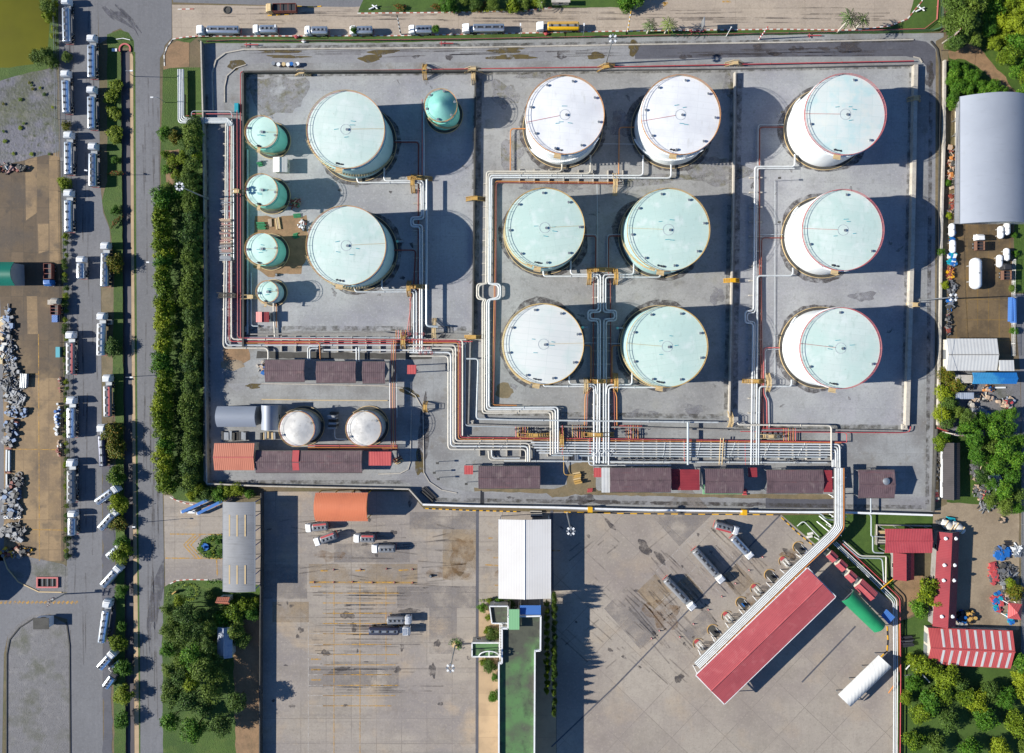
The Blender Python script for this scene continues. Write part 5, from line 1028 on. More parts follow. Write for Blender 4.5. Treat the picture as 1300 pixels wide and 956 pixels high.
for k in range(5):
    a = at(.1+.2*k, .05, .4)
bldg('warehouse', 'big white gable canopy in the middle of the south yards', 'canopy', rect(633.6,659.4,698.6,760,'y'), 6.0, 'gable', .7, m_whiteroof, None, 'open', pmat=m_white, gutter=m_white, cap=m_whiteroof)
# big barrel warehouse at the right edge
r_, at, u, v = bldg('warehouse', 'huge silver barrel roofed warehouse at the right edge', 'warehouse', [(1219,284), (1219,122.5), (1312,122.5), (1312,284)], 3.4, 'arc', 4.4, m_silverroof, m_cream, doors=2, gutter=m_steel)
bldg('lean_to', 'narrow grey lean to along the silver warehouse', 'lean-to', [(1211.6,284), (1214,133), (1218.6,126), (1218.6,284)], 2.6, 'shed', .3, m_greyroof, None, 'open')
bldg('warehouse', 'pale ribbed roof building below the slab yard', 'building', rect(1202,429.8,1265.8,470.6), 3.4, 'gable', 1.0, m_corrwhite, m_cream, cap=m_conc)
bldg('shed', 'small pale annex beside the ribbed roof building', 'shed', rect(1268.4,457.2,1287,471), 4.0, 'shed', .3, m_corrwhite, m_cream)
bldg('shelter', 'long blue gable roof in the scrap yard', 'shelter', rect(1234.6,473,1290.6,487.4), 3.6, 'gable', .7, m_blueroof, None, 'open')
bldg('shed', 'small beige flat roof left of the long blue roof', 'shed', rect(1213.6,476,1234.2,486.4), 2.8, 'flat', 0, m_conc_l, m_cream)
bldg('container_house', 'pale blue and rust roofed cabin in the scrap yard', 'cabin', rect(1213,498.4,1236.4,506.6), 2.6, 'flat', 0, m_blueveil, m_blue)
r_, at, u, v = bldg('warehouse', 'long charcoal gable roof with a white side among the trees', 'building', rect(1197.4,562,1218.8,634,'y'), 2.7, 'gable', 1.1, m_darkroof, m_white)
a, b = at(.02, 0, -.5), at(.98, 0, -.5); MB().bar(a - v*.2, b - v*.2, .35, .12).build('side_canopy', m_white, r_)
bldg('warehouse', 'wide rose red roof beside the green lawn', 'building', rect(1123.6,671.4,1183.4,702), 5.0, 'gable', .5, m_redroof, None, 'open', cap=m_redroof)
bldg('house', 'dark red gable house below the rose red roof', 'building', rect(1134,701.6,1160.6,735.8,'y'), 2.6, 'gable', 1.5, m_redroof2, m_conc, cap=m_redroof2)
r_, at, u, v = bldg('house', 'long dark red gable roof dotted with white vents', 'building', [(1184,795), (1190.6,675), (1218,675), (1213.4,795)], 3.4, 'gable', 1.9, m_redroof2, m_conc, cap=m_redroof2)
for s_ in (.12, .5, .66, .94):
    for tt in (.27, .73):
        p = at(s_, tt, .9); w_ = MB().cyl((p.x, p.y, p.z), .35, .5, 10); w_.cyl((p.x, p.y, p.z+.5), .6, .5, 10, .3); w_.build('roof_vent', m_white, r_, True)
r_, at, u, v = bldg('warehouse', 'coral roof striped with pale skylights at the lower right', 'building', [(1178.4,797), (1285.6,800.6), (1283,849), (1177.4,843)], 3.0, 'gable', 1.7, m_redbright, m_conc_l, doors=2, cap=m_redbright)
for k in range(9):
    s_ = .16 + k*.098
    for t0, t1 in ((.02, .46), (.54, .98)):
        z0, z1 = (1.7*t0*2, 1.7*t1*2) if t0 < .5 else (1.7*2*(1-t0), 1.7*2*(1-t1))
        MB().bar(at(s_, t0, z0+.02), at(s_, t1, z1+.02), .78, .03).build('skylight', m_corrwhite, r_)
# loading bay
r_, at, u, v = bldg('loading_bay', 'long red gable roof of the slanted lorry loading bay', 'loading bay', [(884,857), (1025,721.4), (1060.6,758), (920,893.6)], 6.6, 'gable', .9, m_loadroof, None, 'open', posts=12, pmat=m_white, gutter=m_white, cap=m_loadroof)
eb = MB(); eb.bar(at(1.004, 0, -.15), at(1.004, 1, -.15), .3, .2); eb.bar(at(-.004, 0, -.15), at(-.004, 1, -.15), .3, .2); eb.build('fascia', m_white, r_)
for k in range(8):
    # gantry islands with loading arms
    uu = 16 + k*25.2; x, y = dg(uu, 13); p = P(x, y); q2 = P(*dg(uu, 3)); u2 = (P(*dg(uu, 30)) - p).normalized(); ang = atan2(u2.y, u2.x)
    if k % 2 == 0:
        t = empty('loading_island', p, 'red nosed loading island, number %s from the lower left of the loading bay' % ('one', 'two', 'three', 'four')[k//2], 'loading island', None, ang); t.scale = (.66, .66, .85)
        MB().prism([(2.6*cos(a), 1.5*sin(a)) for a in [pi*(-.5+i/10) for i in range(11)]] + [(-3.6, 1.5), (-3.6, -1.5)], 0, .2).build('island_base', m_conc_l, t, local=True)
        MB().prism([(1.2+1.35*cos(a), 1.25*sin(a)) for a in [pi*(-.5+i/8) for i in range(9)]], .2, .32).build('red_nose', m_red, t, local=True)
        for sy in (-.6, .2, .9):
            MB().tube(rounded([(-1.6, sy, .2), (-1.6, sy, 2.6), (.4, sy, 2.9), (1.0, sy, 1.4)], .4), .13, 8).build('loading_arm', m_white if sy != .2 else m_dark, t, True, local=True)
        MB().box((-2.8, 0, .2), (.5, .7, 1.5)).build('meter_cabinet', m_steel, t, local=True)
        MB().ring((0, 0, .0), 2.62, 2.72, .24, 12, -pi/2, pi/2).build('yellow_kerb', m_gold, t, local=True)
    else:
        t = empty('loading_island', p, 'grey loading island with a yellow banded nose, %s from the lower left' % ('first', 'second', 'third', 'fourth')[k//2], 'loading island', None, ang); t.scale = (.66, .66, .85)
        MB().prism([(2.6*cos(a), 1.6*sin(a)) for a in [pi*(-.5+i/10) for i in range(11)]] + [(-3.6, 1.6), (-3.6, -1.6)], 0, .2).build('island_base', m_conc_d, t, local=True)
        MB().ring((0, 0, .0), 2.62, 2.85, .26, 14, -pi/2, pi/2).build('yellow_kerb', m_gold, t, local=True)
        for sy in (-1.7, 1.7): MB().bar((-4.2, sy, 0), (0, sy, 0), .2, .3).build('white_kerb', m_white, t, local=True)
        MB().box((-1, .2, .2), (1.4, .6, 1.2)).build('control_cabinet', m_blue if k == 3 else m_dark, t, local=True)
cn = 0
for x, y in [dg(uu, 36) for uu in (4, 28, 54, 78, 102, 126, 150)] + [dg(uu, 60) for uu in (-10, -24)]:
    p = P(x, y); t = empty('traffic_cone', p, 'small red cone standing before the loading islands', 'traffic cone', 'cones before the loading islands')
    MB().cyl((p.x, p.y, .04), .24, .8, 10, .05).build('cone_body', m_red, t, True); MB().box((p.x, p.y, 0), (.55, .55, .04)).build('cone_base', m_black, t); MB().cyl((p.x, p.y, .35), .17, .16, 10, .13).build('white_band', m_white, t)
for x, y in [(424,723), (458,723), (491,722), (524,722.6), (399,739), (424,739), (448,738.6), (473,739.4), (501,739.4), (524,739.6)]:
    p = P(x, y); t = empty('traffic_cone', p, 'small red and white cone above the lorry bays', 'traffic cone', 'cones above the lorry bays')
    MB().cyl((p.x, p.y, .04), .26, .85, 10, .05).build('cone_body', m_red, t, True); MB().box((p.x, p.y, 0), (.6, .6, .04)).build('cone_base', m_black, t); MB().cyl((p.x, p.y, .4), .17, .18, 10, .13).build('white_band', m_white, t)
# small sheds behind the loading bay
for x, y, a, l, s_ in [(1056.5,706.5,.76,'red roofed pump kiosk, uppermost behind the loading bay',(2.9,2.8)), (1068.6,718,.76,'red roofed pump kiosk, second behind the loading bay',(3.0,2.9)), (1080.6,732,.76,'red roofed pump kiosk, third behind the loading bay',(3.0,3.0)), (1099.5,749.5,.76,'largest red roofed kiosk beside the green barrel roof',(6.6,3.9))]:
    hx, hy = s_[0]/S/2, s_[1]/S/2; ca, sa = cos(a), sin(a)
    q = [(x + i*hx*ca - j*hy*sa, y + i*hx*sa + j*hy*ca) for i, j in ((-1,-1),(1,-1),(1,1),(-1,1))]
    bldg('pump_kiosk', l, 'kiosk', q, 3.4, 'gable', .6, m_loadroof, m_cream, inset=.25)
bldg('barrel_shelter', 'dark green barrel roofed shelter behind the loading bay', 'shelter', [(1068.6,763.4), (1110,803), (1124.2,791.6), (1083.8,748.4)], 4.4, 'arc', 1.5, m_greenroof, None, 'open')
bldg('shelter', 'small faded blue roof at the end of the green barrel roof', 'shelter', [(1119,781.6), (1125.6,773.4), (1135.6,783), (1128,792)], 3.2, 'shed', .3, m_bluesmall, None, 'open')
bldg('barrel_shelter', 'silver barrel roofed shelter at the bottom right', 'shelter', [(1064,882), (1115.6,832), (1132,847), (1080.4,897)], 3.0, 'arc', 2.2, m_corrwhite, None, 'open')
bldg('barrel_shelter', 'dark teal barrel roofed shed at the left edge', 'shed', [(-40,360), (-40,333), (18,332.4), (19,362)][1:] + [(-40,360)], 5.0, 'arc', 2.0, m_tealroof, m_greywall) if 0 else bldg('barrel_shelter', 'dark teal barrel roofed shed at the left edge', 'shed', [(-44,332.6), (18,332.6), (19,362.6), (-44,363)], 5.0, 'arc', 2.0, m_tealroof, m_greywall)
q = [P(1280,765,4), P(1297.6,767,4), P(1296.4,787,4), P(1279,785,4)]; c = sum(q, Vector())/4
t = empty('pavilion', (c.x, c.y, 0), 'red pyramid roofed pavilion in the scrap yard corner', 'pavilion'); ap = c + Vector((0, 0, 1.4)); mb = MB(); mb.add(q+[ap], [(0,3,4), (1,0,4), (2,1,4), (3,2,4), (0,1,2,3)]); mb.build('roof', m_redbright, t)
for k in q:
    k2 = c + (k-c)*.85; MB().box((k2.x, k2.y, 0), (.2, .2, 3.95)).build('post', m_white, t)
bldg('warehouse', 'barrel roofed building just beyond the left edge by the drive', 'warehouse', [(-170,690), (-46,690), (-46,772), (-170,772)], 5.5, 'arc', 4.0, m_greyroof, m_greywall)
# green office with parapets
def poly_building(pts, h, roof, wallm, label, ph=.7, pw=.35, name='office_building', cat='office', open_=()):
    q = [P(x, y, h) for x, y in pts]; c = sum(q, Vector())/len(q); t = empty(name, (c.x, c.y, 0), label, cat)
    MB().prism([(p.x, p.y) for p in q], 0, h-.05).build('wall', wallm, t)
    n = len(q); a = sum(q[i].x*q[(i+1) % n].y - q[(i+1) % n].x*q[i].y for i in range(n)); qq = q if a > 0 else q[::-1]
    MB().poly([(p.x, p.y, h-.03) for p in qq]).build('roof', roof, t); pp = MB()
    for i in range(n):
        if i in open_: continue
        a, b = q[i], q[(i+1) % n]; pp.bar((a.x, a.y, h-.02), (b.x, b.y, h-.02), pw, ph)
    pp.build('parapet', m_white, t)
    for i in range(n):
        a, b = q[i], q[(i+1) % n]; L = (b-a).length; u = (b-a)/max(L, .1)
        o = Vector((u.y, -u.x, 0)) * (1 if a is not None else 1); inside = (c - (a+b)/2).dot(o) > 0; o = -o if inside else o
        for k in range(int(L/4)):
            for z in ((1.0,) if h < 5 else (1.2, 4.6)):
                p = a + u*(2+4*k) + o*.05; f = MB().box((p.x, p.y, z), (1.7, .1, 1.4), atan2(u.y, u.x)).build('window', m_white, t)
                p = p + o*.04; MB().box((p.x, p.y, z+.12), (1.4, .06, 1.15), atan2(u.y, u.x)).build('pane', m_glass, f)
    return t
o1 = poly_building([(637.4,796.6), (645,796.6), (645,781.6), (686.4,780.6), (686,824.6), (679,825), (678.2,980), (633.4,980), (633.4,840.6), (637.4,840.6)], 7.6, m_greenflat, m_cream, 'green roofed office block with white parapets', 1.0, .45)
for i, (x0, y0, x1, y1, hh, m, l) in enumerate([(646,773.6,659.4,799,9.6,m_greenshed,'pale green lean roof on the office roof'), (660,768.6,686.6,780,8.4,m_bluesmall,'blue canopy at the top of the office')]):
    bldg('roof_shelter', l, 'roof shelter', rect(x0, y0, x1, y1), hh, 'shed', .25, m, None, 'open', inset=.2)
poly_building([(621.6,769), (645,769), (645,791), (624.6,790.6)], 5.4, m_greenflat, m_cream, 'small green roofed wing with slanted white parapet', .6, .35, 'office_wing')
t = poly_building([(599.4,815.6), (634,815.6), (634,833), (599.4,833)], 4.2, m_greenflat, m_cream, 'low green porch roof sticking out left of the office', .5, .35, 'porch', 'porch')
p = P(621,833,5.0); mb = MB(); mb.tube([(p.x + 3.1*cos(a), p.y + 1.5*sin(a), 5.0) for a in [pi*i/14 for i in range(15)]], .17, 7); mb.tube([(p.x, p.y, 5.0), (p.x, p.y+1.5, 5.0)], .15, 7); mb.cyl((p.x,p.y,4.2),.15,.9,8); mb.cyl((p.x-3.1,p.y,4.2),.15,.9,8); mb.cyl((p.x+3.1,p.y,4.2),.15,.9,8); mb.build('arch', m_white, t, True)
lv = MB()
for k in range(22):
    p = P(636, 793 + k*2.0, 6.6); lv.box((p.x, p.y, 6.5), (1.1, .16, .14))
tag(lv.box((P(634.6,814,6).x, P(634.6,814,6).y, 6.3), (.2, 11, .18)).box((P(637.3,814,6).x, P(637.3,814,6).y, 6.3), (.2, 11, .18)).box((P(634.6,793,6).x,P(634.6,793,6).y,0),(.2,.2,6.3)).box((P(634.6,834,6).x,P(634.6,834,6).y,0),(.2,.2,6.3)).build('pergola', m_white), 'white slatted pergola along the left of the office', 'pergola')
# gate furniture
p = P(283,752); 
bldg('guard_house', 'small tiled hip roofed guard house under the trees', 'guard house', rect(276,758,292,767), 3.2, 'gable', 1.4, m_terracotta, m_cream)
bldg('shed', 'weathered blue roof half hidden by trees at lower left', 'shed', rect(276,796,295,835,'y'), 3.6, 'gable', .9, m_blueveil, m_cream)
bldg('guard_house', 'small brown guard house beside the lower left drive', 'guard house', rect(42,784.5,62,799), 3.0, 'flat', 0, m_conc_d, m_white)
bldg('cabin', 'small pale roofed cabin at the top edge', 'cabin', rect(700,-3,724,3), 2.8, 'flat', 0, m_conc_l, m_cream)
# cage pit
c = P(61,739); t = empty('steel_cage', c, 'red framed cage over a dark pit on the gravel corner', 'cage'); fr = MB()
for dx in (-3.2, 3.2): fr.box((c.x+dx, c.y, 0), (.45, 3.4, .5))
for dy in (-1.5, 1.5): fr.box((c.x, c.y+dy, 0), (6.0, .45, .5))
fr.build('frame', m_redpale, t); MB().box((c.x, c.y, .02), (5.9, 2.5, .06)).build('pit_cover', m_black, t); bb = MB()
for k in range(3): bb.box((c.x-1.6+k*1.6, c.y, .3), (.12, 2.5, .1))
bb.build('grille', m_steel, t)
# blue barrier pair at the gate
for x0, y0, x1, y1, l in [(265,634,231,650,'upper blue barrier boom at the gate'), (282,636,251,652,'lower blue barrier boom at the gate')]:
    a, b = P(x0, y0, 2.2), P(x1, y1, 1.4); t = empty('barrier', (b.x, b.y, 0), l, 'barrier'); MB().bar(a, b, .9, .25).build('boom', m_blue, t); MB().box((b.x, b.y, 0), (.9, .9, 1.35)).build('housing', m_white, t); MB().box((a.x,a.y,0),(.15,.15,2.15)).build('rest_post', m_steel, t)
p = P(244,648.5); tag(MB().box((p.x, p.y, 0), (2.4, 1.2, 1.0)).box((p.x, p.y, 1.0), (1.4, .4, .3)).build('ticket_machine', m_white), 'white ticket block between two blue booms', 'ticket machine')
# culvert head
c = P(159,63); t = empty('culvert', c, 'brick red ring round the culvert mouth', 'culvert'); MB().ring((c.x, c.y, .0), 1.5, 1.95, .35, 28, -.4, pi+.4).build('rim', m_redpale, t); MB().box((c.x-3.3, c.y-.2, 0), (1.6, .9, .3)).build('slab', m_white, t)
p = P(157,50); tag(MB().tube([(p.x-2.2, p.y-.1, .35), (p.x, p.y+.2, .35), (p.x+2.2, p.y-.3, .35)], .12, 6).box((p.x-2, p.y-.1, 0), (.12, .12, .35)).box((p.x+2, p.y-.2, 0), (.12, .12, .35)).build('guard_rail', m_white), 'short white rail on the green verge tip', 'rail')
p = P(140,409); t = empty('valve_box', p, 'small pale box on the verge beside a parked tanker', 'box'); MB().box((p.x, p.y, 0), (1.9, 1.5, .8)).build('body', m_conc_l, t); MB().box((p.x, p.y, .802), (1.1, .9, .06)).build('lid', m_conc_d, t)
# ------------------------------------------------------------------ lorries
WHEEL = MB()
WHEEL.cur = 0; n_ = 14
for (y0, y1, r0, r1, mi) in ((-.14, .14, .5, .5, 0),):
    vs = [(r0*cos(2*pi*i/n_), y0, r0*sin(2*pi*i/n_)) for i in range(n_)] + [(r1*cos(2*pi*i/n_), y1, r1*sin(2*pi*i/n_)) for i in range(n_)]
    WHEEL.add(vs, [(i, (i+1) % n_, n_+(i+1) % n_, n_+i) for i in range(n_)] + [tuple(range(n_))[::-1], tuple(range(n_, 2*n_))])
ME_WHEEL = WHEEL.mesh('tyre', m_black)
RIM = MB()
for s_ in (-1, 1): RIM.add([(.27*cos(2*pi*i/10), s_*.15, .27*sin(2*pi*i/10)) for i in range(10)], [tuple(range(10))])
ME_RIM = RIM.mesh('rim', m_steel)
def wheel(t, x, y, r=1.0):
    o = link('wheel', ME_WHEEL, t, (x, y, .5*r)); o.scale = (r, 1, r); link('rim', ME_RIM, o)
def rsec(x, w_, z0, z1, r=.25, n=4, taper=1.0):
    "rounded-rectangle section across y/z at x"
    pts = []; hw = w_/2*taper
    for cy, cz, a0 in ((hw-r, z1-r, 0), (-hw+r, z1-r, pi/2), (-hw+r, z0+r, pi), (hw-r, z0+r, 3*pi/2)):
        for k in range(n+1):
            a = a0 + pi/2*k/n; pts.append((x, cy + r*cos(a), cz + r*sin(a)))
    return pts
SCH = dict(silver=(m_silvertank, m_dark, None), white=(m_white, m_dark, None), blue=(m_silvertank, m_steel, m_blueflank_sky), dull=(m_dulltank, m_dark, None), yellow=(m_yellowtank, m_steel, m_gold), dark=(m_darktank, m_steel, None), red=(m_dulltank, m_dark, m_red))
m_brownbed = paint('brown truck bed', 122, 88, 72, .7)
def lorry(kind, f, b, scheme, label, group, cabm=None, hatches=None, bed=None):
    a, e = P(f[0], f[1], 2.6), P(b[0], b[1], 2.6); L = max(5.2, (a-e).length); u = (a-e).normalized(); c = (a+e)/2
    t = empty({'semi': 'tanker_truck', 'rigid': 'tanker_truck', 'bed': 'cargo_truck'}[kind], (c.x, c.y, 0), label, 'tanker' if kind != 'bed' else 'lorry', group, atan2(u.y, u.x))
    X = L/2; cabm = cabm or m_white; tm, wm, fm = SCH[scheme]
    cl = 2.25 if kind == 'semi' else 1.9
    cb = MB().loft([rsec(X, 2.3, .75, 2.2, .2), rsec(X-.12, 2.4, .6, 2.45, .25), rsec(X-.55, 2.45, .6, 2.95, .25), rsec(X-cl+.1, 2.45, .65, 3.05, .25), rsec(X-cl, 2.35, .7, 2.95, .25)])
    cab = cb.build('cab', cabm, t, True, local=True)
    MB().add([(X+.02, -1.0, 1.5), (X+.02, 1.0, 1.5), (X-.5, .98, 2.75), (X-.5, -.98, 2.75)], [(0,1,2,3)]).add([(X-.03, -1.0, 2.26), (X-.03, 1.0, 2.26), (X-.52, .98, 2.93), (X-.52, -.98, 2.93)], [(0,1,2,3)]).build('windscreen', m_glass, cab, local=True)
    MB().loft([[(X-.9, y, z) for y, z in ((-.9, 3.0), (.9, 3.0), (.9, 3.06), (-.9, 3.06))], [(X-cl+.12, y, z) for y, z in ((-.95, 3.0), (.95, 3.0), (.95, 3.5 if kind == 'semi' else 3.2), (-.95, 3.5 if kind == 'semi' else 3.2))]]).build('wind_deflector', cabm, cab, local=True)
    for s_ in (-1, 1): MB().box((X-.25, s_*1.42, 1.7), (.2, .22, .6)).build('mirror', m_dark, cab, local=True)
    for s_ in (-1, 1): MB().box((X+.0, s_*.85, .85), (.08, .35, .2)).build('headlight', m_white, cab, local=True)
    MB().box((X-L/2-.5, 0, .75), (L-1.2, .95, .28)).build('chassis', m_dark, t, local=True)
    x1 = X - cl - (1.25 if kind == 'semi' else .35); x0 = -X + .1
    if kind == 'semi': MB().box((X-cl-.75, .0, 1.05), (1.1, 2.0, .55)).build('fuel_tank', m_steel, t, local=True)
    if bed is None:
        secs = []; n = 20
        for x, s_ in ((x0, .82), (x0+.16, .98), (x0+.3, 1), (x1-.3, 1), (x1-.16, .98), (x1, .82)):
            sec = []
            for k in range(n):
                g = 2*pi*k/n; cy, cz = cos(g), sin(g); e_ = 2.6
                sec.append((x, 1.24*s_*abs(cy)**(2/e_)*(1 if cy > 0 else -1), 2.22 + .96*s_*abs(cz)**(2/e_)*(1 if cz > 0 else -1)))
            secs.append(sec)
        tk = MB().loft(secs).build('tank', tm, t, True, local=True)
        MB().box(((x0+x1)/2, .1, 3.19), (x1-x0-.5, .62, .05)).build('walkway', wm, tk, local=True)
        nh = hatches or max(4, int((x1-x0)/2.0))
        for k in range(nh):
            x = x0 + (x1-x0)*(k+.5)/nh
            MB().cyl((x, .1, 3.15), .36, .22, 12).cyl((x, .1, 3.37), .28, .08, 10).build('hatch', m_dark if wm is not m_dark else m_steel, tk, True, local=True)
        for s_ in (-.38, .58): MB().tube([(x0+.3, s_, 3.2), (x0+.3, s_, 3.42), (x1-.3, s_, 3.42), (x1-.3, s_, 3.2)], .035, 5).build('top_rail', m_steel, tk, local=True)
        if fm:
            MB().box(((x0+x1)/2, -.73, 3.02), (x1-x0-.7, .8, .1)).build('colour_stripe', fm, tk, local=True)  # blue version paints the sky's reflection on the flank away from the sun
        MB().tube([(x0-.06, .5, .9), (x0-.06, .5, 3.2)], .04, 5).tube([(x0-.06, .9, .9), (x0-.06, .9, 3.2)], .04, 5).build('ladder', m_steel, t, local=True)
        for s_ in (-1, 1): MB().box(((x0+x1)/2, s_*1.15, .95), ((x1-x0)*.55, .1, .35)).build('side_guard', m_steel, t, local=True)
        MB().box((x0-.05, 0, .55), (.12, 2.3, .3)).build('bumper', m_redpale, t, local=True)
    else:
        bd = MB(); bd.box(((x0+x1)/2, 0, 1.15), (x1-x0, 2.45, .12))
        for s_ in (-1, 1): bd.box(((x0+x1)/2, s_*1.19, 1.27), (x1-x0, .08, 1.5))
        for xx in (x0+.04, x1-.04): bd.box((xx, 0, 1.27), (.08, 2.3, 1.5))
        for k in range(1, 3): bd.box((x0+(x1-x0)*k/3, 0, 2.6), (.14, 2.3, .12))
        bd.build('cargo_bed', bed, t, local=True); MB().box(((x0+x1)/2, 0, 1.28), (x1-x0-.3, 2.2, .9)).build('cargo', m_dark, t, local=True)
    ax = [X-1.2, X-cl-.6, X-cl-1.7] + ([x0+.9, x0+2.1, x0+3.3] if kind == 'semi' else [x0+1.0, x0+2.15]) if kind == 'semi' else [X-1.1, x0+1.0, x0+2.15]
    for x in ax:
        for s_ in (-1, 1): wheel(t, x, s_*1.02)
    return t
GL, GR, GT, GY, GD = 'tankers parked down the left side of the street', 'tankers parked down the right side of the street', 'tankers queued on the concrete road along the top', 'tankers standing in the lorry park', 'tankers waiting before the loading bay'
V = [
 ('semi',(83,-4),(84.2,53.5),'silver','silver tanker half out of frame at the top of the street, left side',GL),
 ('semi',(82.2,88),(83.6,143.5),'blue','blue striped tanker beside the weedy rubble, left side of the street',GL),
 ('semi',(86,166),(86,221.5),'blue','blue striped tanker passing the corner where rubble meets tan slabs',GL),
 ('semi',(86,240),(86,294.5),'blue','blue striped tanker left of the street, below the roadside bush',GL),
 ('rigid',(102,325),(102,354),'silver','short tanker standing in the street lane level with the teal barrel roof',GL),
 ('semi',(88.6,420.5),(88.6,476),'red','grey tanker with red edge lines, left side of the street',GL),
 ('semi',(89.6,503.5),(89.4,556.5),'blue','bright blue striped tanker, left side, beside the silver drum row',GL),
 ('semi',(89.6,583),(89.6,639),'dull','dull grey tanker on the left side of the street',GL),
 ('rigid',(91,648.5),(90.6,680),'silver','short silver tanker at the bottom of the left row',GL),
 ('semi',(115.4,43),(115.6,98.5),'blue','topmost tanker right of the street, beside the culvert lawn',GR),
 ('semi',(115.2,108.5),(115.6,163.8),'blue','second tanker right of the street, beside yellow green shrubs',GR),
 ('semi',(117,180.6),(117,236.6),'silver','silver tanker right of the street beside red flower beds',GR),
 ('semi',(133,307),(132,364),'silver','silver tanker pulled onto the verge beside the short lane tanker',GR),
 ('semi',(128.2,396.5),(127.2,451.6),'white','white tanker beside the round green tree on the verge',GR),
 ('semi',(135.4,475.5),(136,529.5),'red','tanker with red and blue sides pulled onto the verge',GR),
 ('semi',(128,538.6),(130.6,592.6),'dark','dark topped tanker beside two autumn tinged trees',GR),
 ('rigid',(149.4,618.6),(122,638.2),'silver','slanted tanker, topmost of those parked at an angle',GR),
 ('rigid',(149,646.5),(126.4,671.6),'silver','slanted tanker with a row of hatches, second of those parked at an angle',GR),
 ('rigid',(155,692),(136.4,707.6),'silver','slanted tanker whose front is hidden under a tree',GR),
 ('rigid',(152,719),(129.6,744.2),'silver','slanted tanker just above the long slanted one',GR),
 ('semi',(136.4,761.5),(128.4,816.4),'blue','long blue striped tanker, slightly slanted, near the street bottom',GR),
 ('rigid',(144.6,827.6),(125.6,848.6),'blue','slanted tanker beside a small pickup at the bottom',GR),
 ('rigid',(148,852),(133,873),'blue','slanted tanker at the very bottom of the street',GR),
 ('semi',(248.6,37),(303.4,37.2),'silver','long tanker, leftmost in the queue along the top road',GT),
 ('rigid',(320.4,36.4),(351.6,36.2),'silver','short tanker, second from the left in the top queue',GT),
 ('rigid',(386.2,38),(416,38),'silver','short tanker below the brown bed truck in the top queue',GT),
 ('rigid',(443.6,37.8),(473,37.4),'silver','short tanker with a sapling before its cab in the top queue',GT),
 ('rigid',(518.6,36.8),(548.6,36.6),'silver','short tanker with a sapling at its tail in the top queue',GT),
 ('semi',(586.6,35),(640.4,34.6),'silver','long silver tanker below the red flower bed in the top queue',GT),
 ('semi',(681,32.6),(735.6,32.6),'yellow','yellow tanker at the right end of the top queue',GT),
 ('rigid',(387.4,671),(416.4,668.2),'red','red and grey tanker right below the orange canopy',GY),
 ('rigid',(398.6,689.4),(426.4,679.4),'red','slanted red and grey tanker in the lorry park',GY),
 ('rigid',(448.6,683.6),(476,684),'red','grey tanker facing left, upper of two near the oil spots',GY),
 ('rigid',(471.6,697),(501.8,696.6),'dull','grey tanker facing left, lower of two near the oil spots',GY),
 ('rigid',(522,787.4),(491,788),'dull','short grey tanker facing right in the marked bays',GY),
 ('semi',(520.4,801.6),(468,801.4),'dark','long dark blue tanker facing right in the marked bays',GY),
 ('semi',(918.6,739.6),(882,698.4),'dull','middle tanker of those waiting before the loading bay',GD),
 ('semi',(882,774),(845.4,735.4),'dull','lower left tanker of those waiting before the loading bay',GD),
 ('rigid',(955,708.6),(930.4,682.2),'silver','short tanker nearest the pipe bridge before the loading bay',GD),
 ('rigid',(938.6,675),(908,666.6),'red','tanker turning in just below the wall at the loading yard',GD)]
for v_ in V: lorry(*v_, cabm=m_dark if 'very bottom' in v_[4] else None)
lorry('bed',(337,9.6),(376,9),'dull','truck with a brown open cargo bed at the top road', None, m_gold_p, None, m_rust)
lorry('bed',(60.4,363),(60.4,334),'dull','blue and white cab truck with a maroon bed on the tan slabs', None, m_blue, None, m_rust)
lorry('bed',(69,378),(69,400),'dull','rusty flatbed parked below the maroon bed truck', None, m_conc_l, None, m_rust)
lorry('bed',(1245,297),(1245,318),'dull','brown bed truck in the slab yard among gas vessels', None, m_white, None, m_brownbed)
lorry('bed',(1279,336),(1279,354),'dull','small brown truck at the right side of the slab yard', None, m_dark, None, m_brownbed)
def car(f, b, body, label, cat='pickup', cabin=m_glass):
    a, e = P(f[0], f[1], 1.2), P(b[0], b[1], 1.2); c = (a+e)/2; u = (a-e).normalized(); L = (a-e).length; X = L/2
    t = empty('pickup_truck', (c.x, c.y, 0), label, cat, None, atan2(u.y, u.x))
    bo = MB().loft([rsec(X, 1.6, .5, .85, .15), rsec(X-.3, 1.8, .4, 1.0, .2), rsec(.4*X, 1.85, .4, 1.1, .2), rsec(-.1*X, 1.85, .4, 1.1, .2), rsec(-X+.1, 1.8, .4, 1.1, .2), rsec(-X, 1.7, .45, 1.05, .15)]).build('body', body, t, True, local=True)
    MB().loft([rsec(.4*X, 1.5, 1.05, 1.1, .02), rsec(.15*X, 1.5, 1.05, 1.62, .12), rsec(-.25*X, 1.5, 1.05, 1.62, .12), rsec(-.35*X, 1.5, 1.05, 1.15, .03)]).build('windows', m_glass, t, True, local=True)
    MB().box((-.05*X, 0, 1.6), (.38*X, 1.35, .06)).build('roof', body, t, local=True); MB().box((-.68*X, 0, 1.1), (.5*X, 1.4, .02)).build('load_bed', m_dark, t, local=True)
    for x in (.62*X, -.6*X):
        for s_ in (-1, 1): wheel(t, x, s_*.82, .66)
car((152,841),(139.4,852),m_white,'small white pickup beside the slanted bottom tankers')
car((548,738-7),(541,727),m_dark,'small dark van') if 0 else None
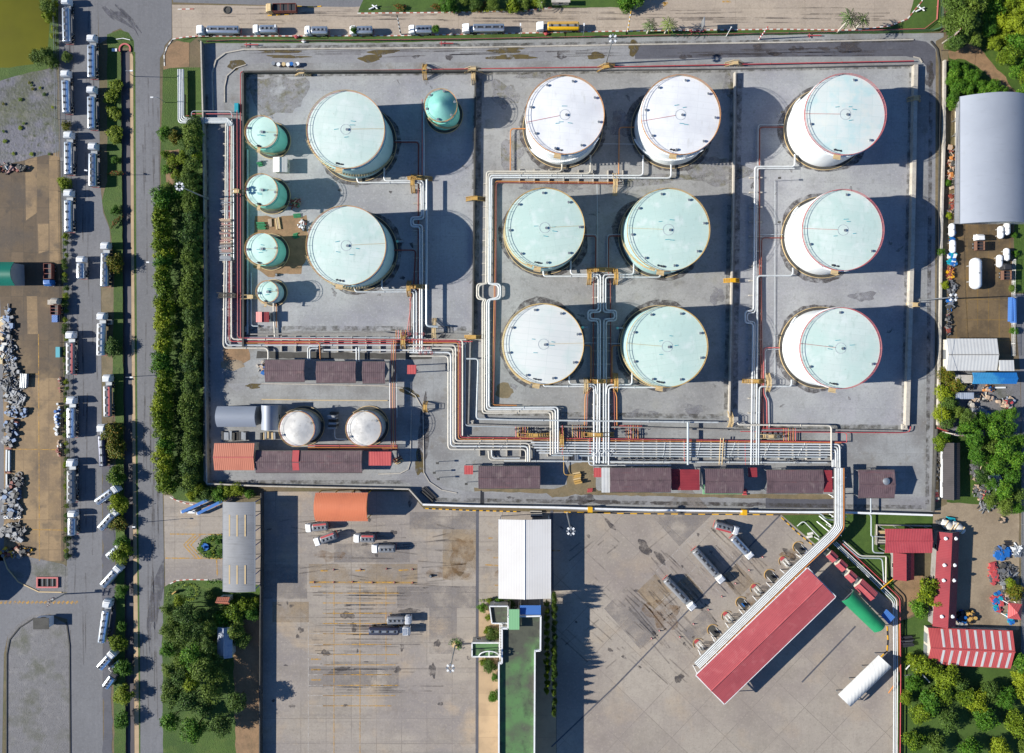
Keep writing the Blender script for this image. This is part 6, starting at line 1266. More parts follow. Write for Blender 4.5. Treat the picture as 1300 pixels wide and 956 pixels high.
# ------------------------------------------------------------------ trees
def crown_mesh(seed, mat, n=230, per=7, leaf=.17, flat=.8, hollow=.5, lobes=8):
    "unit-radius crown of many small leaf faces gathered in clumps on several boughs"
    R = random.Random(seed); v = []; f = []
    bl = []
    for i in range(lobes):
        a = 2*pi*i/lobes + R.uniform(-.4, .4); r = R.uniform(.3, .72); bl.append((r*cos(a), r*sin(a), R.uniform(-.25, .35), R.uniform(.34, .52)))
    bl += [(0, 0, .25, .55), (R.uniform(-.2, .2), R.uniform(-.2, .2), .5, .4)]
    for i in range(n):
        bx, by, bz, br = R.choice(bl)
        d = Vector((R.gauss(0, 1), R.gauss(0, 1), R.gauss(.35, 1))).normalized(); rr = br*(hollow + (1-hollow)*R.random()**.5)
        c = Vector((bx, by, bz*flat)) + Vector((d.x, d.y, d.z*flat))*rr
        for k in range(per):
            p = c + Vector((R.gauss(0, 1), R.gauss(0, 1), R.gauss(0, .8)))*.075
            nrm = (d*1.0 + Vector((R.gauss(0, .6), R.gauss(0, .6), R.gauss(.25, .6)))).normalized()
            t1 = nrm.cross(Vector((R.gauss(0, 1), R.gauss(0, 1), R.gauss(0, 1)))).normalized(); t2 = nrm.cross(t1); l = leaf*R.uniform(.6, 1.25)
            m = len(v); v += [tuple(p - t1*l*.5), tuple(p + t2*l*.32), tuple(p + t1*l*.5), tuple(p - t2*l*.32)]; f.append((m, m+1, m+2, m+3))
    me = bpy.data.meshes.new('crown'); me.from_pydata(v, [], f); me.materials.append(mat); me.update(); return me
def trunk_mesh(seed, mat=None):
    R = random.Random(seed); mb = MB()
    mb.tube([(0, 0, 0), (R.uniform(-.04, .04), R.uniform(-.04, .04), .5), (R.uniform(-.08, .08), R.uniform(-.08, .08), 1.15)], [.075, .055, .03], 8)
    for k in range(5):
        a = 2*pi*k/5 + R.uniform(-.4, .4); r = R.uniform(.4, .65)
        mb.tube([(0, 0, .5+.08*k), (r*.5*cos(a), r*.5*sin(a), .85+.05*k), (r*cos(a), r*sin(a), 1.15+.1*R.random())], [.04, .028, .012], 6)
    return mb.mesh('trunk', mat or m_bark, smooth=True)
CR = {k: [crown_mesh(s + i, m, *a) for i in range(c)] for k, m, s, c, a in (('A', m_leafA, 10, 4, (420, 9, .125)), ('B', m_leafB, 30, 4, (420, 9, .12)), ('C', m_leafC, 50, 4, (420, 9, .125)), ('Y', m_leafY, 70, 2, (330, 9, .15, .8)), ('O', m_leafO, 80, 2, (330, 9, .14)), ('R', m_leafR, 90, 1, (120, 8, .2)))}
TRK = [trunk_mesh(i) for i in range(4)]
RT = random.Random(5)
def tree(x, y, rpx, kind, label, cat='tree', group=None, hgt=None, name='leafy_tree', squash=1.0):
    "x, y: where the crown is seen"
    r = rpx*S; h = hgt if hgt is not None else r*.8; p = P(x, y, h); k = RT.randrange(99)
    t = empty(name, (p.x, p.y, 0), label, cat, group)
    c = link('crown', CR[kind][k % len(CR[kind])], t, (0, 0, h), RT.uniform(0, 6.28)); c.scale = (r*1.1*RT.uniform(.92, 1.08), r*1.1*RT.uniform(.92, 1.08), r*squash*RT.uniform(.85, 1.1))
    tr = link('trunk' if cat == 'tree' else 'stem', TRK[k % 4], t, (0, 0, 0), RT.uniform(0, 6.28)); tr.scale = (r*.8, r*.8, h/1.1)
    return t
# belt between road and terminal: bright outer row, darker inner row
gb = 'trees of the roadside belt'
y = 250.0
while y < 628:
    tree(208 + RT.uniform(-3, 3) + (2 if y > 560 else 0), y, RT.uniform(10.5, 14), 'A' if RT.random() < .7 else 'C', 'bright green tree in the outer row of the belt beside the road', 'tree', gb, RT.uniform(2.8, 3.8), squash=1.25); y += RT.uniform(11, 14)
y = 168.0
while y < 612:
    tree(243.5 + RT.uniform(-3, 3), y, RT.uniform(10, 13.2), 'B', 'dark green tree in the inner row of the belt beside the wall', 'tree', gb, RT.uniform(2.7, 3.6), squash=1.15); y += RT.uniform(11.5, 15)
for x, y_ in [(226,236),(222,266),(226,392),(228,588)]:
    tree(x, y_, RT.uniform(8, 11), 'B', 'low dark tree filling the shaded gap of the belt', 'tree', gb, RT.uniform(1.8, 2.6))
for x, y_, r, k, l in [(209,168,9,'C','round shrubby tree where the tree belt begins at the road edge'),(222,176,8,'O','brownish tree near the start of the tree belt'),(210,196,6,'A','small tree on bare soil beside the road, upper one'),(212,215,7,'C','small tree on bare soil beside the road, lower one'),(222,205,8,'A','loose tree on the bare soil inside the belt'),(224,222,7,'A','loose tree below the loose one on bare soil'),(246,158,10,'B','dark tree beside the white pipe bend'),(238,140+28,8,'B','dark low tree under the white pipe bend')]:
    tree(x, y_, r, k, l)
for i, (x, y_, r) in enumerate([(252,622,8),(264,626,9),(278,628,9),(289,624,8),(302,622,9),(316,627,7),(243,630,7),(282,618,6)]):
    tree(x, y_, r, 'ABCAACAB'[i], 'small tree on the lawn strip below the workshop', 'tree', 'small trees below the workshop')
# verge trees between street and channel
for x, y_, r, k, l in [(148,108,8,'Y','yellow green shrub, first below the culvert lawn'),(140,122,9,'Y','yellow green shrub leaning over the tanker shadow'),(145,143,9,'Y','yellow green shrub, third below the culvert lawn'),(146,168,9,'Y','yellow green shrub, fourth below the culvert lawn'),(147,176,7,'Y','small yellow green shrub under the fourth one'),
        (146,203,5,'C','tiny bush above the upper red flower bed'),(146,267,6,'C','tiny bush above the lower red flower bed'),(147,334,11,'O','dull brownish tree beside the verge tanker'),(142,442,11,'B','round dark green tree beside the white tanker'),
        (145,548,12,'O','autumn tinged tree, upper of two beside the dark tanker'),(147,570,12,'O','autumn tinged tree, lower of two beside the dark tanker'),(148,604,12,'A','feathery green tree above the slanted tankers'),(151,638,12,'A','green tree between two slanted tankers'),(150,664,10,'O','dull tree below the second slanted tanker'),(154,690,10,'C','bright low tree above the hidden tanker'),(153,702,13,'A','dark crowned tree over the hidden tanker'),(154,750,8,'C','small bright tree above the long slanted tanker'),(154,796,6,'C','slim bush beside the long slanted tanker'),(150,816,11,'A','green tree above the last slanted tankers'),(156,848,11,'C','green tree beside the white pickup'),(157,882,12,'A','tree at the street bottom beyond the pickup'),(155,915,11,'C','lower tree at the street bottom')]:
    tree(x, y_, r, k, l, 'tree' if k != 'Y' else 'shrub', None, None if k != 'Y' else 1.0, 'leafy_tree' if k != 'Y' else 'shrub', 1.0 if k != 'Y' else .6)
for x, y_, l in [(147,220,'upper red flower bed on the verge'),(148,281,'lower red flower bed on the verge')]:
    t = tree(x, y_, 5, 'R', l, 'flower bed', None, .9, 'flower_bed', .5); t.children[0].scale = (1.0, 3.0, .6)
# pond side
for x, y_, r, k, l in [(60,8,11,'B','dark tree at the pond corner, top one'),(62,20,8,'A','bright tree below the top pond tree'),(48,74,9,'B','dark tree on the lower pond bank, left one'),(60,70,10,'B','dark tree on the lower pond bank, middle one'),(66,78,9,'B','dark tree on the lower pond bank, right one'),(85,72,7,'B','dark bush between two parked tankers'),(84,160,6,'O','dry bush above the third left tanker'),(82,232,8,'A','green bush left of the street below the third tanker'),(82,238,6,'B','dark bush tucked above the fourth left tanker')]:
    tree(x, y_, r, k, l)
i = 0
y = 300.0
while y < 712:
    tree(83 + (y-300)*.006 + RT.uniform(-1.5, 1.5), y, RT.uniform(2.6, 4.6), 'B' if i % 3 else 'A', 'low weedy bush along the fence left of the street', 'bush', 'weedy bushes along the street fence', 1.0, 'bush'); y += RT.uniform(6, 12); i += 1
y = 5.0
while y < 70:
    tree(69 + RT.uniform(-2, 2), y, RT.uniform(3, 5), 'A', 'low bush on the bank between pond and lattice fence', 'bush', 'bushes on the pond bank', .8, 'bush'); y += RT.uniform(8, 12)
for k in range(16):
    tree(RT.uniform(4, 72), RT.uniform(104, 196), RT.uniform(1.5, 3.2), 'AOBA'[k % 4], 'low weed clump on the rubble ground below the pond', 'bush', 'weed clumps on the rubble', .35, 'bush', .4)
# lower left garden
gg = 'trees of the lower left garden'
for x, y_, r, h in [(213,775,9,6),(216,800,10,6),(213,826,10,6),(214,852,10,6),(238,780,14,6.5),(236,806,12,6),(243,832,14,7),(256,850,15,7.5),(230,858,13,6),(262,822,12,6),(264,798,10,5),(216,880,12,6),(240,890,14,7),(268,880,13,6.5),(300,890,12,6),(216,915,12,6),(246,925,14,7),(280,920,13,6),(228,765,9,5),(224,790,11,5),(250,800,12,5.5),(226,814,11,5),(230,838,12,5),(258,838,12,6),(243,866,13,6),(216,868,10,5),(256,782,9,4.5),(270,838,11,5),(274,858,12,5.5),(222,884,12,6),(258,900,13,6)]:
    tree(x, y_, r, 'BABC'[int(x+y_) % 4], 'dense green tree in the lower left garden', 'tree', gg, h)
for x, y_, r, k, l in [(280,785,11,'C','bright tree beside the guard house, left one'),(296,776,13,'A','leafy tree right of the guard house'),(312,768,11,'A','leafy tree below the gate canopy'),(320,778,10,'C','spiky tree reaching over the fence shadow'),(300,800,13,'B','dark tree over the weathered blue roof'),(308,812,10,'B','dark tree right of the weathered blue roof'),(285,812,8,'O','dull tree against the weathered blue roof'),(325,764,7,'A','small tree beside the canopy foot'),(266,755,7,'B','dark bush below the hedge spiral')]:
    tree(x, y_, r, k, l)
def hedge(pts, wd, hh, label, mat, name='hedge', dens=14):
    q = [P(x, y) for x, y in pts]; R = random.Random(len(pts)*7+int(wd*10)); v = []; f = []
    for a, b in zip(q, q[1:]):
        L = (b-a).length; u = (b-a).normalized(); nn = Vector((-u.y, u.x, 0))
        for k in range(int(L*dens*wd)):
            p = a + u*R.uniform(0, L) + nn*R.uniform(-wd/2, wd/2) + Vector((0, 0, hh*R.random()**.5)); l = R.uniform(.25, .5)
            nrm = Vector((R.gauss(0, .6), R.gauss(0, .6), 1)).normalized(); t1 = nrm.cross(Vector((R.gauss(0, 1), R.gauss(0, 1), .1))).normalized(); t2 = nrm.cross(t1)
            m = len(v); v += [tuple(p - t1*l*.5), tuple(p + t2*l*.35), tuple(p + t1*l*.5), tuple(p - t2*l*.35)]; f.append((m, m+1, m+2, m+3))
    mb = MB(); mb.v, mb.f, mb.m = v, f, [0]*len(f); return tag(mb.build(name, mat), label, 'hedge')
def circ(cx, cy, r, a0, a1, n=14): return [(cx + r*cos(a0+(a1-a0)*i/n), cy + r*sin(a0+(a1-a0)*i/n)) for i in range(n+1)]
hedge(circ(241,751,10,-2.6,2.2), .8, .7, 'outer ring of the clipped hedge spiral', m_leafA); hedge(circ(241,751,4,-3,2.4), .7, .7, 'inner ring of the clipped hedge spiral', m_leafC)
hedge([(212,770), (213,754), (220,744), (232,739)], .7, .6, 'dark clipped hedge round the garden corner', m_leafB); hedge([(264,738), (281,737)], 1.2, .8, 'bright hedge below the yellow lane line', m_leafC)
hedge([(252,700), (256,688), (266,681), (282,680)], 1.3, .8, 'hedge round the gate island', m_leafC); hedge([(271,681), (271,707)], 1.0, .9, 'yellow green hedge bar on the gate island', m_leafY); hedge([(252,700), (262,706), (280,707)], 1.2, .8, 'lower hedge of the gate island', m_leafA)
sheet('gate_island', [(250,698), (256,686), (266,680), (283,679), (283,708), (262,708)], 9, m_grass, 'grassy gate island before the grey canopy', 'island', 'stuff')
for x, y_, r in [(256,697,3),(265,685,3),(277,688,3.4),(266,702,3),(279,701,3.4)]:
    tree(x, y_, r, 'C', 'small shrub on the gate island', 'bush', 'shrubs of the gate island', .6, 'bush', .6)
p = P(261,694); tag(MB().cyl((p.x, p.y, 0), 1.2, .5, 16).cyl((p.x, p.y, .5), .5, .9, 12, .2).build('garden_ornament', m_blue, None, True), 'round blue ornament on the gate island', 'ornament')
p = P(223,751); tag(MB().box((p.x, p.y, 0), (1.9, .35, .9), .6).box((p.x+.2, p.y+.2, .9), (1.2, .3, .5), .6).build('garden_sign', m_gold), 'small ochre ornament beside the hedge spiral', 'ornament')
# top lawn
for x, y_, r, k, l in [(571,6,11,'C','bright leafy tree on the upper lawn'),(604,4,9,'B','dark tree right of the red flower bed on the upper lawn'),(625,5,9,'B','dark round tree on the upper lawn'),(652,7,9,'Y','yellow green tree on the upper lawn'),(668,4,8,'B','dark tree beside the yellow green tree'),(680,2,7,'A','spiky tree near the pale cabin'),(795,4,12,'C','big bright tree over the concrete road'),(808,-4,13,'C','bright tree behind the big bright one'),(590,-2,9,'B','shaded tree at the top frame edge')]:
    tree(x, y_, r, k, l)
for x, y_, sx, l in [(508,9,2.6,'rust red clipped bed on the upper lawn'),(554,8,2.2,'red flowering bed left of the bright leafy tree'),(611,8,3.2,'red flowering bed between dark trees'),(606,4,1.5,'small red flowering bed at the top edge')]:
    t = tree(x, y_, 5, 'R', l, 'flower bed', None, .8, 'flower_bed', .6); t.children[0].scale = (sx, 1.2, .7)
hedge([(574,14), (600,14.5), (640,13.5), (668,14)], .8, .6, 'low hedge along the upper lawn kerb', m_leafA)
for x, y_, r, k, l in [(449.5,38,4,'C','thin sapling before a queued tanker cab'),(553.6,36.5,5,'C','sapling at a queued tanker tail')]:
    tree(x, y_, r, k, l, 'tree', None, 3.2, 'sapling')
# top right scrub
gs = 'trees of the top right scrub'
for x, y_, r, h in [(1212,6,15,7),(1234,4,15,7),(1208,30,13,6),(1226,28,16,7.5),(1238,48,10,5),(1216,50,12,5.5),(1204,58,6,4)]:
    tree(x, y_, r, 'B', 'dark dense tree beside the terminal corner', 'tree', 'dark trees beside the terminal corner', h)
for x, y_, r in [(1262,10,12),(1280,6,12),(1298,12,13),(1270,28,12),(1290,32,13),(1254,38,9),(1274,48,11),(1294,54,13),(1262,56,8),(1284,70,12),(1300,76,12),(1274,72,9),(1290,90,9),(1304,98,11),(1256,24,8),(1312,30,14),(1316,60,14),(1296,-14,14),(1262,-12,14),(1320,0,14),(1304,116,10)]:
    tree(x, y_, r, 'CAAC'[int(x+y_) % 4], 'bright leafy tree in the top right scrub', 'tree', gs, RT.uniform(2.6, 4.6))
for x, y_, r in [(1212,82,7),(1222,86,8),(1212,96,9),(1226,98,9),(1238,98,9),(1216,110,9),(1230,112,9),(1244,106,8),(1254,112,8),(1246,116,8),(1264,116,7),(1210,124,7),(1206,104,6),(1262,106,6),(1274,116,6),(1208,133,6)]:
    tree(x, y_, r, 'CACA'[int(x) % 4], 'low bright bush between dirt track and silver warehouse', 'bush', 'bushes above the silver warehouse', RT.uniform(1.2, 2.2), 'bush')
# right middle
gr = 'trees round the charcoal roof'
for x, y_, r in [(1226,542,12),(1244,536,11),(1262,546,12),(1280,544,11),(1292,560,10),(1236,556,13),(1256,566,13),(1276,572,14),(1292,584,11),(1240,580,11),(1262,590,12),(1284,604,12),(1274,622,11),(1290,628,11),(1258,636,9),(1276,642,11),(1246,604,9),(1290,646,8),(1258,614,8),(1228,530,9),(1266,530,9),(1282,526,8)]:
    tree(x, y_, r, 'CABC'[int(x+y_) % 4], 'green tree in the overgrown plot right of the charcoal roof', 'tree', gr, RT.uniform(2.6, 4.6))
for x, y_, r, k, l in [(1200,478,10,'O','olive tree beside the beige flat roof'),(1212,490,10,'O','olive tree just above the pale blue cabin'),(1198,500,11,'A','green tree left of the pale blue cabin'),(1206,512,12,'B','dark tree below the pale blue cabin'),(1196,524,11,'A','green tree over the right terminal wall'),(1214,522,9,'B','dark tree beside the scrap below the cabin'),(1202,534,10,'B','dark tree above the red and white pole'),(1194,562,10,'A','tree over the top of the charcoal roof'),(1199,556,8,'C','bright tree at the top of the charcoal roof'),
        (1194,320,5,'C','small bush growing at the right terminal wall, upper'),(1199,362,5,'A','small bush growing at the right terminal wall, lower'),(1203,232,4,'C','small bush between wall and lean to, upper'),(1205,274,4,'A','small bush between wall and lean to, lower'),(1288,298,4,'C','bush at the slab yard fence, upper'),(1289,322,4,'C','bush at the slab yard fence, lower'),(1287,420,5,'C','bush at the slab yard fence, near the annex'),(1286,366,5,'B','dark bush at the slab yard fence')]:
    tree(x, y_, r, k, l)
for x, y_, r, k, l in [(1178,750,15,'Y','big yellow green tree overhanging the long red roof'),(1190,766,12,'Y','yellow green tree crown touching the long red roof'),(1166,772,11,'C','bright tree left of the yellow green tree'),(1174,845,15,'Y','yellow green tree below the striped roof'),(1160,838,9,'Y','small yellow green tree beside the bent white pipe'),(1200,858,16,'A','green tree under the lower edge of the striped roof'),(1218,866,12,'B','dark tree at the bottom below the striped roof'),(1295,840,13,'C','bright tree right of the striped roof'),(1296,860,12,'A','green tree at the bottom right corner'),(1288,752,11,'O','olive tree among blue and red scrap'),(1284,742,8,'A','small green tree among blue and red scrap'),(1240,890,14,'A','tree beyond the bottom right lawn'),(1180,890,14,'C','leafy tree beyond the bottom lawn')]:
    tree(x, y_, r, k, l)
# office planting
for x, y_, r, k, l in [(612,772,6,'C','spiky plant at the office corner, left'),(622,763,5,'Y','yellow plant above the office wing, left'),(634,764,6,'C','green plant above the office wing, right'),(648,766,7,'B','dark bush between canopy and office'),(660,770,4,'Y','yellow bush between canopy and office'),(626,806,9,'B','dark bush left of the pergola'),(619,800,5,'Y','yellow bush left of the office wing'),(620,784,4,'Y','yellow bush beside the slanted parapet'),(622,846,9,'B','dark bush below the porch'),(614,840,5,'Y','yellow bush at the porch corner'),(628,860,5,'C','green bush near the bottom by the office'),(626,885,7,'C','bush below the office front')]:
    tree(x, y_, r, k, l, 'bush', None, None, 'bush')
for k in range(13):
    yy_ = 766 + k*9.2
    tree(694 + (k % 2), yy_, 3.6, 'Y' if k % 2 else 'A', 'slim conifer in the row right of the office', 'tree', 'slim conifers right of the office', 4.6, 'slim_conifer', 3.4)
for k, (yy_, hh_) in enumerate([(755,5.6),(761,5.2),(766,5.6),(771,5.2),(780,5.4),(790,3.6),(798,3.8),(807.5,4.8),(816,3.2),(821,4.0),(826,4.0),(832,4.2),(836,4.4),(840,4.8),(846,5.2),(853,5.4),(858,5.0),(868,4.4),(878,4.6),(890,4.4),(902,4.8)]):
    tree(703 + (k % 2)*1.2, yy_, 3.4, 'B', 'slim dark conifer in the outer row right of the office', 'tree', 'slim dark conifers right of the office', hh_, 'slim_conifer', hh_/1.0)
hedge(circ(578,818,6.2,-pi,pi*.35) + circ(578,818,6.2,-pi*.35,pi*.2)[:1], 1.3, .7, 'horseshoe hedge round a lamp mast in the lorry park', m_leafC)
hedge([(608,762), (632,762)], .9, .6, 'yellow hedge at the foot of the white canopy', m_leafY)
p = P(578,818); tag(MB().cyl((p.x, p.y, 0), 1.1, .35, 20).cyl((p.x, p.y, .35), .5, .5, 14).build('mast_plinth', m_gold_p), 'round beige plinth inside the horseshoe hedge', 'plinth')
# palms
def palm(bx, by, tx, ty, h, r, label, seed):
    p = P(bx, by); q = P(tx, ty, h); R = random.Random(seed); t = empty('palm_tree', p, label, 'palm tree')
    MB().tube([p, p + (q-p)*.5 + Vector((0, 0, .05)), q], [.3, .24, .2], 9).build('trunk', m_barkw, t, True); cr = MB()
    for k in range(15):
        a = 2*pi*k/15 + R.uniform(-.15, .15); L = r*R.uniform(.8, 1.1); up = R.uniform(.1, .7); pr = None; secs = []
        for i in range(8):
            f_ = i/7; c = q + Vector((cos(a)*L*f_, sin(a)*L*f_, up*L*f_ - L*.75*f_*f_)); w_ = .5*sin(pi*(.12+.85*f_))*r*.32; s_ = Vector((-sin(a), cos(a), 0))
            if i: 
                for sg in (-1, 1):
                    c0, w0 = pr; cr.add([c0, c0 + s_*sg*w0 - Vector((0, 0, w0*.5)), c + s_*sg*w_*.6 - Vector((0, 0, w_*.5))], [(0, 1, 2)])
            pr = (c, w_)
    cr.build('fronds', m_leafB, t)
palm(821.6,42,826,31,6.4,2.6,'palm on the verge, left of the first pair',1); palm(844,42,849.5,30,6.6,2.9,'palm on the verge, right of the first pair',2)
palm(1063,41,1080,22,10.4,3.4,'tall palm with white trunk near the road bend',3); palm(1086,37,1097,24,8.4,2.8,'palm right of the tall white trunked one',4)
palm(686,8,688,3,3.5,2.2,'low spiky palm beside the pale cabin',5)

for i, (x, y, r) in enumerate([(1160,868,11),(1198,878,14),(1226,884,13),(1258,878,12),(1278,886,13),(1302,880,13),(1170,905,13),(1206,915,14),(1250,915,15),(1290,920,15),(1160,940,13),(1190,945,14),(1230,950,14),(1270,950,14),(1150,885,9),(1306,950,12)]):
    tree(x, y, r, 'CAAB'[i % 4], 'leafy tree on the lawn below the striped roof', 'tree', 'trees below the striped roof')
for i, (x, y, r) in enumerate([(234,182,9),(232,200,8),(236,222,9),(228,246,9),(252,172,7),(250,200,8),(214,240,9)]):
    tree(x, y, r, 'BABC'[i % 4], 'mixed tree near the top of the belt beside bare soil', 'tree', 'mixed trees at the belt top', 3.0)
# ------------------------------------------------------------------ masts, lamps, poles
def mast(bx, by, tx, ty, h, label, heads=8):
    p = P(bx, by); q = P(tx, ty, h); q = Vector((p.x*.3+q.x*.7, p.y*.3+q.y*.7, h)); t = empty('light_mast', p, label, 'light mast')
    MB().tube([p, (p+q)/2, q], [.28, .2, .13], 10).build('pole', m_steel, t, True)
    MB().ring((q.x, q.y, h-.1), .6, .75, .12, 18).build('head_frame', m_steel, t)
    for k in range(heads):
        a = 2*pi*k/heads; MB().box((q.x+1.0*cos(a), q.y+1.0*sin(a), h-.2), (.65, .5, .35), a).build('floodlight', m_white if k % 2 else m_steel, t)
    MB().cyl((p.x, p.y, 0), .5, .3, 12).build('base', m_conc_l, t)
mast(263.5,252,228.4,237,19,'tall floodlight mast leaning out over the tree belt'); mast(769,81,778,49,19.4,'tall floodlight mast at the top dyke wall')
mast(720,652,724.8,675,20,'tall floodlight mast beside the white canopy'); mast(578,818,572.2,848,17,'tall floodlight mast in the horseshoe hedge'); mast(1166,381,1210,378,19,'tall floodlight mast leaning out over the right wall')
def pole(bx, by, tx, ty, h, label, mat=m_white, r=.12, arm=None, name='lamp_post', cat='lamp post'):
    p = P(bx, by); q = P(tx, ty, h); t = empty(name, p, label, cat); d = q-p; q = p + Vector((d.x*.4, d.y*.4, h))
    MB().tube([p, q], [r, r*.7], 8).build('pole', mat, t, True)
    if arm:
        e = q + Vector((arm[0], arm[1], .3)); MB().tube(rounded([q - Vector((0, 0, .5)), q + Vector((0, 0, .3)), e], .5), .07, 6).build('arm', mat, t); MB().box((e.x, e.y, e.z-.08), (.9, .4, .16), atan2(arm[1], arm[0])).build('lamp_head', m_white, t)
    else: MB().cyl((q.x, q.y, q.z), .2, .2, 8).build('cap', mat, t)
pole(922,46,926.6,34.6,6.5,'thin white post by the top guard rail, between palms',m_white); 
t = None
for x, y, tx, ty, h, l in [(963.6,50,974,33.6,9.4,'red and white banded pole at the top of the terminal'),(509,44,508.6,18,13,'black and white banded pole between queued tankers'),(797,40,797.4,13,13,'yellow banded pole near the palm pair')]:
    p = P(x, y); q = P(tx, ty, h); q = Vector((p.x*.5+q.x*.5, p.y*.5+q.y*.5, h)); mb = MB(); n = 10
    for k in range(n): mb.cur = k % 2; mb.tube([p + (q-p)*k/n, p + (q-p)*(k+1)/n], .22 - .008*k, 8)
    tag(mb.build('banded_pole', [m_white, m_red if x == 963.6 else (m_kerbk if x == 509 else m_yellow)]), l, 'pole')
for i, (x, y, l, a) in enumerate([(740,46,'street lamp above the twin puddles',(0,1.6)),(600+61,46,'street lamp between the long silver and yellow tankers',(0,1.6)),(356,47,'street lamp in front of a short queued tanker',(0,1.4)),(210,110+20,'street lamp on the grass strip by the road',(-1.8,0)),(205,335,'street lamp by the road edge, upper',(-1.8,0)),(170,97,'street lamp beside the pale path, upper',(1.8,0)),(128,222,'street lamp over the silver verge tanker',(-1.8,.3)),(170,478,'street lamp beside the pale path, middle',(1.8,0)),(173,664,'street lamp beside the pale path, lower',(1.8,0))]):
    pole(x, y, x, y, 7.5, l, m_steel, .1, a)
for x, y, hh, l in [(983.4,230,4.5,'small lamp post beside the topmost right tank'),(983,285,4.5,'small lamp post between the right tanks'),(983.6,426,4.5,'small lamp post beside the lowest right tank'),(987,148,4.5,'small lamp post with a black box near the right tanks'),(425,527,4.0,'white sign post between the cone tanks'),(557,588-2,3,'thin lamp post in the service road bend'),(558,606,3,'thin post with a dark shadow in the road bend'),(553,606-8,3,'thin red topped post in the road bend'),(593,612,3,'ochre post below the tiny coral roof')]:
    p = P(x, y); t = empty('post', p, l, 'post'); MB().cyl((p.x, p.y, 0), .09, hh, 8).build('pole', m_steel, t); MB().box((p.x, p.y, hh), (.9, .6, .25)).build('head', m_conc_d, t)
def power_pole(x, y, h, label, ang):
    p = P(x, y); t = empty('power_pole', p, label, 'power pole', None, ang); MB().box((0, 0, 0), (.3, .3, h)).build('pole', m_conc_l, t, local=True)
    for k, z in enumerate((h-.3, h-1.2)):
        ca = MB().box((0, 0, z), (2.4, .16, .16)).build('cross_arm', m_conc_l, t, local=True)
        for s_ in (-1, -.4, .4, 1): MB().cyl((s_*1.1, .0, z+.16), .09, .28, 8).build('insulator', m_rust, ca, local=True)
    MB().box((.5, 0, h-2.6), (.7, .7, .9)).build('transformer', m_steel, t, local=True)
power_pole(1196,55,9,'power pole at the upper right terminal corner',.9); power_pole(1196,548,9,'power pole by the trees at the lower right wall',-.2); power_pole(1294,640,8,'power pole on the right lane',1.5); power_pole(82,754,8,'power pole at the lower left drive',1.3)
t = tag(MB().tube([P(1190,543,1.2), P(1206,549,1.2)], .2, 8).build('barrier_pole', [m_red]), 'red and white pole lying over the wall by the trees', 'pole')
for k, (a, b, l) in enumerate([((1196,55,8.6),(1196,548,8.6),'overhead wire along the right terminal wall'),((82,754,7.5),(79,470,7.5),'overhead wire above the left bushes')]):
    A_, B_ = P(*a), P(*b); tag(MB().tube([A_ + (B_-A_)*i/12 - Vector((0, 0, 2*sin(pi*i/12))) for i in range(13)], .035, 5).build('wire', m_dark), l, 'wire')
# small things at the top verge
for x, y, m, l in [(376.5,47.6,m_red,'small red hydrant beside queued tankers, left'),(693,43.6,m_red,'small red hydrant below the yellow tanker'),(386,53,m_white,'small white box by the green fence')]:
    p = P(x, y); tag(MB().cyl((p.x, p.y, 0), .45, .7, 12).cyl((p.x, p.y, .7), .55, .12, 12, .3).box((p.x, p.y, .35), (1.5, .3, .3)).build('hydrant', m), l, 'hydrant')
for x, y, l in [(320,57.6,'red pipe stand at the road edge, left'),(567,55.8,'red pipe stand at the road edge, centre'),(1033,46,'red pipe stand at the road edge below the palms'),(884,41,'dark red bench like stand on the verge')]:
    p = P(x, y); t = empty('hose_stand', p, l, 'stand'); MB().tube([(p.x-2.2, p.y, .6), (p.x+2.2, p.y, .6)], .16, 8).tube([(p.x-1.6, p.y-.7, .6), (p.x-1.6, p.y+.7, .6)], .12, 8).build('pipe_frame', m_red, t); MB().box((p.x-1.8, p.y, 0), (.2, .3, .5)).box((p.x+1.8, p.y, 0), (.2, .3, .5)).build('legs', m_steel, t)
for x, y, l in [(474,10.5,'white pipe ornament on the upper lawn'),(1167,13,'white twin pipe ornament on the corner lawn')]:
    p = P(x, y); t = empty('ornament', p, l, 'ornament'); MB().tube([(p.x-1.3, p.y-.6, .5), (p.x+1.3, p.y+.6, .6)], .22, 8).build('upper_bar', m_white, t); MB().tube([(p.x-.3, p.y+.9, .4), (p.x+1.4, p.y-.3, .4)], .2, 8).build('lower_bar', m_white, t); MB().box((p.x, p.y, 0), (.4, .4, .4)).build('foot', m_conc_l, t)
p = P(288.5,13); tag(MB().ring((p.x, p.y, 0), .9, 1.2, .3, 20).cyl((p.x, p.y, 0), .9, .1, 20).build('manhole', m_conc_d), 'dark round manhole on the beige concrete road', 'manhole')
p = P(887,28); t = empty('sign_board', p, 'thin sign board standing on the concrete road verge', 'sign'); MB().box((P(888,38).x, P(888,38).y, 3.2), (.25, 2.6, 3.4)).build('panel', m_steel, t); MB().box((P(888,38).x, P(888,38).y-1, 0), (.2, .2, 3.2)).box((P(888,38).x, P(888,38).y+1, 0), (.2, .2, 3.2)).build('legs', m_steel, t)
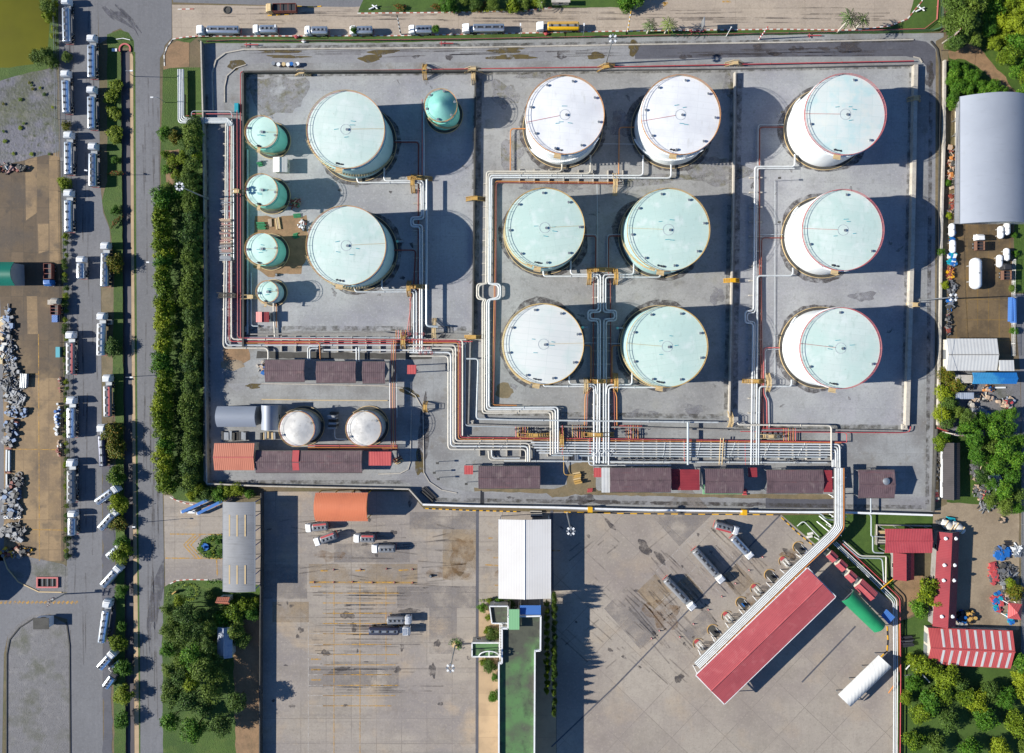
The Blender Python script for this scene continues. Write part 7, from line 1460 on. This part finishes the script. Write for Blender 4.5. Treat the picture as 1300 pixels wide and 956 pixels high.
# left-basin clutter
p = P(300,136.5,1.5); t = empty('water_tank', p - Vector((0, 0, 1.5)), 'turquoise plastic box beside the red dyke pipe', 'box'); MB().box((p.x, p.y, 0), (1.35, 2.9, 1.4)).build('body', m_teal, t); MB().box((p.x, p.y, 1.402), (1.2, 2.7, .08)).build('lid', m_teal, t)
for k, (x, y, m) in enumerate([(348.5,82,m_steel),(355,83.4,m_white),(361.6,83,m_gold_p),(367,83.6,m_white),(371.4,82.6,m_blue),(376,84,m_steel),(379,82.6,m_white)]):
    p = P(x, y); t = empty('drum', p, ['dull steel drum, first in the row on the upper road', 'white drum, second in the row on the upper road', 'beige drum in the row on the upper road', 'white drum left of the blue one on the upper road', 'blue drum in the row on the upper road', 'steel drum right of the blue one on the upper road', 'last white drum in the row on the upper road'][k], 'drum', 'drums on the upper road')
    MB().cyl((p.x, p.y, 0), .62, 1.2, 14).build('body', m, t, True); MB().ring((p.x, p.y, .55), .625, .66, .08, 14).build('hoop', m_dark, t)
m_scrap_ = paint('dull galvanised skid', 170, 170, 172, .5, .3, .6)
def slab_stack(cx, cy, w_, l_, label, mats, rz=0.0, n=18, h=.5, name='timber_stack', cat='timber stack', dirn=0):
    p = P(cx, cy); R = random.Random(int(cx*3+cy)); mb = MB()
    for k in range(n):
        mb.cur = R.randrange(len(mats)); f = (k+.5)/n - .5
        o = (R.uniform(-.3, .3), f*l_) if dirn == 0 else (f*w_, R.uniform(-.3, .3))
        x = p.x + o[0]*cos(rz) - o[1]*sin(rz); y = p.y + o[0]*sin(rz) + o[1]*cos(rz)
        mb.box((x, y, .003*k), (w_*R.uniform(.85, 1), l_/n*.8, h*R.uniform(.5, 1.2)) if dirn == 0 else (w_/n*.8, l_*R.uniform(.85, 1), h*R.uniform(.5, 1.2)), rz + R.uniform(-.03, .03))
    return tag(mb.build(name, mats), label, cat)
m_wood = paint('pale timber', 196, 170, 146, .8); m_wood2 = paint('pinkish timber', 186, 148, 140, .8); m_wood3 = paint('grey timber', 140, 130, 126, .8)
slab_stack(289.5,262,3.6,4.5,'grey planks laid over the left rack, upper part',[m_wood3,m_steel],n=12,h=1.9); slab_stack(290,300,3.7,11,'pale and pink planks laid over the left rack',[m_wood,m_wood2,m_wood3],n=30,h=2.0); slab_stack(289,322,3.6,5,'grey planks laid over the left rack, lower part',[m_wood3,m_steel],n=12,h=1.9)
slab_stack(291,375.5,6.0,1.7,'dark grating bridge over the left rack',[m_dark,m_conc_d],n=8,h=2.1)
slab_stack(332.5,287,2.8,2.4,'green crate beside the small mint tank',[m_green],n=6,h=1.0,name='crate',cat='crate'); slab_stack(353,284,1.5,4.0,'tilted pale plywood sheet in the brown scrap patch',[m_wood,m_gold_p],.15,3,.5,dirn=1); slab_stack(343,282,1.2,2.6,'narrow plywood sheet in the brown scrap patch',[m_wood],.05,3,.4,dirn=1)
slab_stack(377.6,274,2.4,1.4,'small green cover beside the scrap pipes',[m_green],.1,3,.5,name='cover',cat='cover'); slab_stack(375.6,299.6,1.8,1.8,'green slatted pallet beside the large mint tank',[m_green],.3,4,.3,name='pallet',cat='pallet')
slab_stack(330.6,208,1.6,1.8,'small green and white pump set beside the white shed',[m_green,m_steel],.2,4,.8,name='pump_set',cat='pump'); slab_stack(425,533,2.6,5.4,'grey skid unit between the cone tanks',[m_scrap_,m_conc_d],0,7,4.0,name='skid_unit',cat='skid unit')
slab_stack(298,553,8.2,2.8,'dark machinery between barrel shed and workshop',[m_dark,m_steel,m_conc_d],0,9,1.4,name='machinery',cat='machinery',dirn=1); slab_stack(341,553,5.0,2.4,'steel frames below the half white shed',[m_steel,m_gold_p,m_dark],0,7,1.2,name='machinery',cat='machinery',dirn=1)
slab_stack(506,547+37,3.0,2.0,'rusty fittings at the end of the coral roof',[m_rust,m_gold_p],.5,5,.6,name='fitting_pile',cat='fittings'); slab_stack(733,606,2.6,3.6,'ochre valve skid on the mossy soil',[m_gold,m_gold_p],.2,6,1.4,name='valve_skid',cat='skid unit'); slab_stack(749,622,1.6,1.2,'small red box at the road edge',[m_red],.1,3,.7,name='box',cat='box'); slab_stack(945,624.6,1.3,1.9,'small red box at the green fascia',[m_red],0,3,.8,name='box',cat='box')
slab_stack(730,580.4,4.4,1.6,'dark machinery beside the mossy soil',[m_dark,m_steel],0,7,1.5,name='machinery',cat='machinery',dirn=1); slab_stack(544,641-14,5.2,2.6,'dark metal frame left at the wall step',[m_dark,m_conc_d],-.75,6,.7,name='metal_frame',cat='frame'); slab_stack(681,651.6,3.8,2.0,'pale edged dark skip beside the white canopy',[m_conc_l,m_dark],0,5,1.2,name='skip',cat='skip')
for x, y, l in [(748.4,645,'yellow box on the lower terminal wall, left'),(942.6,648.6,'yellow box on the lower terminal wall, right')]:
    p = P(x, y); tag(MB().box((p.x, p.y, 0), (1.3, 1.5, 2.3)).box((p.x, p.y, 2.3), (1.5, 1.7, .12)).build('valve_box', m_yellow), l, 'box')
slab_stack(612,632,1.2,4.4,'yellow edged gutter crossing on the lower road',[m_gold_p,m_dark,m_gold_p],0,3,.12,name='gutter_cover',cat='gutter cover',dirn=1)
def pot(x, y, l):
    p = P(x, y); t = empty('tank_stand', p, l, 'stand'); MB().cyl((p.x, p.y, 0), .5, .5, 12).build('base', m_conc_d, t); MB().cyl((p.x, p.y, .5), .3, .5, 12).build('body', m_steel, t)
pot(547,725+5.6,'small black stand in the lorry park'); pot(352,349,'white drum on brown soil below the third small tank'); pot(386,292,'blue drum beside the lower large mint tank')
for x, y, l in [(742.6,415.6,'mint capped fitting left of the trunk'),(786.6,416.6,'mint capped fitting right of the trunk'),(508.4,307,'mint and red fitting beside the lower large tank')]:
    p = P(x, y); t = empty('fitting', p, l, 'fitting'); MB().tube([(p.x-.9, p.y, .8), (p.x+.9, p.y, .8)], .36, 10).build('body', m_steel, t, True); MB().cyl((p.x-.8, p.y, .2), .4, 1.1, 10).build('cap', m_shellg, t); MB().box((p.x+.6, p.y, 0), (.5, .5, .6)).build('foot', m_conc_d, t)

# ------------------------------------------------------------------ scrap
def scrap(cx, cy, rx, ry, n, mats, label, seed, kinds='btr', size=(.4, 1.8), hh=1.4, name='scrap_heap', cat='scrap heap'):
    R = random.Random(seed); mb = MB(); c = P(cx, cy)
    for k in range(n):
        a = R.uniform(0, 2*pi); q = R.random()**.6; x = c.x + rx*S*q*cos(a); y = c.y + ry*S*q*sin(a); z = hh*(1-q)*R.random(); s_ = R.uniform(*size); mb.cur = R.randrange(len(mats)); kd = R.choice(kinds)
        if kd == 'b': mb.box((x, y, z*.5), (s_, s_*R.uniform(.3, .9), .2 + s_*R.uniform(.2, .5)), R.uniform(0, pi))
        elif kd == 't':
            g = R.uniform(0, 2*pi); L = s_*R.uniform(.8, 1.8); mb.tube([(x - L*cos(g)/2, y - L*sin(g)/2, .2+z), (x + L*cos(g)/2, y + L*sin(g)/2, .25+z + R.uniform(0, .5))], s_*.12, 7)
        elif kd == 'r': mb.ring((x, y, z*.6), s_*.35, s_*.55, .25, 14)
        elif kd == 'c': mb.cyl((x, y, z*.5), s_*.35, s_*.7, 10)
    return tag(mb.build(name, mats), label, cat, None, 'stuff')
m_scrapb = paint('dull blue metal', 104, 124, 156, .5, .3); m_scrap = paint('dull scrap metal', 124, 124, 126, .6, .3, .7); m_steel_w = paint('weathered bright metal', 158, 160, 164, .6, .2, .7)
sw = [m_scrap, m_scrap, m_steel_w, m_conc_d, m_scrap, m_dark]; sd = [m_dark, m_scrap, m_conc_d, m_rust, m_conc]; sb = [m_scrap, m_scrap, m_scrapb, m_steel_w, m_conc_d]
for i, (x, y, rx, ry, n, m, l, kd, sz) in enumerate([
 (3,430,6,30,60,[m_gold_p,m_kerbw,m_wood],'cream boxes heaped at the left edge','b',(.8,1.8)), (10,420,8,32,90,sb,'blue and silver metal offcuts beside the cream boxes','bt',(.5,1.6)), (14,452,8,18,50,sb,'pale twisted metal below the blue offcuts','btr',(.5,1.6)), (14,470,13,8,50,sw,'white pipe bits at the head of the ring heap','bt',(.5,1.8)),
 (17,488,14,10,60,sw,'silver ducts and rings, upper heap','rt',(.8,2.2)), (19,507,14,11,70,[m_steel_w,m_scrap,m_steel_w,m_conc_d],'white coil rings heaped by a brown edge','rrb',(.7,1.5)), (22,523,14,8,60,[m_scrap,m_conc_d,m_scrapb],'dull round fittings below the white coils','rc',(.7,1.6)), (16,543,10,12,60,sd+[m_scrapb],'dark and blue machine parts','brc',(.6,1.6)), (13,560,9,7,30,sb,'pale blue lumps above the rust bar','bc',(.6,1.6)),
 (22,610,10,9,50,sd,'dark engine parts beside long steel beams','brc',(.6,1.6)), (15,628,13,12,90,sb,'bright blue and silver sheet metal heap','btc',(.7,1.9)), (17,648,13,9,60,sb,'silver sheet metal heap, lower part','bt',(.6,1.8)), (18,675,16,12,70,sw,'pale mixed scrap behind the small rings','btr',(.7,1.8)), (22,700,20,8,60,sd+[m_yellow,m_wood],'dark scrap with a yellow machine at the yard end','btc',(.7,1.8)),
 (14,214,24,3.5,50,sd+[m_white,m_wood2],'thin line of wreck parts at the slab yard top','bt',(.7,1.8)),
 (1208,298,3.5,8,16,[m_teal,m_blue],'turquoise crates beside the slab yard wall','b',(.7,1.6)), (1208,330,5,10,40,[m_blue,m_teal,m_white],'blue drums heaped at the slab yard wall','bc',(.7,1.5)), (1206,346,4,8,40,[m_yellow,m_rust,m_gold],'orange and yellow parts at the slab yard wall','bt',(.5,1.2)), (1207,365,6,9,60,sw,'silver scrap heap below the orange parts','btr',(.5,1.4)), (1205,385,5,8,40,[m_blue,m_conc_d,m_steel],'blue and grey scrap at the slab yard wall','bt',(.5,1.4)), (1203,410,4,16,50,sd,'dark scrap along the slab yard wall','bt',(.5,1.3)),
 (1207,210,4,30,60,[m_wood,m_rust,m_orange,m_conc_d],'timber and rust clutter beside the lean to','bt',(.6,1.6)), (1207,262,4,14,40,[m_wood,m_dark,m_steel,m_rust],'planks and clutter at the lower lean to','bt',(.6,1.6)),
 (1212,480,6,5,20,[m_white,m_steel,m_blueveil],'white bits beside the olive trees','b',(.5,1.2)), (1228,490,9,4,30,[m_steel,m_conc_d,m_wood],'grey clutter below the beige flat roof','bt',(.5,1.4)), (1253,493,7,4,24,[m_orange,m_wood,m_dark,m_blue],'orange and brown clutter below the blue roof','b',(.5,1.3)), (1246,505,14,4,40,[m_wood,m_dark,m_steel,m_conc_l],'brown clutter row in the scrap yard','bt',(.6,1.5)), (1276,511,11,7,50,[m_red,m_dark,m_steel,m_blueveil,m_wood],'red and grey wreck parts at the lane','btc',(.6,1.6)), (1236,521,10,4,30,sw,'silver ducts beside the scrap yard trees','tb',(.7,1.8)), (1248,525,6,4,24,[m_steel,m_conc_l,m_bluesmall],'pale machine parts below the silver ducts','b',(.7,1.6)), (1231,513,4,3,10,[m_conc_l,m_steel],'pale round parts by the pale blue cabin','c',(.9,1.8)),
 (1190,585,3,30,70,[m_conc_l,m_conc_d,m_pave],'rubble along the white side of the charcoal roof','b',(.3,.9)), (1239,600,8,11,60,sw+[m_wood],'white scrap in the undergrowth','btr',(.5,1.5)), (1262,612,9,9,40,[m_white,m_steel,m_pipe_g],'long white tubes in the undergrowth','t',(1.2,2.6)), (1244,625,10,10,70,sw+[m_red,m_wood],'pale and pink rubbish below the white scrap','bt',(.4,1.3)), (1250,643,10,5,40,sw,'white strips at the dirt edge','t',(.8,2.0)), (1237,588,5,6,20,sw,'white rubbish under the trees','b',(.4,1.0)),
 (1271,701,9,9,70,[m_blue,m_bluesmall,m_blue,m_scrap],'blue crates heaped in the dirt yard','b',(.7,1.8)), (1288,700,5,8,24,[m_white,m_steel],'white wrapped goods beside the blue crates','bt',(.8,2.0)), (1260,728,5,14,60,[m_red,m_redbright,m_red,m_scrap],'red crates heaped in the dirt yard','b',(.6,1.5)), (1276,728,12,14,120,sw,'tangled white scrap between red crates and lane','btr',(.6,1.8)), (1266,764,7,12,50,[m_blue,m_teal,m_red],'blue and red crates below the tangle','b',(.6,1.6)), (1278,755,8,12,50,sw+[m_wood],'dull scrap under the olive tree','bt',(.5,1.4)), (1282,783,4,8,20,[m_teal,m_blue],'blue crates beside the pyramid roof','b',(.7,1.5)),
 (1221,783,7,8,40,[m_dark,m_blue,m_black],'dark and blue machines above the striped roof, left','bc',(.7,1.6)), (1231,783,6,8,40,[m_dark,m_gold,m_black],'dark machines above the striped roof, right','bc',(.7,1.6)), (1219,791,8,3,20,[m_conc_l,m_steel],'pale blocks above the striped roof','b',(.5,1.2)),
 (74,532,4,20,60,[m_white,m_steel,m_steel,m_blue],'white and silver drums along the street fence','c',(.7,1.3)), (76,570,3,12,24,[m_white,m_wood,m_rust],'small clutter at the end of the drum row','bc',(.4,1.0)), (77,488,2,9,14,[m_conc_l,m_rust],'little pale boxes along the street fence','b',(.4,.9)),
 (1272,806-146,4,3,12,[m_conc_d,m_wood],'small clutter on the pale dirt yard','b',(.5,1.1)), (1195,662,9,4,30,sw,'grey machine parts beside two white bags','btc',(.5,1.3)), (384,285,6,5,30,[m_white,m_rust,m_pipe_g],'white pipe fittings in the brown scrap patch','tc',(.5,1.2)), (376,258,7,6,20,[m_rust,m_wood,m_green],'timber props in the tank shadow','t',(1.2,2.2)), (336,466,9,8,30,[m_conc_l,m_wood,m_blue],'pale rubble left of the upper pump house row','b',(.4,1.2))]):
    scrap(x, y, rx, ry, n, m, l, 200+i, kd, sz)
for x0, y0, x1, y1, l, m in [(8.5,571,8,600,'long steel beam pair, upper, on the left lane edge',m_steel),(11.6,572,11.4,598,'long steel beam beside the longest one',m_pipe_g),(8.4,602,8.6,620,'short steel beam below the long pair',m_steel),(7,569,14,569.5,'rusty bar across the beam heads',m_rust),(6,599,13,600,'rusty bar across the beam feet',m_rust)]:
    a, b = P(x0, y0, .6), P(x1, y1, .6); tag(MB().bar(a, b, .5, .12).bar(a - Vector((0, 0, .45)), b - Vector((0, 0, .45)), .12, .44).bar(a - Vector((0, 0, .58)), b - Vector((0, 0, .58)), .5, .12).build('steel_beam', m), l, 'beam')
for k in range(4):
    x = 27 + k*2.3; a, b = P(x, 474.5, .9), P(x-.6, 492, .9); tag(MB().tube([a, b], .28, 12).tube([a-Vector((0,0,.55)), b-Vector((0,0,.55))], .26, 12).build('duct_pipe', m_steel, None, True), 'silver duct pipe in the row of four upright ducts', 'pipe', 'four silver ducts')
for j, y in enumerate((656.5, 667)):
    for k in range(5 if j == 0 else 3):
        p = P(7.5 + k*4.4, y); tag(MB().ring((p.x, p.y, 0), .3, .52, .35, 16).build('steel_ring', m_white if j == 0 else m_gold_p), ['white steel ring in the row of small rings', 'ochre ring in the short row below the white rings'][j], 'ring', ['white rings in a row', 'ochre rings in a row'][j])
for x, y, w_, l_, hh, m, l in [(72.6,404,1.7,2.5,1.2,m_bluesmall,'faded blue box by the street fence'),(76.4,447,1.3,3.2,1.1,m_teal,'pale turquoise box by the street fence'),(68,384,1.8,1.4,1.4,m_conc_l,'pale crate on the rusty flatbed corner'),(14,651-437,1,1,1,m_white,'x')][:3]:
    p = P(x, y); t = empty('box', p, l, 'box'); MB().box((p.x, p.y, 0), (w_, l_, hh)).build('body', m, t); MB().box((p.x, p.y, hh), (w_+.1, l_+.1, .08)).build('lid', m, t)
def bag(x, y, w_, l_, rz, label):
    p = P(x, y); R = random.Random(int(x)); secs = []
    for i in range(7):
        f = i/6; s_ = sin(pi*(.12+.76*f))**.6; secs.append([((f-.5)*l_, w_/2*s_*cos(2*pi*k/12)*(1+R.uniform(-.08, .08)), .95 + .9*s_*sin(2*pi*k/12)) for k in range(12)])
    t = empty('wrapped_bundle', p, label, 'bundle', None, rz); MB().loft(secs).build('cover', m_kerbw, t, True, local=True)
    for f in (-.25, .25): MB().bar((f*l_, -w_*.42, .2), (f*l_, w_*.42, .2), .1, 1.72).build('strap', m_gold_p, t, local=True)
bag(1201,666,3.0,4.4,-.6,'white wrapped bundle, left of two above the long red roof'); bag(1214,669,3.0,4.6,-.6,'white wrapped bundle, right of two above the long red roof')
slab_stack(1206.5,659,2.6,1.4,'turquoise sheet behind two white bundles',[m_teal],-.2,3,.8,name='cover',cat='cover')
slab_stack(1188,629,1.2,4,'small red stand by the charcoal roof',[m_red,m_conc_l],0,5,.8,name='stand',cat='stand'); slab_stack(1196,578,1.0,5.0,'yellow panel at the side of the charcoal roof',[m_yellow],0,2,2.4,name='panel',cat='panel',dirn=1)
slab_stack(1278,689,2.0,1.6,'dark crate beside the blue heap',[m_dark],0,3,1.0,name='crate',cat='crate'); slab_stack(1155,853+5,3.2,1.4,'silver skid by the bent white pipe',[m_steel,m_dark],.2,5,1.2,name='skid_unit',cat='skid unit'); slab_stack(1150,813,4.0,3.4,'dark valve skid on the lower right lawn',[m_dark,m_steel],.1,7,1.3,name='valve_skid',cat='skid unit')
slab_stack(1283,394,1.9,9.0,'pale blue narrow roofed rack at the slab yard fence',[m_steel,m_bluesmall],0,3,2.2,name='rack',cat='rack',dirn=1)
slab_stack(1265,492,6,.6,'long white rail below the blue roof',[m_white],0,1,.4,name='rail',cat='rail'); slab_stack(1272,531,4.0,.7,'orange beam in the brown grass',[m_orange],0,1,.4,name='beam',cat='beam')
slab_stack(1249,862,3.0,1.2,'grey frame below the striped roof',[m_steel,m_dark],0,4,.8,name='metal_frame',cat='frame') if 0 else None
slab_stack(1028,699.5,3.2,1.1,'bright blue cover beside the pipe bridge',[m_blue],.7,2,.9,name='cover',cat='cover')
slab_stack(1028,679,1.8,1.8,'white concrete block on the lawn inside the bent pipe',[m_kerbw],.2,2,.7,name='block',cat='block')
# walled pit of the red roofed pump house
p = P(1118,681); wall('low_wall', [(1113,692), (1113.4,666.6), (1150,667.4), (1183,668)], 1.0, .3, m_conc_l, 'pale low wall round the pit beside the rose red roof')
slab_stack(1118.5,682,3.0,4.6,'pipe fittings in the pit beside the rose red roof',[m_conc_l,m_gold_p,m_dark],0,8,.7,name='pipe_fittings',cat='fittings')
# hidden-side trailers of the bus-like canopy rafters and spare details
for k, x in enumerate((1205, 1205.4, 1205.8)):
    pass

wall('boundary_wall', [(331,626), (331.5,700), (330,780), (329,1000)], 2.4, .3, m_conc_d, 'dark boundary wall between garden and lorry park')
wall('retaining_kerb', [(8,1000), (8.4,830), (12,812), (24,797), (41,786), (60,784)], .2, .35, m_conc_d, 'dark curved kerb round the gravel plot', 'kerb')
wall('retaining_kerb', [(2,702), (9,722), (23,739), (49,751.5), (78,752)], .2, .3, m_gold_p, 'ochre curved kerb of the gravel corner', 'kerb')
wall('retaining_kerb', [(84,790), (88,820), (89,1000)], .2, .35, m_conc_d, 'straight dark kerb right of the gravel plot', 'kerb')
